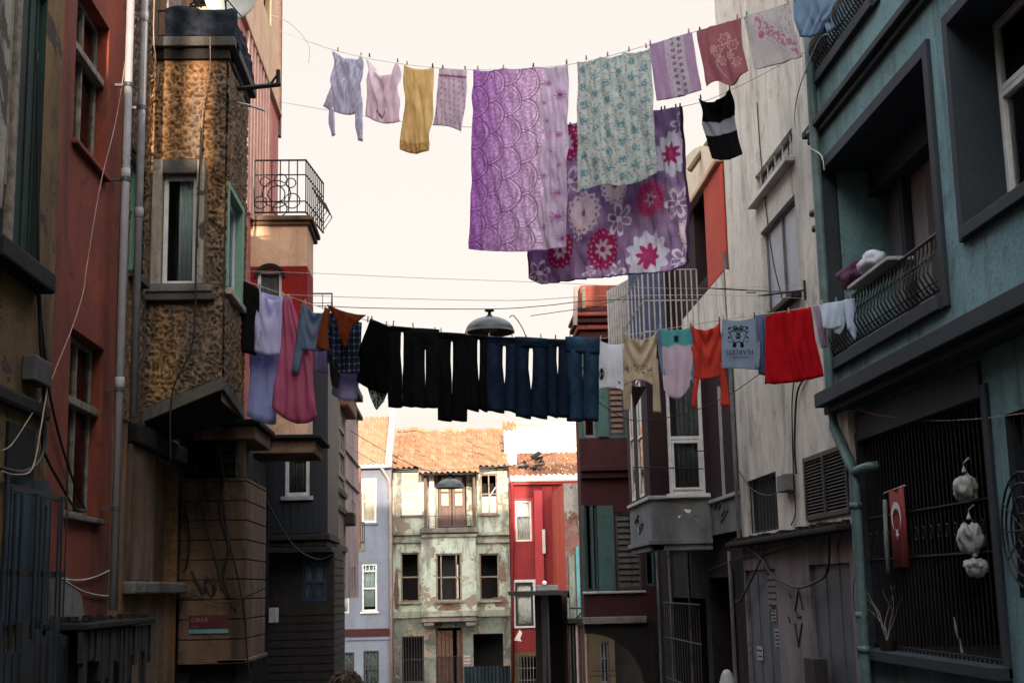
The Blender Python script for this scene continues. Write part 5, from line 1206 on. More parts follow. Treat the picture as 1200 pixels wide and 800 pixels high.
for a_, b_ in ((.32, .60), (.64, .97)):
    ua, ub_ = WI[0] + (WI[1] - WI[0]) * a_, WI[0] + (WI[1] - WI[0]) * b_
    s.box(ft, ua, ua + .05, WI[2] + .07, zz, -.40, -.34); s.box(ft, ub_ - .05, ub_, WI[2] + .07, zz, -.40, -.34); s.box(ft, ua + .05, ub_ - .05, WI[2] + .07, WI[2] + .12, -.4, -.341); s.box(ft, ua + .05, ub_ - .05, zz - .05, zz, -.4, -.341)
s.build('sash', 'white_frame', t, bevel=.006)
# cornices
s = MB(); s.box(ft, Yt0, Yt1, 6.70, 6.78, -.01, .12); s.box(ft, Yt0, Yt1, 6.79, 6.85, -.01, .06); s.box(ft, Yt0, Yt1, 6.63, 6.69, -.01, .06); s.build('cornice', 'slate_trim', t, bevel=.01)
s = MB(); s.box(ft, Yt0, Yt1 - .2, zC0, zC1 - .002, -.7, .22); s.box(ft, Yt0, Yt1 - .2, zC0 - .08, zC0 - .002, -.6, .12); s.build('lower_cornice', 'slate_trim', t, bevel=.01)
def belly(h, n_, hgt, name):
    s = MB(); a, b, c, e = h
    for u in range(n_ + 1):
        uu = a + .05 + (b - a - .1) * u / n_
        s.tube([ft.P(uu, c + .04 + hgt * k / 6, .02 + .10 * math.sin(PI * min(1, k / 4.5)) ** 1.3) for k in range(7)], .010, 5)
    for z, dd, r_ in ((c + .05, .02, .012), (c + .04 + hgt, .02, .018), (c + .1 + hgt * .05, .05, .008)): s.tube([ft.P(a, z, dd), ft.P(b, z, dd)], r_, 6)
    for u in range(n_ * 2):
        uu = a + .05 + (b - a - .1) * u / n_ / 2; s.tube([ft.P(uu, c + .05, .03), ft.P(uu + .03, c + .1, .04)], .008, 4)
    s.build(name, 'iron', t)
belly(LO, 30, .50, 'balcony_railing'); belly(UB, 26, .62, 'balcony_railing')
# ground floor, set back
xg = 4.40; fgd = FRt(xg)
GW = (U(fgd, 1164, 600), U(fgd, 1016, 650), V(fgd, 1100, 769), V(fgd, 1100, 500) + .12); GW2 = (8.0, U(fgd, 1187, 600), V(fgd, 1200, 700), V(fgd, 1195, 480))
mb = MB(); facade(mb, fgd, Yt0, Yt1, BASE, zC0 - .05, [(*GW, .25, 1.4), (*GW2, .2, 1.0)], rmi=2); hull(mb, fgd, Yt0, Yt1, BASE, zC0 - .05, 4, top=False); mb.build('ground_wall', ['teal_wall', 'interior', 'slate_trim'], t, recalc=False)
s = MB(); a, b, c, e = GW
s.box(fgd, a - .12, a - .001, c - .1, e + .1, -.01, .035); s.box(fgd, b + .001, b + .12, c - .1, e + .1, -.01, .035); s.box(fgd, a - .12, b + .12, c - .11, c - .002, -.1, .14); s.box(fgd, a, b, e + .001, e + .3, -.01, .034); s.build('shop_window_trim', 'slate_trim', t, bevel=.01)
s = MB(); n_ = 34
for k in range(n_): u = a + (b - a) * (k + .5) / n_; s.tube([fgd.P(u, c, -.03), fgd.P(u, e, -.03)], .008, 5)
for z in (c + .04, c + (e - c) * .42, c + (e - c) * .62): s.tube([fgd.P(a, z, -.02), fgd.P(b, z, -.02)], .010, 5)
for k in range(n_ // 2):
    u = a + (b - a) * (k + .5) / (n_ // 2); s.tube([fgd.P(u + .035 * math.cos(j * PI / 4), c + (e - c) * .52 + .06 * math.sin(j * PI / 4), -.02) for j in range(9)], .006, 4, cap=False)
s.build('grille', 'iron', t)
window(t, fgd, GW2, d=-.12, mat='dark_frame', w=.06, rails=(.7,), mulls=(.33, .66), curtain=[(.05, .5, 0, 1)], cmat='curtain_dark', bars=16, hbars=2, bd=-.04)
a2, b2, c2_, e2 = GW2; s = MB(); cu, cz = b2 + .02 - .35, V(fgd, 1195, 622)
for r_ in (.42, .34, .24, .12): s.tube([fgd.P(cu + r_ * math.cos(k * PI / 12), cz + r_ * 1.05 * math.sin(k * PI / 12), .06) for k in range(25)], .010, 5, cap=False)
for k in range(6): s.tube([fgd.P(cu + .42 * math.cos(k * PI / 6), cz + .44 * math.sin(k * PI / 6), .06), fgd.P(cu - .42 * math.cos(k * PI / 6), cz - .44 * math.sin(k * PI / 6), .06)], .008, 5)
s.build('round_grille', 'iron', t)
# teal drainpipe
fpp = FRt(4.16); yy = U(fpp, 1000, 560); yy2 = U(fpp, 960, 250)
p_top = ft.P(16.0, 12, .08)
t = thing('drainpipe', 'teal drainpipe between beige and teal houses bending in at the cornice', 'drainpipe', (4.2, 15.6, 0))
s = MB(); xo_ = 4.22; xi = 4.62
pb = fgd.at(1014, 780, .17); pm = fgd.at(1001, 560, .17); pt = ft.at(974, 475, .09); pu = ft.at(947, 40, .09)
pts = [pb + (pb - pm) * .5, pb, pm, pm + Vector((-.02, 0, .12)), pt + Vector((.02, 0, -.25)), pt, pu, pu + (pu - pt) * .6]
s.tube(pts, .055, 14); s.build('pipe', 'teal_pipe', t, smooth=True)
for (px_, py_, fr_) in ((952, 157, ft), (955, 250, ft), (958, 268, ft), (1010, 720, fgd), (1013, 760, fgd), (1003, 592, fgd)):
    p_ = fr_.at(px_, py_, .095 if fr_ is ft else .17); s = MB(); s.tube([p_ - Vector((0, 0, .03)), p_ + Vector((0, 0, .03))], .068, 12); s.build('collar', 'teal_pipe' if fr_ is fgd else 'iron_grey', t, smooth=True)
s = MB(); p0 = fgd.at(1002, 552, .17); s.tube([p0, p0 + Vector((.05, -.30, .02)), p0 + Vector((.15, -.34, .03))], .05, 10); s.build('branch', 'teal_pipe', t, smooth=True)
# ================================================================= LAUNDRY
LOW = seg(-2.24, 14.5, 4.22, 13.7)            # plan line of the lower washing line
LOWB = seg(-2.24, 14.7, 4.22, 13.9)
TOP = seg(-2.75, 21.5, 4.28, 13.7)
TOPB = seg(-2.75, 22.1, 4.28, 14.4)
def fn_solid(c, var=.08):
    def f(s, t, u, v): 
        n_ = noise.noise(Vector((u * 5, v * 5, 1))); return tuple(max(0, x * (1 + var * n_)) for x in c)
    return f
def lerp(a, b, t): return tuple(x + (y - x) * t for x, y in zip(a, b))
def poly_at(pts, t):
    ls = [math.hypot(b[0] - a[0], b[1] - a[1]) for a, b in zip(pts, pts[1:])]; k = t * sum(ls); i = 0
    while i < len(ls) - 1 and k > ls[i]: k -= ls[i]; i += 1
    f = min(1, k / max(ls[i], 1e-6))
    return (pts[i][0] + (pts[i + 1][0] - pts[i][0]) * f, pts[i][1] + (pts[i + 1][1] - pts[i][1]) * f)
def piece(mb, fr, L, Rr, sag=0, bulge=0, nx=16, nt=18, puff=.01, folds=3, amp=.02, d=0.0, fn=None, seed=0, wave=0, topfn=None, botfn=None, twist=0):
    """one lens-shaped closed length of cloth between two side outlines, hanging in the plane fr"""
    fr0 = fr; grid = {}
    base = fr.uv(*L[0]); ph = seed * 1.7
    for j in range(nt + 1):
        t = j / nt; l = poly_at(L, t); r = poly_at(Rr, t)
        ul, vl = fr.uv(*l); ur, vr = fr.uv(*r)
        sc = abs(fr.uv(l[0], l[1] + 10)[1] - vl) / 10
        for i in range(nx + 1):
            s = i / nx; u = ul + (ur - ul) * s; v = vl + (vr - vl) * s
            v -= sc * (sag * 4 * s * (1 - s) * (1 - t) ** 1.5 + bulge * 4 * s * (1 - s) * t ** 2)
            if topfn: v += sc * topfn(s) * (1 - t) ** 2
            if botfn: v += sc * botfn(s) * t ** 3
            w = (1 - .55 * t if sag > 4 else .35 + .65 * t)
            fo = amp * w * .45 * math.sin(2 * PI * folds * (s + .09 * math.sin(3 * t + ph)) + ph)
            fo += amp * 1.7 * w * noise.noise(Vector((u * 6.5 + seed + .8 * v, v * 1.5, seed))) + amp * .9 * noise.noise(Vector((u * 15 + seed, v * 4 + u * 3, seed + 3)))
            if sag > 4: fo += amp * 1.3 * math.sin(2 * PI * 2.2 * (t * .9 + abs(s - .5) ** 1.3 * 1.5)) * (1 - t)   # swag creases
            if wave: u += wave * math.sin(t * 5 + ph)
            h = puff * math.sqrt(max(0, math.sin(PI * s))) * (.55 + .45 * math.sin(PI * min(1, t * 1.2 + .1)))
            c = fn(s, t, u - base[0], base[1] - v) if fn else (.5, .5, .5)
            grid[0, i, j] = mb.vert(fr.P(u, v, d + fo + h + .002), c); grid[1, i, j] = mb.vert(fr.P(u, v, d + fo - h - .002), c)
    def q(*k): mb.f.append([grid[x] for x in k]); mb.m.append(0)
    for j in range(nt):
        for i in range(nx):
            q((0, i, j), (0, i + 1, j), (0, i + 1, j + 1), (0, i, j + 1)); q((1, i, j), (1, i, j + 1), (1, i + 1, j + 1), (1, i + 1, j))
        q((0, 0, j), (0, 0, j + 1), (1, 0, j + 1), (1, 0, j)); q((0, nx, j), (1, nx, j), (1, nx, j + 1), (0, nx, j + 1))
    for i in range(nx):
        q((0, i, 0), (1, i, 0), (1, i + 1, 0), (0, i + 1, 0)); q((0, i, nt), (0, i + 1, nt), (1, i + 1, nt), (1, i, nt))
PEG = None
def peg(fr, px, py, label, mat, d=0.0):
    t = thing('clothes_peg', label, 'clothes peg', fr.at(px, py, d), 'clothes pegs on the washing lines')
    t.rotation_euler = (0, random.uniform(-.12, .12), math.atan2(fr.u.y, fr.u.x))
    for sgn in (-1, 1):
        o = bpy.data.objects.new('prong', peg_me[mat]); COL.objects.link(o); o.parent = t; o.location = (0, sgn * .006, 0); o.rotation_euler = (sgn * .12, 0, 0)
peg_me = {}
for m_ in ('peg_wood', 'peg_green', 'peg_pink', 'iron'):
    s = MB(); s.box(Fr((0, 0), (1, 0), (0, 1)), -.006, .006, -.028, .034, -.004, .004); o = s.build('tmp', m_, bevel=0); peg_me[m_] = o.data; bpy.data.objects.remove(o)
LAUNDRY = {'top': 'laundry on the upper washing line', 'low': 'laundry on the lower washing line'}
NG = [0]
def garment(name, label, cat, fr, pieces, pegs=(), grp='low', mat='cloth', short=None, d=0.0, pm=None):
    mb = MB(); NG[0] += 1
    for k, p in enumerate(pieces):
        p = dict(p); p.setdefault('seed', NG[0] * 3 + k); p.setdefault('d', d); piece(mb, fr, **p)
    o = mb.build(name, mat, None, smooth=True); tag(o, label, cat, LAUNDRY[grp])
    names = {1: ['the'], 2: ['left', 'right'], 3: ['left', 'middle', 'right'], 4: ['first', 'second', 'third', 'fourth'], 5: ['first', 'second', 'third', 'fourth', 'fifth'], 6: ['first', 'second', 'third', 'fourth', 'fifth', 'last']}[max(1, len(pegs))]
    for k, (x, y) in enumerate(pegs):
        m_ = pm or random.choice(('peg_wood', 'peg_wood', 'peg_green', 'peg_pink', 'iron'))
        peg(fr, x, y, f"{'only' if len(pegs) == 1 else names[k]} small clothes peg gripping the {short or label.split(' hanging')[0][:60]}", m_, d)
    return o

# ---- lower line, left to right
S = fn_solid
garment('towel', 'black cloth hanging at the left end beside the brown bay', 'cloth', LOW, [dict(L=[(284, 328), (280, 370), (278, 412)], Rr=[(307, 340), (303, 380), (300, 416)], fn=S((.012, .012, .012)), amp=.02, puff=.02, folds=2)], [(284, 327)], short='black cloth')
garment('bath_sheet', 'long pale blue lavender sheet hanging behind the lavender shirt', 'sheet', LOWB, [dict(L=[(298, 340), (294, 420), (289, 487)], Rr=[(336, 350), (330, 430), (324, 497)], fn=S((.38, .42, .70)), amp=.03, folds=2.5, bulge=3)], [(333, 347)], short='long pale blue sheet')
garment('shirt', 'lavender shirt with scooped neck hanging left of the mauve dress', 'shirt', LOW, [dict(L=[(304, 338), (299, 380), (298, 412)], Rr=[(333, 347), (331, 385), (329, 414)], sag=9, bulge=3, fn=S((.62, .60, .84)), amp=.02, puff=.02, folds=2), dict(L=[(300, 385), (302, 405), (306, 420)], Rr=[(308, 388), (310, 408), (309, 421)], fn=S((.36, .38, .62)), nx=5, nt=8, puff=.015)], [(304, 336), (331, 345)], short='lavender shirt')
garment('dress', 'long mauve dress hanging with its hem curved down to the right', 'dress', LOW, [dict(L=[(333, 349), (330, 410), (320, 478)], Rr=[(343, 350), (365, 420), (374, 490)], fn=S((.50, .14, .25)), amp=.04, folds=3.5, bulge=12, puff=.02, nx=26, nt=24), ], [(338, 348)], short='mauve dress', d=.05)
garment('shirt', 'slate blue long sleeved shirt with one sleeve dangling', 'shirt', LOW, [dict(L=[(358, 356), (356, 385), (356, 412)], Rr=[(386, 365), (384, 392), (382, 414)], sag=9, fn=S((.17, .23, .34)), amp=.025, puff=.025, folds=2.4), dict(L=[(356, 358), (350, 400), (345, 438)], Rr=[(364, 362), (360, 405), (353, 440)], fn=S((.16, .215, .32)), nx=6, puff=.02)], [(358, 354), (385, 363)], short='slate blue shirt', d=.12)
garment('cloth', 'small lavender cloth showing under the slate blue shirt', 'cloth', LOWB, [dict(L=[(368, 405), (368, 435)], Rr=[(386, 408), (384, 438)], fn=S((.42, .36, .56)), nt=8)], short='small lavender cloth')
def rust(s, t, u, v): return (.23, .055, .018) if noise.noise(Vector((u * 9, v * 9, 0))) > -.25 else (.16, .035, .014)
garment('shawl', 'rust brown shawl slung in a deep swag across the line', 'shawl', LOW, [dict(L=[(388, 361), (392, 369), (400, 375)], Rr=[(434, 374), (426, 380), (416, 384)], sag=3, bulge=32, fn=rust, nt=16, amp=.03, puff=.025), dict(L=[(386, 364), (379, 392), (376, 412)], Rr=[(392, 368), (389, 396), (391, 416)], fn=rust, nx=8, puff=.02)], [(388, 361), (431, 374)], short='rust brown shawl', d=.22)
def plaid(s, t, u, v):
    c = (.012, .014, .03)
    a = (u / .055) % 1; b = (v / .07) % 1
    if a < .22 and b < .2: return (.34, .38, .48)
    if a < .22: return (.06, .08, .14)
    if b < .2: return (.07, .09, .15)
    if abs(a - .6) < .05 or abs(b - .6) < .05: return (.03, .04, .09)
    return c
garment('plaid_shirt', 'navy and white checked shirt hanging under the rust shawl', 'shirt', LOW, [dict(L=[(385, 366), (388, 400), (391, 436)], Rr=[(424, 378), (423, 405), (421, 438)], fn=plaid, nx=40, nt=50, amp=.02, puff=.025, folds=2), dict(L=[(384, 372), (383, 400), (384, 426)], Rr=[(390, 374), (391, 402), (393, 425)], fn=plaid, nx=8, nt=24, puff=.015), dict(L=[(386, 424), (387, 440), (389, 452)], Rr=[(396, 424), (398, 440), (396, 455)], fn=S((.02, .02, .022)), nx=6, puff=.015)], [(404, 370)], short='checked shirt')
garment('cloth', 'pale lavender cloth hanging just below the checked shirt', 'cloth', LOWB, [dict(L=[(391, 425), (389, 462)], Rr=[(422, 432), (419, 468)], bulge=4, fn=S((.40, .38, .58)), nt=10)], short='pale lavender cloth')
BK = (.0035, .0035, .004)
garment('jacket', 'black jacket with soft folds left of the black trousers', 'jacket', LOW, [dict(L=[(434, 373), (421, 410), (418, 447)], Rr=[(457, 383), (456, 420), (454, 462)], fn=S(BK), amp=.03, puff=.04, bulge=2)], [(436, 374), (453, 380)], short='black jacket')
def lace(s, t, u, v): return (.45, .46, .46) if noise.noise(Vector((u * 60, v * 60, 3))) > .02 else (.015, .03, .03)
garment('underwear', 'small black and white lace piece below the black jacket', 'underwear', LOW, [dict(L=[(428, 448), (434, 466), (439, 478)], Rr=[(455, 454), (449, 470), (441, 480)], fn=lace, nx=24, nt=24, puff=.006)], short='lace piece', d=-.03)
def trousers(label, short, l, r, yt, yb, slit, fn, pegs, cuff=0, d=0.0, name='trousers', cat='trousers', ytr=None, ybr=None):
    l -= 1; r += 1
    sl0, sl1, sx, sw = slit; sw *= .72; ytr = ytr or yt + (r - l) * .06; ybr = ybr or yb
    ps = []
    hip = yt + (sl0 - yt)
    rr_ = random.Random(l); hem = lambda a: (lambda s: a * math.sin(s * 3 + a) + rr_.uniform(-.2, .2) * .3)
    fn0 = fn
    def seamed(s, t, u, v):
        c = fn0(s, t, u, v)
        if s < .05 or s > .95 or t > .955: return tuple(x * .45 for x in c)
        if .07 < s < .085: return tuple(x * 1.9 + .004 for x in c)
        return c
    def waist(s, t, u, v):
        c = fn0(s, t, u, v)
        if t < .25: return tuple(x * (1.45 if int(s * 40) % 9 else .5) for x in c)
        if .25 <= t < .32: return tuple(x * .4 for x in c)
        if abs((t - .3) - 1.6 * max(0, .28 - s)) < .05 or abs((t - .3) - 1.6 * max(0, s - .72)) < .05: return tuple(x * 1.8 + .004 for x in c)
        return c
    def e(x): return yt + (ytr - yt) * (x - l) / (r - l)
    ps.append(dict(L=[(l, yt), (l, hip)], Rr=[(r, ytr), (r, hip + ytr - yt)], nt=14, nx=30, puff=.035, folds=2, amp=.012, fn=waist))
    mid = (sl0 + sl1) / 2
    ps.append(dict(L=[(l, hip - 1), (l, hip + .12 * (sl1 - hip)), (l, mid), (l, sl1 - .25 * (sl1 - hip)), (l, sl1), (l, (sl1 + yb) / 2), (l + .5, yb)], Rr=[(sx - sw * .5, hip - 1), (sx - sw * .95, hip + .12 * (sl1 - hip)), (sx - sw * 1.1, mid), (sx - sw * .5, sl1 - .25 * (sl1 - hip)), (sx + .1, sl1), (sx + .2, (sl1 + yb) / 2), (sx + .3, (yb + ybr) / 2)], nt=34, nx=20, puff=.03, folds=1.2, amp=.022, fn=seamed, botfn=hem(rr_.uniform(-2, 2))))
    ps.append(dict(L=[(sx + sw * .5, hip - 1), (sx + sw * .8, hip + .12 * (sl1 - hip)), (sx + sw * .7, mid), (sx + sw * .6, sl1 - .25 * (sl1 - hip)), (sx + .1, sl1), (sx - .1, (sl1 + yb) / 2), (sx - .1, (yb + ybr) / 2)], Rr=[(r, hip), (r, hip + .12 * (sl1 - hip)), (r, mid), (r, sl1 - .25 * (sl1 - hip)), (r, sl1), (r, (sl1 + ybr) / 2), (r - .5, ybr)], nt=34, nx=20, puff=.03, folds=1.2, amp=.022, fn=seamed, botfn=hem(rr_.uniform(-2, 2))))
    if cuff: ps.append(dict(L=[(l - 1, yt - 1), (l - 1, yt + cuff)], Rr=[(r + 1, ytr - 1), (r + 1, ytr + cuff)], nt=5, nx=18, puff=.055, folds=2, amp=.008, fn=lambda s, t, u, v: tuple(x * 1.5 for x in fn(s, t, u, v)), seed=2))
    return garment(name, label, cat, LOW, ps, pegs, mat='cloth_thick', short=short, d=d)
def denim(c, wash=.5):
    def f(s, t, u, v):
        n_ = noise.noise(Vector((u * 16, v * 26, c[2] * 50))); n2 = noise.noise(Vector((u * 6, v * 40, 4)))
        w = max(0, math.sin(PI * s)) ** 2 * wash * (.5 + .6 * n_) + .25 * max(0, n2) * (1 if t > .7 else .3)
        if t > .965: w -= .2
        return lerp(c, (c[0] * 2.2 + .015, c[1] * 2.2 + .02, c[2] * 2.0 + .02), max(0, w))
    return f
trousers('black trousers at the left of the row, next to the black jacket', 'leftmost black trousers', 455, 482, 382, 477, (388, 440, 471.5, 2.4), S(BK), [(461, 379)])
trousers('black trousers with a very narrow gap, second from the left', 'second black trousers', 482, 514, 384, 478, (408, 447, 498.5, .8), S((.0045, .0045, .005)), [(484, 382), (510, 387)])
trousers('black trousers whose legs reach lowest of the black ones', 'longest black trousers', 513.5, 547, 389, 493, (399, 448, 529.5, 1.8), S(BK), [(517, 388)])
trousers('black trousers directly left of the first blue jeans', 'black trousers next to the jeans', 546.5, 571, 392, 481, (397, 448, 561, 2), S((.004, .004, .005)), [(547, 391)])
trousers('dark blue jeans at the left of the jeans, touching the black trousers', 'leftmost dark jeans', 571, 605.5, 395, 483, (404, 450, 591, 2.8), denim((.005, .011, .028)), [(573, 394), (600, 396)], name='jeans', cat='jeans', cuff=3)
trousers('dark blue jeans with the widest gap between the legs', 'widest gapped jeans', 605, 641, 396, 490, (407, 457, 622.5, 3.6), denim((.004, .009, .022)), [(617, 396)], name='jeans', cat='jeans', cuff=10, d=.02)
trousers('very dark blue jeans squeezed between two bluer pairs', 'very dark jeans', 641, 667, 397, 489, (405, 438, 653.5, 1.6), denim((.004, .008, .021)), [(634, 395), (651, 396)], name='jeans', cat='jeans')
trousers('brighter blue jeans with folded waistband nearest the white tee', 'brighter blue jeans', 664.5, 701, 396, 494, (412, 445, 683, 1.4), denim((.008, .022, .046), .8), [(668, 395), (697, 395)], name='jeans', cat='jeans', cuff=17, d=.03)

def tee_white(s, t, u, v):
    if ((s - .16) / .085) ** 2 + ((t - .69) / .13) ** 2 < 1:
        return (.02, .02, .02) if ((s - .16) / .05) ** 2 + ((t - .69) / .085) ** 2 > 1 or abs(s - .16) < .02 else (.6, .6, .62)
    if ((s - .82) / .04) ** 2 + ((t - .86) / .03) ** 2 < 1: return (.03, .03, .04)
    return (.78, .80, .88)
garment('white_tee', 'white tee shirt with small black oval badge right of the jeans', 't-shirt', LOW, [dict(L=[(702, 398), (700, 430), (700, 457)], Rr=[(732, 402), (732, 430), (731, 458)], sag=4, bulge=-4, fn=tee_white, nx=34, nt=44, amp=.018, puff=.02)], [(704, 397), (730, 400)], short='white tee')
def beige(s, t, u, v):
    c = (.62, .53, .40)
    if .60 < t < .86 and abs(s - .5) < .46:
        if noise.noise(Vector((u * 55, v * 55, 7))) > .12 + abs(t - .74) * 1.4: return (.16, .13, .11)
    return c
garment('long_sleeve_top', 'beige long sleeved top hanging upside down with grey lettering', 'top', LOW, [dict(L=[(729, 388), (730, 425), (731, 452)], Rr=[(770, 388), (769, 425), (766, 452)], sag=11, bulge=-7, fn=beige, nx=44, nt=50, amp=.025, puff=.025),
    dict(L=[(731, 446), (730, 465), (731, 481)], Rr=[(741, 450), (739, 468), (738, 481)], fn=S((.55, .47, .35)), nx=6, puff=.02), dict(L=[(762, 425), (765, 455), (765, 483)], Rr=[(771, 420), (773, 455), (775, 484)], fn=S((.60, .51, .38)), nx=6, puff=.02)], [(731, 387), (768, 386)], short='beige top')
s_ = MB(); piece(s_, LOW, L=[(738, 452), (742, 468), (743, 478)], Rr=[(758, 452), (752, 462), (748, 470)], fn=S((.03, .02, .025)), nx=8, nt=8, d=-.04); tag(s_.build('dark_cloth', 'cloth', smooth=True), 'small dark cloth bunched behind the beige top', 'cloth')
def tealpink(s, t, u, v):
    if t < .27 + .03 * math.sin(s * 9): return (.62, .62, .62) if False else ((.015, .03, .04) if abs(s - .52) < .055 and .10 < t < .22 else (.12, .42, .46))
    return (.68, .56, .68)
garment('tee', 'pink tee shirt with a turquoise yoke and rounded hem', 't-shirt', LOW, [dict(L=[(771, 385), (774, 420), (778, 456)], Rr=[(811, 383), (812, 420), (808, 452)], sag=3, bulge=13, fn=tealpink, nx=30, nt=36, amp=.022, puff=.025), dict(L=[(769, 386), (771, 410), (775, 438)], Rr=[(775, 386), (778, 412), (780, 440)], fn=S((.20, .27, .42)), nx=5, puff=.015), dict(L=[(808, 386), (811, 410), (810, 450)], Rr=[(813, 386), (814, 412), (813, 452)], fn=S((.20, .27, .42)), nx=5, puff=.015)], [(773, 384), (809, 382)], short='turquoise yoked tee', pm='peg_green')
RD = (.60, .075, .055)
garment('red_sweater', 'coral red long sleeved top hanging upside down, sleeves down', 'top', LOW, [dict(L=[(809, 380), (810, 415), (812, 442)], Rr=[(844, 377), (846, 412), (845, 440)], sag=9, bulge=3, fn=S(RD), nx=24, nt=30, amp=.025, puff=.025), dict(L=[(813, 442), (811, 460), (810, 478)], Rr=[(820, 444), (817, 462), (816, 478)], fn=S(RD), nx=5, nt=10, puff=.015), dict(L=[(842, 425), (845, 455), (844, 475)], Rr=[(849, 425), (853, 455), (856, 477)], fn=S(RD), nx=6, nt=12, puff=.02)], [(810, 379), (843, 375)], short='coral red top')
def crab(s, t, u, v):
    c = (.32, .41, .55)
    if s < .0: return c
    x = (s - .47) * 2.1; y = (t - .33) * 2.5
    ax = abs(x)
    r = math.hypot(x, y)
    blob = r < .17 and (noise.noise(Vector((ax * 12, y * 12, 1))) > -.2)
    ring = .3 < math.hypot(ax - .28, (y - .02) * .8) + .1 * math.sin(y * 20) < .42 and ax < .62 and y < .45
    claw = math.hypot(ax - .2, y + .42) < .13 and math.hypot(ax - .2, y + .44) > .05
    legs = ax > .1 and ax < .55 and abs(y - .1 - .3 * math.sin(ax * 8)) < .06
    feet = math.hypot(ax - .22, y - .5) < .12
    if blob or claw or legs or feet or (ring and noise.noise(Vector((ax * 9, y * 9, 4))) > -.25): return (.012, .013, .016)
    return c
ob = garment('printed_tee', 'blue grey tee shirt with black print and upside down lettering', 't-shirt', LOW, [dict(L=[(846, 374), (845, 405), (846, 432)], Rr=[(885, 371), (887, 405), (887, 434)], sag=4, bulge=-1, fn=crab, nx=70, nt=80, amp=.010, puff=.015), dict(L=[(884, 404), (885, 420), (884, 431)], Rr=[(890, 400), (891, 418), (888, 434)], fn=S((.3, .39, .53)), nx=5, nt=8)], [(848, 373), (884, 370)], short='printed blue tee', d=.03)
def tee_text(parent):
    u0_, v0_ = LOW.uv(882, 413); text('FEARLESS', 'lettering', parent, LOW, u0_, v0_ + .02, .075, .068, 'ink_black', flip=True); u0_, v0_ = LOW.uv(880, 419); text('COLLECTION', 'lettering', parent, LOW, u0_ - .04, v0_ + .00, .075, .025, 'ink_black', flip=True)
tee_text(ob)
def stripes(c1, c2, w):
    return lambda s, t, u, v: c1 if (u / w) % 1 < .55 else c2
garment('striped_shirt', 'narrow blue striped shirt squeezed beside the red skirt', 'shirt', LOWB, [dict(L=[(884, 370), (886, 405), (889, 438)], Rr=[(898, 368), (898, 405), (897, 440)], fn=stripes((.18, .22, .36), (.10, .14, .26), .02), nx=24, puff=.02)], [(890, 369)], short='narrow striped shirt')
garment('red_skirt', 'bright red pleated skirt, largest piece at the right', 'skirt', LOW, [dict(L=[(898, 369), (897, 410), (896, 450)], Rr=[(950, 360), (956, 400), (966, 440)], fn=S((.50, .012, .022)), nx=50, nt=24, amp=.035, folds=5, puff=.02, bulge=3)], [(900, 367), (924, 364), (948, 359)], short='red skirt')
garment('small_top', 'narrow pink lavender top just right of the red skirt', 'top', LOWB, [dict(L=[(953, 359), (957, 385), (962, 408)], Rr=[(966, 356), (968, 382), (970, 406)], fn=S((.42, .33, .44)), puff=.02)], [(960, 357)], short='narrow pink lavender top')
garment('shorts', 'pale blue shorts hanging near the teal balcony', 'shorts', LOW, [dict(L=[(960, 357), (963, 372), (964, 384)], Rr=[(990, 352), (990, 370), (991, 378)], fn=S((.62, .72, .84)), bulge=4, puff=.02), dict(L=[(975, 374), (976, 384), (978, 390)], Rr=[(991, 372), (989, 384), (984, 392)], fn=S((.56, .66, .80)), nx=8, nt=8)], [(963, 355), (980, 352)], short='pale blue shorts')
garment('sock', 'pale blue cloth at the far right end of the lower line', 'cloth', LOW, [dict(L=[(988, 352), (991, 375), (993, 387)], Rr=[(1001, 350), (1003, 372), (1005, 380)], fn=S((.6, .7, .84)), nx=8, puff=.02), dict(L=[(992, 372), (995, 388), (1000, 398)], Rr=[(1006, 370), (1004, 386), (1002, 399)], fn=S((.52, .64, .8)), nx=6, nt=8, puff=.02)], [(997, 350)], short='rightmost pale blue cloth', d=.02)

# ---- upper line
def vstripe(s, t, u, v):
    return (.34, .38, .56) if (u / .035) % 1 < .34 else (.60, .62, .76)
garment('striped_shirt', 'blue striped shirt hanging upside down with both sleeves dangling', 'shirt', TOP, [dict(L=[(391, 60), (389, 95), (391, 130)], Rr=[(425, 65), (424, 95), (420, 131)], sag=7, bulge=4, fn=vstripe, nx=50, nt=40, amp=.03, puff=.03), dict(L=[(389, 100), (384, 112), (378, 124)], Rr=[(392, 118), (391, 124), (388, 130)], fn=vstripe, nx=12, nt=10, puff=.02), dict(L=[(386, 126), (386, 145), (389, 160)], Rr=[(392, 128), (392, 146), (392, 158)], fn=vstripe, nx=10, nt=14, puff=.02), dict(L=[(415, 122), (417, 145), (420, 165)], Rr=[(424, 112), (425, 142), (426, 166)], fn=vstripe, nx=10, nt=18, puff=.03)], [(396, 58), (423, 64)], 'top', short='striped shirt on the upper line')
def pinktee(s, t, u, v):
    if abs(s - .45) < .13 and abs(t - .86 - .05 * math.sin(s * 30)) < .02: return (.06, .05, .08)
    return (.70, .60, .70)
garment('pink_tee', 'pale pink tee shirt with tiny dark print and deep sag', 't-shirt', TOP, [dict(L=[(431, 67), (430, 105), (428, 135)], Rr=[(467, 73), (467, 108), (469, 142)], sag=20, bulge=6, fn=pinktee, nx=36, nt=40, amp=.03, puff=.02)], [(433, 65), (466, 71)], 'top', short='pale pink tee')
def yellow(s, t, u, v): return lerp((.68, .54, .28), (.58, .43, .20), max(0, noise.noise(Vector((u * 6, v * 2, 0))) * 1.4)) if t < .9 else ((.58, .42, .18) if noise.noise(Vector((u * 30, v * 30, 0))) > 0 else (.42, .27, .12))
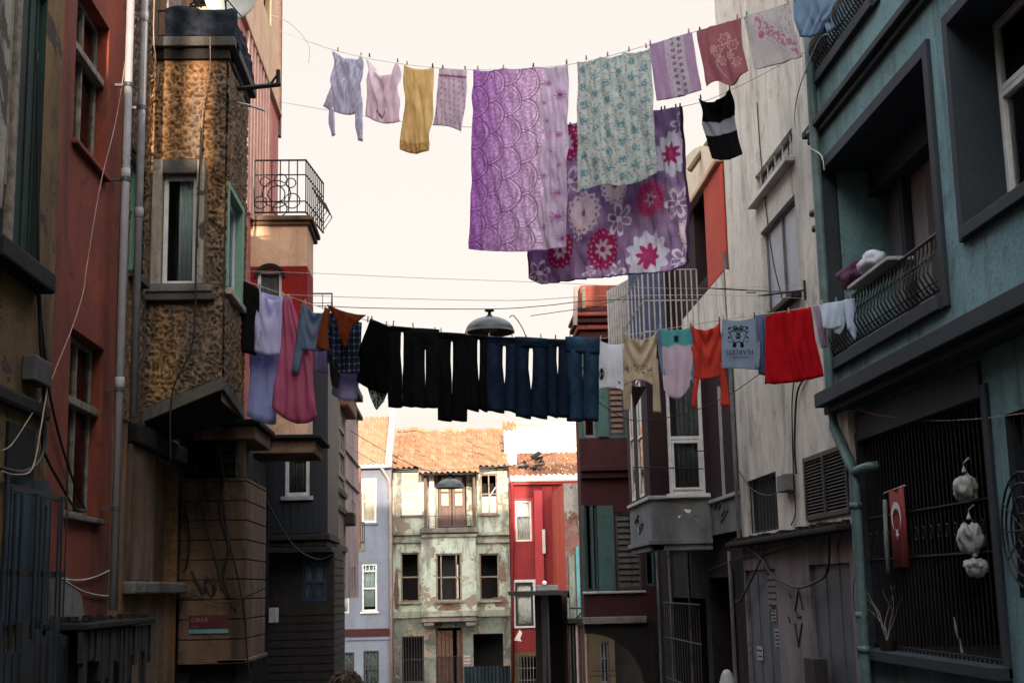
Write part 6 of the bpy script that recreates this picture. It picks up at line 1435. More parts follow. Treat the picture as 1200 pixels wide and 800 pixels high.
garment('yellow_towel', 'mustard yellow towel between pink tee and pale printed cloth', 'towel', TOP, [dict(L=[(474, 76), (474, 130), (468, 174)], Rr=[(508, 79), (507, 130), (501, 176)], sag=4, bulge=5, fn=yellow, nx=30, nt=50, amp=.03, puff=.012, folds=2.5)], [(477, 74), (507, 77)], 'top', short='yellow towel')
def tiny(s, t, u, v):
    if t < .10: return (.62, .56, .62)
    if .1 < t < .15: return (.32, .10, .30)
    a = (u / .09) % 1 - .5; b = (v / .09 + .5 * (int(u / .09) % 2)) % 1 - .5
    return (.36, .22, .40) if a * a + b * b < .035 else (.58, .50, .60)
garment('printed_cloth', 'pale lilac cloth with tiny dots left of the purple sheet', 'cloth', TOP, [dict(L=[(515, 80), (511, 120), (507, 147)], Rr=[(547, 82), (545, 120), (541, 155)], bulge=-3, fn=tiny, nx=50, nt=60, amp=.02, puff=.015)], [(519, 79), (545, 80)], 'top', short='pale lilac dotted cloth')
def scallop(s, t, u, v):
    W, H = 1.34, 2.65; x = s * W; y = t * H
    lilac = (.66, .55, .72)
    if s > .74 + .03 * math.sin(t * 21):
        c = lilac
        for k, (fx, fy, fr_) in enumerate(((.80, .09, .06), (.93, .16, .085), (.80, .30, .05), (.92, .38, .06), (.93, .55, .05), (.78, .60, .05), (.92, .70, .07), (.92, .83, .10), (.78, .88, .055), (.95, .95, .08), (.77, .20, .04), (.85, .47, .03))):
            dx, dy = x - fx * W, y - fy * H; r_ = math.hypot(dx, dy); a_ = math.atan2(dy, dx)
            if r_ < fr_ * .3: return (.40, .10, .25)
            if r_ < fr_ * (.75 + .25 * math.cos(8 * a_)): return (.36, .16, .46) if int(r_ * 120) % 2 else (.56, .45, .62)
        if noise.noise(Vector((x * 70, y * 70, 5))) > .42 and .35 < t < .75: return (.34, .2, .44)
        return lerp(c, (.58, .5, .64), .5 + noise.noise(Vector((x * 5, y * 5, 0))))
    base = lerp((.36, .15, .48), (.70, .54, .74), min(1, max(0, (s / .74)) ** .9))
    # overlapping discs in columns
    best = None
    for col in range(5, -1, -1):
        pass
    cw, ch = .24, .46
    order = []
    for col in range(-1, 5):
        for row in range(-1, 11):
            cx = col * cw - .02; cy = row * ch + (.23 if col % 2 else 0)
            dx, dy = x - cx, y - cy; r_ = math.hypot(dx, dy)
            if r_ < .262: order.append((cx * 1.0 - row * .001, r_, dx, dy, cx, cy))
    if not order: return base
    o_ = min(order, key=lambda q_: (q_[4], q_[5]))
    r_ = o_[1] / .262; a_ = math.atan2(o_[3], o_[2])
    if r_ > .94: return tuple(q_ * .42 for q_ in base)
    if r_ > .84: return tuple(min(1, q_ * (1.6 if int(a_ * 14) % 2 else 1.05)) for q_ in base)
    if r_ > .80: return tuple(q_ * .5 for q_ in base)
    n_ = noise.noise(Vector((x * 32, y * 32, 2)))
    if n_ > .16: return tuple(min(1, q_ * 1.35) for q_ in base)
    if n_ < -.22: return tuple(q_ * .82 for q_ in base)
    return base
garment('purple_sheet', 'purple bath sheet patterned with overlapping scallops and small flowers', 'sheet', TOP, [dict(L=[(555, 82), (553, 190), (550, 292)], Rr=[(666, 76), (665, 180), (663, 289)], bulge=4, fn=scallop, nx=190, nt=300, amp=.03, puff=.008, folds=2, topfn=lambda s: -2.2 * abs(math.sin(s * 3 * PI)))], [(560, 80), (590, 79), (625, 77), (664, 73)], 'top', short='purple scalloped sheet')
def tealfloral(s, t, u, v):
    x, y = s * 1.15, t * 1.95
    c = lerp((.58, .63, .62), (.46, .54, .55), .5 + .9 * noise.noise(Vector((x * 9, y * 9, 1))))
    vx = abs(((x + .05 * math.sin(y * 9)) / .19) % 1 - .5)
    cx, cy = (x / .19) % 1 - .5, (y / .26 + .5 * (int(x / .19) % 2)) % 1 - .5
    r_ = math.hypot(cx, cy * 1.2)
    if r_ < .3 and noise.noise(Vector((x * 40, y * 40, 3))) > -.12: return (.13, .28, .34) if r_ < .2 else (.26, .40, .44)
    if noise.noise(Vector((x * 26, y * 26, 9))) > .22: return (.58, .58, .55)
    if noise.noise(Vector((x * 34, y * 34, 12))) > .25: return (.22, .32, .34)
    return c
garment('floral_sheet', 'white sheet with teal flowers hanging in front of the purple blanket', 'sheet', TOP, [dict(L=[(676, 72), (677, 150), (678, 227)], Rr=[(762, 56), (766, 130), (771, 205)], fn=tealfloral, nx=130, nt=200, amp=.028, puff=.008, folds=4.5, botfn=lambda s: 4 * math.sin(s * 7), topfn=lambda s: -3 * abs(math.sin(s * 3 * PI)))], [(687, 68), (712, 64), (737, 58), (757, 54)], 'top', short='teal flowered sheet')
def pc1(s, t, u, v):
    if .36 < s < .42: return (.58, .48, .62)
    if s < .36 or s > .80: return (.46, .33, .50)
    a = (s * 6.5) % 1 - .5; b = (t * 9 + .5 * (int(s * 6.5) % 2)) % 1 - .5; r_ = math.hypot(a, b)
    return (.12, .10, .17) if r_ < .30 and noise.noise(Vector((s * 40, t * 60, 0))) > -.15 else (.55, .48, .58)
garment('pillowcase', 'lilac pillowcase with a band of dark little flowers', 'pillowcase', TOP, [dict(L=[(761, 53), (765, 88), (769, 118)], Rr=[(811, 38), (816, 72), (822, 105)], fn=pc1, nx=70, nt=80, amp=.014, puff=.02, bulge=2)], [(762, 50), (807, 37)], 'top', short='lilac pillowcase')
def pc2(s, t, u, v):
    c = (.38, .15, .19)
    for (cx, cy, rr_) in ((.62, .28, .13), (.80, .42, .12), (.42, .45, .12), (.50, .62, .09), (.82, .72, .10), (.35, .4, .07), (.7, .58, .07)):
        dx, dy = s - cx, (t - cy) * 1.2; r_ = math.hypot(dx, dy); a_ = math.atan2(dy, dx)
        if abs(r_ - rr_ * (.8 + .2 * math.cos(6 * a_))) < .013 or r_ < .018: return (.58, .42, .44)
    if abs((s - .55) - .18 * math.sin(t * 7)) < .012 and .2 < t < .9: return (.54, .38, .40)
    return c
garment('pillowcase', 'dusty rose pillowcase with white line flowers', 'pillowcase', TOP, [dict(L=[(816, 37), (822, 70), (829, 102)], Rr=[(868, 22), (870, 55), (877, 88)], fn=pc2, nx=80, nt=90, amp=.018, puff=.02, bulge=1, botfn=lambda s: 5 * math.sin(s * 8))], [(820, 35), (864, 20)], 'top', short='dusty rose pillowcase')
def pc3(s, t, u, v):
    d_ = abs((t - .2) - (s - .3) * .95)
    if noise.noise(Vector((s * 16, t * 16, 8))) > .0 and d_ < .13 and .25 < s < .95: return (.46, .22, .34)
    if noise.noise(Vector((s * 22, t * 22, 3))) > .25 and (s > .78 or d_ < .25): return (.42, .33, .42)
    if math.hypot(s - .32, t - .42) < .07: return (.50, .14, .28)
    return (.56, .54, .56)
garment('pillowcase', 'white pillowcase scattered with pink blossoms', 'pillowcase', TOP, [dict(L=[(871, 20), (878, 52), (885, 82)], Rr=[(924, 4), (932, 38), (940, 66)], fn=pc3, nx=80, nt=90, amp=.016, puff=.02, bulge=1)], [(875, 17), (923, 3)], 'top', short='pink blossomed pillowcase')
garment('blue_shirt', 'pale blue shirt hanging at the upper right by the teal balcony', 'shirt', TOP, [dict(L=[(930, 0), (931, 22), (934, 42)], Rr=[(985, -14), (985, 5), (962, 38)], fn=S((.22, .34, .50)), nx=30, nt=26, amp=.04, puff=.03, folds=4, bulge=3), dict(L=[(955, 0), (964, 20), (970, 38)], Rr=[(990, -12), (992, 10), (988, 28)], fn=S((.24, .36, .52)), nx=16, nt=16, amp=.03, puff=.03)], [(932, 0)], 'top', short='pale blue shirt')
# ---- the line just behind
FPX_ = [(663, 168, 18, 4), (669, 213, 13, 0), (685, 250, 19, 2), (726, 257, 15, 0), (762, 233, 17, 7), (794, 238, 15, 0), (787, 181, 20, 5), (799, 146, 12, 0), (656, 293, 17, 4), (706, 292, 19, 4),
        (759, 300, 22, 5), (800, 304, 13, 0), (807, 271, 12, 2), (632, 320, 11, 0), (722, 321, 12, 0), (721, 218, 16, 2), (740, 150, 17, 2), (700, 170, 15, 7), (690, 320, 7, 0), (680, 275, 6, 0)]
_bu, _bv = TOPB.uv(655, 147)
FLW = [(TOPB.uv(x, y)[0] - _bu, _bv - TOPB.uv(x, y)[1], TOPB.uv(x + r, y)[0] - TOPB.uv(x, y)[0], k) for x, y, r, k in FPX_]
def blanket(s, t, u, v):
    W, H = 1.95, 2.2; x, y = s * W, t * H
    c = lerp((.31, .20, .39), (.48, .35, .55), .5 + 1.1 * noise.noise(Vector((x * 6, y * 6, 2))) + .3 * noise.noise(Vector((x * 50, y * 50, 2))))
    if s < .012 or s > .985 or t > .985: return (.10, .04, .13)
    for fx, fy, fr_, k in FLW:
        dx, dy = u - fx, v - fy; r_ = math.hypot(dx, dy) / fr_; a_ = math.atan2(dy, dx) + fx * 7
        if r_ > 1.25: continue
        if k == 3 or k == 0:
            pet = abs(math.cos(3 * a_)); edge = .25 + .75 * pet
            if abs(r_ - edge) < .15 and r_ < 1.1: return (.84, .80, .87)
            if r_ < .2: return (.84, .8, .87)
        elif k in (1, 2):
            e_ = 1.0 + .07 * math.cos(16 * a_)
            if r_ < .16: return (.45, .2, .32)
            if r_ < e_: return (.30, .14, .38) if (.8 < r_ < .88 and math.cos(16 * a_) > .2) else (.82, .73, .78)
        elif k == 7:
            if r_ < .13: return (.42, .04, .16)
            if r_ < .36 + .1 * math.cos(6 * a_): return (.70, .60, .70)
            if r_ < .95 + .06 * math.cos(14 * a_): return (.50, .05, .20) if (.62 < r_ < .74 and math.cos(14 * a_) > .3) else (.60, .12, .30)
        elif k in (4, 6):
            if r_ < .14: return (.45, .04, .16)
            if r_ < .42 + .12 * math.cos(8 * a_): return (.62, .55, .62)
            if r_ < .95 + .07 * math.cos(18 * a_): return (.62, .4, .5) if (.72 < r_ < .82 and math.cos(18 * a_) > .3) else (.42, .03, .16)
        elif k == 5:
            if r_ < .14: return (.5, .1, .2)
            if r_ < .45 + .13 * math.cos(8 * a_): return (.52, .06, .24)
            if r_ < 1.0 + .12 * math.cos(12 * a_): return (.74, .74, .86)
    return c
garment('purple_blanket', 'large purple fleece blanket with big pink and white flowers', 'blanket', TOPB, [dict(L=[(655, 147), (650, 190), (625, 250), (617, 300), (620, 326), (634, 333)], Rr=[(800, 125), (804, 190), (808, 250), (810, 290), (807, 307), (792, 318)], fn=blanket, nx=220, nt=260, amp=.045, puff=.012, folds=3, bulge=-1)], [(668, 146), (705, 140), (775, 128), (779, 127), (792, 125), (797, 124)], 'top', short='purple flowered blanket', pm='iron')
def tank(s, t, u, v): return (.50, .52, .60) if .37 + .03 * s < t < .60 + .02 * s else (.010, .011, .014)
garment('tank_top', 'black tank top with one white band hanging alone', 'tank top', TOPB, [dict(L=[(820, 116), (824, 145), (830, 170), (835, 186)], Rr=[(856, 105), (861, 135), (864, 160), (870, 180)], sag=9, bulge=4, fn=tank, nx=30, nt=60, amp=.02, puff=.02)], [(821, 114), (855, 103)], 'top', short='black tank top', pm='peg_green')

# ================================================================= LINES, CABLES, LAMPS
def cable(name, label, pts, r=.006, mat='wire_grey', n=10, cat='cable', group=None):
    s = MB(); P_ = []
    for k in range(len(pts) - 1):
        for j in range(n):
            f = j / n
            p = [pts[max(k - 1, 0)], pts[k], pts[k + 1], pts[min(k + 2, len(pts) - 1)]]
            P_.append(.5 * ((2 * p[1]) + (-p[0] + p[2]) * f + (2 * p[0] - 5 * p[1] + 4 * p[2] - p[3]) * f * f + (-p[0] + 3 * p[1] - 3 * p[2] + p[3]) * f ** 3))
    P_.append(pts[-1]); s.tube(P_, r, 5)
    return tag(s.build(name, mat, smooth=True), label, cat, group)
A_ = lambda fr, *pp: [fr.at(x, y) for x, y in pp]
cable('washing_line', 'thin lower washing line carrying the jeans across the street', A_(LOW, (276, 325), (330, 344), (386, 363), (457, 381), (547, 392), (640, 397), (700, 397), (770, 387), (845, 375), (924, 364), (1000, 351), (1015, 347)), .004, cat='washing line')
cable('washing_line', 'thin upper washing line carrying the purple sheet across the street', A_(TOP, (327, 36), (395, 60), (470, 75), (560, 82), (665, 76), (760, 53), (870, 21), (940, 0), (985, -14), (1010, -24)), .004, cat='washing line')
cable('washing_line', 'thin second line behind carrying the purple blanket', A_(TOPB, (330, 120), (500, 146), (660, 147), (800, 125), (860, 104), (945, 60)), .004, cat='washing line')
s = MB(); p_ = LOW.at(268, 318); s.tube([p_ - Vector((.1, 0, 0)), p_ + Vector((.05, 0, 0))], .03, 8); s.tube([p_, p_ + Vector((0, 0, -.05))], .02, 6); tag(s.build('line_pulley', 'iron'), 'small black washing line pulley on the brown bay', 'pulley')
def wirepx(label, pts, y0, y1, r=.0028, mat='wire_grey', name='cable'):
    n_ = len(pts); x0_, x1_ = pts[0][0], pts[-1][0]
    P_ = [FF(y0 + (y1 - y0) * (x - x0_) / (x1_ - x0_)).at(x, y) for x, y in pts]
    return cable(name, label, P_, r, mat)
wirepx('highest of three thin wires sagging right from the brown bay', [(268, 317), (365, 320), (500, 326), (640, 331), (800, 338), (975, 333)], 14.6, 16.0)
wirepx('thin wire crossing above the black trousers toward caged terrace', [(330, 345), (440, 349), (600, 352), (700, 347), (860, 346), (975, 352)], 17, 16.0, .004)
wirepx('lamp wire running past the orange turret', [(370, 358), (440, 361), (575, 362), (640, 358), (700, 352), (820, 350)], 21.5, 21, .007, 'cable_black')
wirepx('short dark wire with a clamp end left of the turret', [(622, 370), (650, 366), (700, 358), (738, 345)], 24, 25.8, .007, 'cable_black')
wirepx('thin wire sagging under the lower laundry at the right', [(700, 470), (740, 492), (800, 485), (850, 465), (890, 438)], 17, 18, .006, 'cable_black')
wirepx('thin pale wire sagging along the teal lower cornice', [(985, 470), (1020, 484), (1080, 492), (1140, 491), (1200, 484)], 14.5, 10.0, .004, 'cable_pale')
wirepx('faint wire crossing the sky beneath the black trousers', [(395, 512), (460, 548), (560, 548), (600, 545), (690, 540)], 30, 40, .008)
wirepx('wire crossing pale sky at the upper left', [(282, 14), (330, 22), (360, 50), (362, 74)], 20, 20, .004)
# street lamps
def lamp(label, fr, cx, cy, wpx, y_):
    c = fr.at(cx, cy); r_ = (fr.at(cx + wpx / 2, cy) - fr.at(cx - wpx / 2, cy)).length / 2
    t = thing('street_lamp', label, 'street lamp', c, 'domed lamps hung over the lane')
    s = MB(); prof = [(r_ * math.cos(a), r_ * .64 * math.sin(a)) for a in [PI / 2 * k / 12 for k in range(13)]]; prof[-1] = (.001, r_ * .64)
    inner = [(max(.001, x * .97), z * .96 - .004) for x, z in prof]
    s.lathe(c, [(r_ * 1.02, -.015), (r_ * 1.02, .012)] + prof, 40); s.lathe(c, [(r_ * 1.02, -.015)] + inner, 40); s.build('shade', 'lampgrey', t, smooth=True, recalc=False)
    s = MB(); s.lathe(c, [(.001, -.01), (r_ * .3, .02), (r_ * .3, .1), (.001, .12)], 16); s.build('bulb_holder', 'bay_grey', t, smooth=True)
    s = MB(); top = c + Vector((0, 0, r_ * .64)); s.lathe(top, [(r_ * .22, -.02), (r_ * .12, .02), (r_ * .07, .04), (r_ * .07, .08), (r_ * .2, .09), (r_ * .2, .11), (.001, .12)], 14); s.build('cap', 'iron', t, smooth=True)
    return c, r_, top
flp = FF(21.2); lamp('large grey domed street lamp hanging above the jeans', flp, 574, 389, 57, 21.2)
fl2 = FF(33.0); c_, r_, tp_ = lamp('smaller distant domed street lamp before the green house balcony', fl2, 527.5, 571, 33, 33)
cable('cable', 'thin wire holding the distant lamp before the green house', [FF(33).at(402, 500), tp_ + Vector((0, 0, .08)), FF(33).at(682, 520)], .008, 'cable_black')
cable('cable', 'bent lead curving down from the large lamp', [flp.at(597, 372), flp.at(602, 370), flp.at(612, 384), flp.at(618, 400)], .008, 'cable_black')

# cables on the left wall
def wallc(label, fr, pts, r, mat, d=.03, name='cable'): return cable(name, label, [fr.at(x, y, d) for x, y in pts], r, mat)
wallc('thin pale cable wandering down across the red wall', fl, [(150, 0), (148, 60), (136, 140), (118, 215), (102, 310), (98, 340), (86, 380), (68, 425), (57, 452), (34, 490), (14, 520), (2, 528)], .0042, 'cable_pale', .05)
wallc('black cable dropping from the ochre wall corner to the window sill', fl, [(44, 60), (46, 330), (56, 440), (60, 470), (72, 520), (90, 575), (100, 597)], .010, 'cable_black')
wallc('black cable slanting from bars to the lower red window', fl, [(48, 500), (52, 530), (70, 565), (88, 595), (101, 598)], .011, 'cable_black', .05)
wallc('thick black cable bundle looping along the ochre wall', fl, [(8, 290), (28, 310), (44, 340), (48, 400), (52, 470), (50, 530), (30, 552), (0, 548)], .016, 'cable_black', .06)
wallc('pale loop of cable across the ochre lower wall', fl, [(2, 552), (20, 556), (38, 548), (48, 500), (56, 450)], .006, 'cable_pale', .08)
fbx = FF(13.3)
wallc('pair of pale cables hanging from the tarpaulin corner', fbx, [(181, -10), (180, 40), (182, 80), (174, 95), (182, 92), (186, 82), (184, 100), (176, 118)], .007, 'cable_pale', .02)
wallc('pale cable hanging down the brown bay front', fbx, [(246, 44), (246, 80), (240, 110), (236, 150), (234, 190)], .006, 'cable_pale', .03)
wallc('black cable running down beside the bay window', fbx, [(236, 150), (234, 200), (230, 300), (226, 400), (202, 460), (200, 540)], .009, 'cable_black', .06)
wallc('black cable on the grooved wall left part', fc, [(228, 540), (236, 590), (248, 640), (262, 690)], .008, 'cable_black')
wallc('black cable crossing the grooved wall beside the street name plate', fc, [(258, 560), (266, 620), (280, 680), (287, 720), (290, 770), (296, 800)], .010, 'cable_black')
wallc('tangled black cable hanging in the recess left of the sign wall', fc, [(216, 590), (222, 625), (219, 660), (214, 670)], .010, 'cable_black')
rk = random.Random(2)
wallc('tangle of black cable loops above the street name plate', fc, [(224, 668)] + [(232 + rk.uniform(-8, 8) + k * 1.6, 686 + rk.uniform(-12, 12)) for k in range(15)] + [(268, 700), (278, 716)], .008, 'cable_black', .04)
wallc('black cable bundle hanging down the dark recess', fc, [(256, 520), (262, 560), (258, 600), (268, 640), (262, 672), (270, 700)], .014, 'cable_black', .05)
wallc('thin cable strung low across the grooved wall', fc, [(214, 690), (235, 700), (262, 706), (290, 698), (312, 688)], .007, 'cable_black', .06)
wallc('cable strung from the navy house to the recess', FF(17.5), [(300, 560), (320, 600), (345, 640), (372, 655), (388, 650)], .010, 'cable_black', 0)
# right wall cables
wallc('black cable looping low between the two grey doors', fp4, [(867, 632), (893, 655), (902, 670), (915, 680), (935, 688), (955, 682), (970, 668), (972, 625)], .016, 'cable_black', .08)
wallc('second black cable drooping toward the left grey door', fp4, [(893, 652), (880, 680), (868, 702), (862, 704)], .016, 'cable_black', .06)
wallc('black cable pair falling from the ledge beside the drainpipe', fp4, [(990, 612), (982, 640), (984, 660)], .010, 'cable_black', .1)
wallc('long thin black cable down the middle of the beige wall', fp4, [(887, 120), (893, 200), (905, 300), (922, 372), (930, 430), (928, 480), (930, 560), (932, 600), (927, 615)], .009, 'cable_black', .02)
wallc('thick black cable beside the red skirt on beige wall', fp4, [(945, 440), (934, 462), (931, 520), (933, 555)], .014, 'cable_black', .03)
wallc('cable draped across the beige wall to the junction box', fp4, [(866, 552), (880, 572), (900, 580), (915, 574), (924, 560)], .008, 'cable_black', .03)
wallc('thin conduit beneath the beige ledge heading left', fp4, [(830, 668), (870, 652), (905, 645), (945, 632)], .010, 'cable_black', .04)
wallc('pale cable looping from teal balcony to the cornice', ft, [(970, 40), (958, 50), (935, 110), (932, 150), (945, 170), (962, 182), (966, 200)], .007, 'wire_grey', .15)
wallc('thin cable beside the drainpipe low on the teal wall', fgd, [(1008, 650), (1000, 690), (1005, 730), (1016, 742)], .007, 'cable_black', .1)
# clothes drying arm on beige wall
t = thing('drying_bracket', 'thin iron drying arm with wires fixed on the beige wall', 'bracket', fp4.at(943, 340))
s = MB(); p_ = fp4.at(943, 340, .02); s.tube([p_ + Vector((0, 0, .12)), p_ - Vector((0, 0, .12))], .015, 6); s.tube([p_, p_ + Vector((-.5, .3, 0))], .012, 6); s.build('arm', 'iron', t)
s = MB(); q_ = FF(18.5); s.tube([q_.at(820, 337), q_.at(875, 340), p_ + Vector((-.1, .1, 0))], .010, 5); s.tube([q_.at(875, 343), q_.at(940, 342)], .008, 5); s.build('rod', 'iron', t)
s = MB(); s.tube([q_.at(893, 368), q_.at(941, 338)], .05, 4); tag(s.build('timber_prop', 'timber_dark'), 'dark slanting timber prop above the red skirt', 'prop')
# orange timber strip on the roofline far right of blanket
fr0 = FF(22.0)
s = MB(); s.tube([fr0.at(808, 200), fr0.at(832, 165), fr0.at(842, 150)], .05, 4); tag(s.build('timber_pole', 'alley_ochre'), 'weathered yellow pole leaning beside the black tank top', 'pole')
s = MB(); s.tube([FF(19.5).at(872, 92), FF(19.5).at(886, 72), FF(19.5).at(902, 0)], .045, 4); tag(s.build('timber_pole', 'timber_edge'), 'brown pole rising between the rose and white pillowcases', 'pole')

# ---- things in the teal balcony and window
t = thing('drying_tray', 'pale tray on the teal balcony rail with folded washing', 'tray', ft.at(1015, 335))
s = MB(); a_, b_ = ft.uv(1000, 350, .1), ft.uv(1048, 320, .1); s.box(ft, b_[0], a_[0], 4.56, 4.60, -.1, .16); s.build('tray', 'bag_white', t, bevel=.01)
def blob(name, label, cat, c, r, mat, seed, group=None, parent=None, sub=3, rough_=.35):
    bm = bmesh.new(); bmesh.ops.create_icosphere(bm, subdivisions=sub, radius=1)
    for v in bm.verts:
        n_ = noise.noise(v.co * 1.6 + Vector((seed, 0, 0))) + .5 * noise.noise(v.co * 4 + Vector((0, seed, 0)))
        if name == 'plastic_bag': th_ = math.atan2(v.co.y, v.co.x); n_ = .7 * n_ - 1.1 * max(0, v.co.z) ** 2 + .28 * abs(math.sin(4 * th_ + 2 * v.co.z + seed)) + .25 * noise.noise(Vector((th_ * 3, v.co.z * 2, seed)))
        k = 1 + rough_ * n_; v.co = Vector((v.co.x * r[0] * k, v.co.y * r[1] * k, v.co.z * r[2] * k)) + c
    me = bpy.data.meshes.new(name); bm.to_mesh(me); bm.free(); me.materials.append(M[mat]); me.polygons.foreach_set('use_smooth', [True] * len(me.polygons))
    o = bpy.data.objects.new(name, me); COL.objects.link(o)
    if label: tag(o, label, cat, group)
    return o
ca = ft.at(1000, 334, .08); blob('purple_bundle', 'dark purple folded cloth bundle on the teal balcony rail', 'cloth', Vector((ca.x, ca.y, 4.72)), (.14, .34, .13), 'purple_cloth', 3)
ca = ft.at(1022, 330, .08); blob('tie_dye_cloth', 'white and blue crumpled cloth beside the purple bundle', 'cloth', Vector((ca.x, ca.y - .05, 4.70)), (.12, .24, .11), 'frost', 8)
t = thing('flag', 'red flag with white crescent and star hung behind the grille', 'flag', fgd.at(1058, 615, -.06))
q = (U(fgd, 1066, 620), U(fgd, 1049, 620), V(fgd, 1058, 664), V(fgd, 1058, 571))
fd_ = .03
s = MB(); n_ = 24
W_ = q[1] - q[0]
FX = lambda u: fd_ + .012 * math.sin((u - q[0]) / W_ * 9)
for k in range(n_):
    a_, b_ = q[0] + W_ * k / n_, q[0] + W_ * (k + 1) / n_; s.poly([fgd.P(a_, q[2], FX(a_)), fgd.P(b_, q[2], FX(b_)), fgd.P(b_, q[3], FX(b_)), fgd.P(a_, q[3], FX(a_))])
s.build('cloth', 'flag_red', t, recalc=False, solid=.004, smooth=True)
cu, cv = (q[0] + q[1]) / 2, q[2] + (q[3] - q[2]) * .64; Rm = W_ * .33
s = MB(); N_ = 40    # crescent opening downward (flag hung vertically)
import math as _m
for k in range(N_):
    y_ = lambda a: (Rm * _m.cos(a), Rm * _m.sin(a))
    a0 = PI * 2 * k / N_; a1 = PI * 2 * (k + 1) / N_
    def inner(a):
        # point of the cut circle (radius .8, centre moved down) on the same bearing
        ox, oy = 0, -.25 * Rm; r2 = .8 * Rm; dx, dy = _m.cos(a), _m.sin(a)
        b = ox * dx + oy * dy; c = ox * ox + oy * oy - r2 * r2; return max(0, b + _m.sqrt(max(0, b * b - c)))
    i0, i1 = min(inner(a0), Rm), min(inner(a1), Rm)
    if Rm - i0 < 1e-4 and Rm - i1 < 1e-4: continue
    s.poly([fgd.P(cu + i0 * _m.cos(a0), cv + i0 * _m.sin(a0), fd_ + .022), fgd.P(cu + Rm * _m.cos(a0), cv + Rm * _m.sin(a0), fd_ + .022), fgd.P(cu + Rm * _m.cos(a1), cv + Rm * _m.sin(a1), fd_ + .022), fgd.P(cu + i1 * _m.cos(a1), cv + i1 * _m.sin(a1), fd_ + .022)])
s.build('crescent', 'ink_white', t, recalc=False, solid=.002)
s = MB(); rs = Rm * .42; cy_ = cv - Rm * 1.15
pts = [(cu + (rs if k % 2 == 0 else rs * .4) * _m.sin(k * PI / 5), cy_ - (rs if k % 2 == 0 else rs * .4) * _m.cos(k * PI / 5)) for k in range(10)]
for k in range(10): a_, b_ = pts[k], pts[(k + 1) % 10]; s.poly([fgd.P(cu, cy_, fd_ + .022), fgd.P(*a_, fd_ + .022), fgd.P(*b_, fd_ + .022)])
s.build('star', 'ink_white', t, recalc=False, solid=.002)
s = MB(); s.tube([fgd.P(q[0] - .05, q[3] + .01, fd_), fgd.P(q[1] + .18, q[3] - .02, fd_)], .008, 6); s.build('rod', 'steel_pale', t)
for k, (px_, py_, rx_, rz_, lb) in enumerate(((1131, 569, .10, .13, 'upper white plastic bag bulging through the shop grille'), (1137, 628, .11, .16, 'lower larger white plastic bag tied to the shop grille'), (1143, 662, .08, .08, 'small pale bag under the two white bags'))):
    o = blob('plastic_bag', lb, 'bag', fgd.at(px_, py_, .05), (.09, rx_, rz_), 'bag_white', 11 + k * 5, group='white bags on the grille', sub=4, rough_=.45)
    s = MB(); p_ = fgd.at(px_, py_, .05) + Vector((0, 0, rz_ * .9)); s.tube([p_, p_ + Vector((.01, .02, .08)), p_ + Vector((.06, .02, .12))], [.022, .006, .010], 7); s.build('knot', 'bag_white', o)
t = thing('bare_plant', 'pale leafless twigs in a pot on the shop sill', 'plant', fgd.at(1040, 755, .06))
s = MB(); rnd = random.Random(5); p0 = fgd.at(1040, 752, .06)
for k in range(7):
    p = p0.copy(); pts = [p.copy()]; dr = Vector((rnd.uniform(-.2, .2), rnd.uniform(-.7, .7), 1)).normalized()
    for j in range(6): p = p + dr * .11; dr = (dr + Vector((rnd.uniform(-.2, .2), rnd.uniform(-.6, .6), rnd.uniform(-.3, .3)))).normalized(); pts.append(p.copy())
    s.tube(pts, .006, 5, r2=.003)
s.build('twigs', 'lowgrey', t)
s = MB(); s.lathe(p0 - Vector((0, 0, .12)), [(.06, 0), (.09, .14), (.085, .14), (.06, .1)], 14); s.build('pot', 'soot', t)
s = MB(); s.tube([fgd.at(1117, 723, -.1), fgd.at(1128, 765, -.1)], .012, 6); tag(s.build('pale_stick', 'white_bar'), 'thin pale stick leaning inside the grilled window', 'stick')
s = MB(); s.tube([fgd.at(1037, 585, .05), fgd.at(1039, 640, .05), fgd.at(1041, 670, .05)], .022, 6); tag(s.build('rolled_cloth', 'loggia_grey', smooth=True), 'narrow pale rolled cloth hanging left of the flag', 'cloth')
s = MB(); s.box(fgd, U(fgd, 1113, 605), U(fgd, 1107, 605), V(fgd, 1110, 620), V(fgd, 1110, 590), -.9, -.88); tag(s.build('inner_picture', 'wood_brown'), 'small brown picture dimly seen inside the grilled room', 'picture')

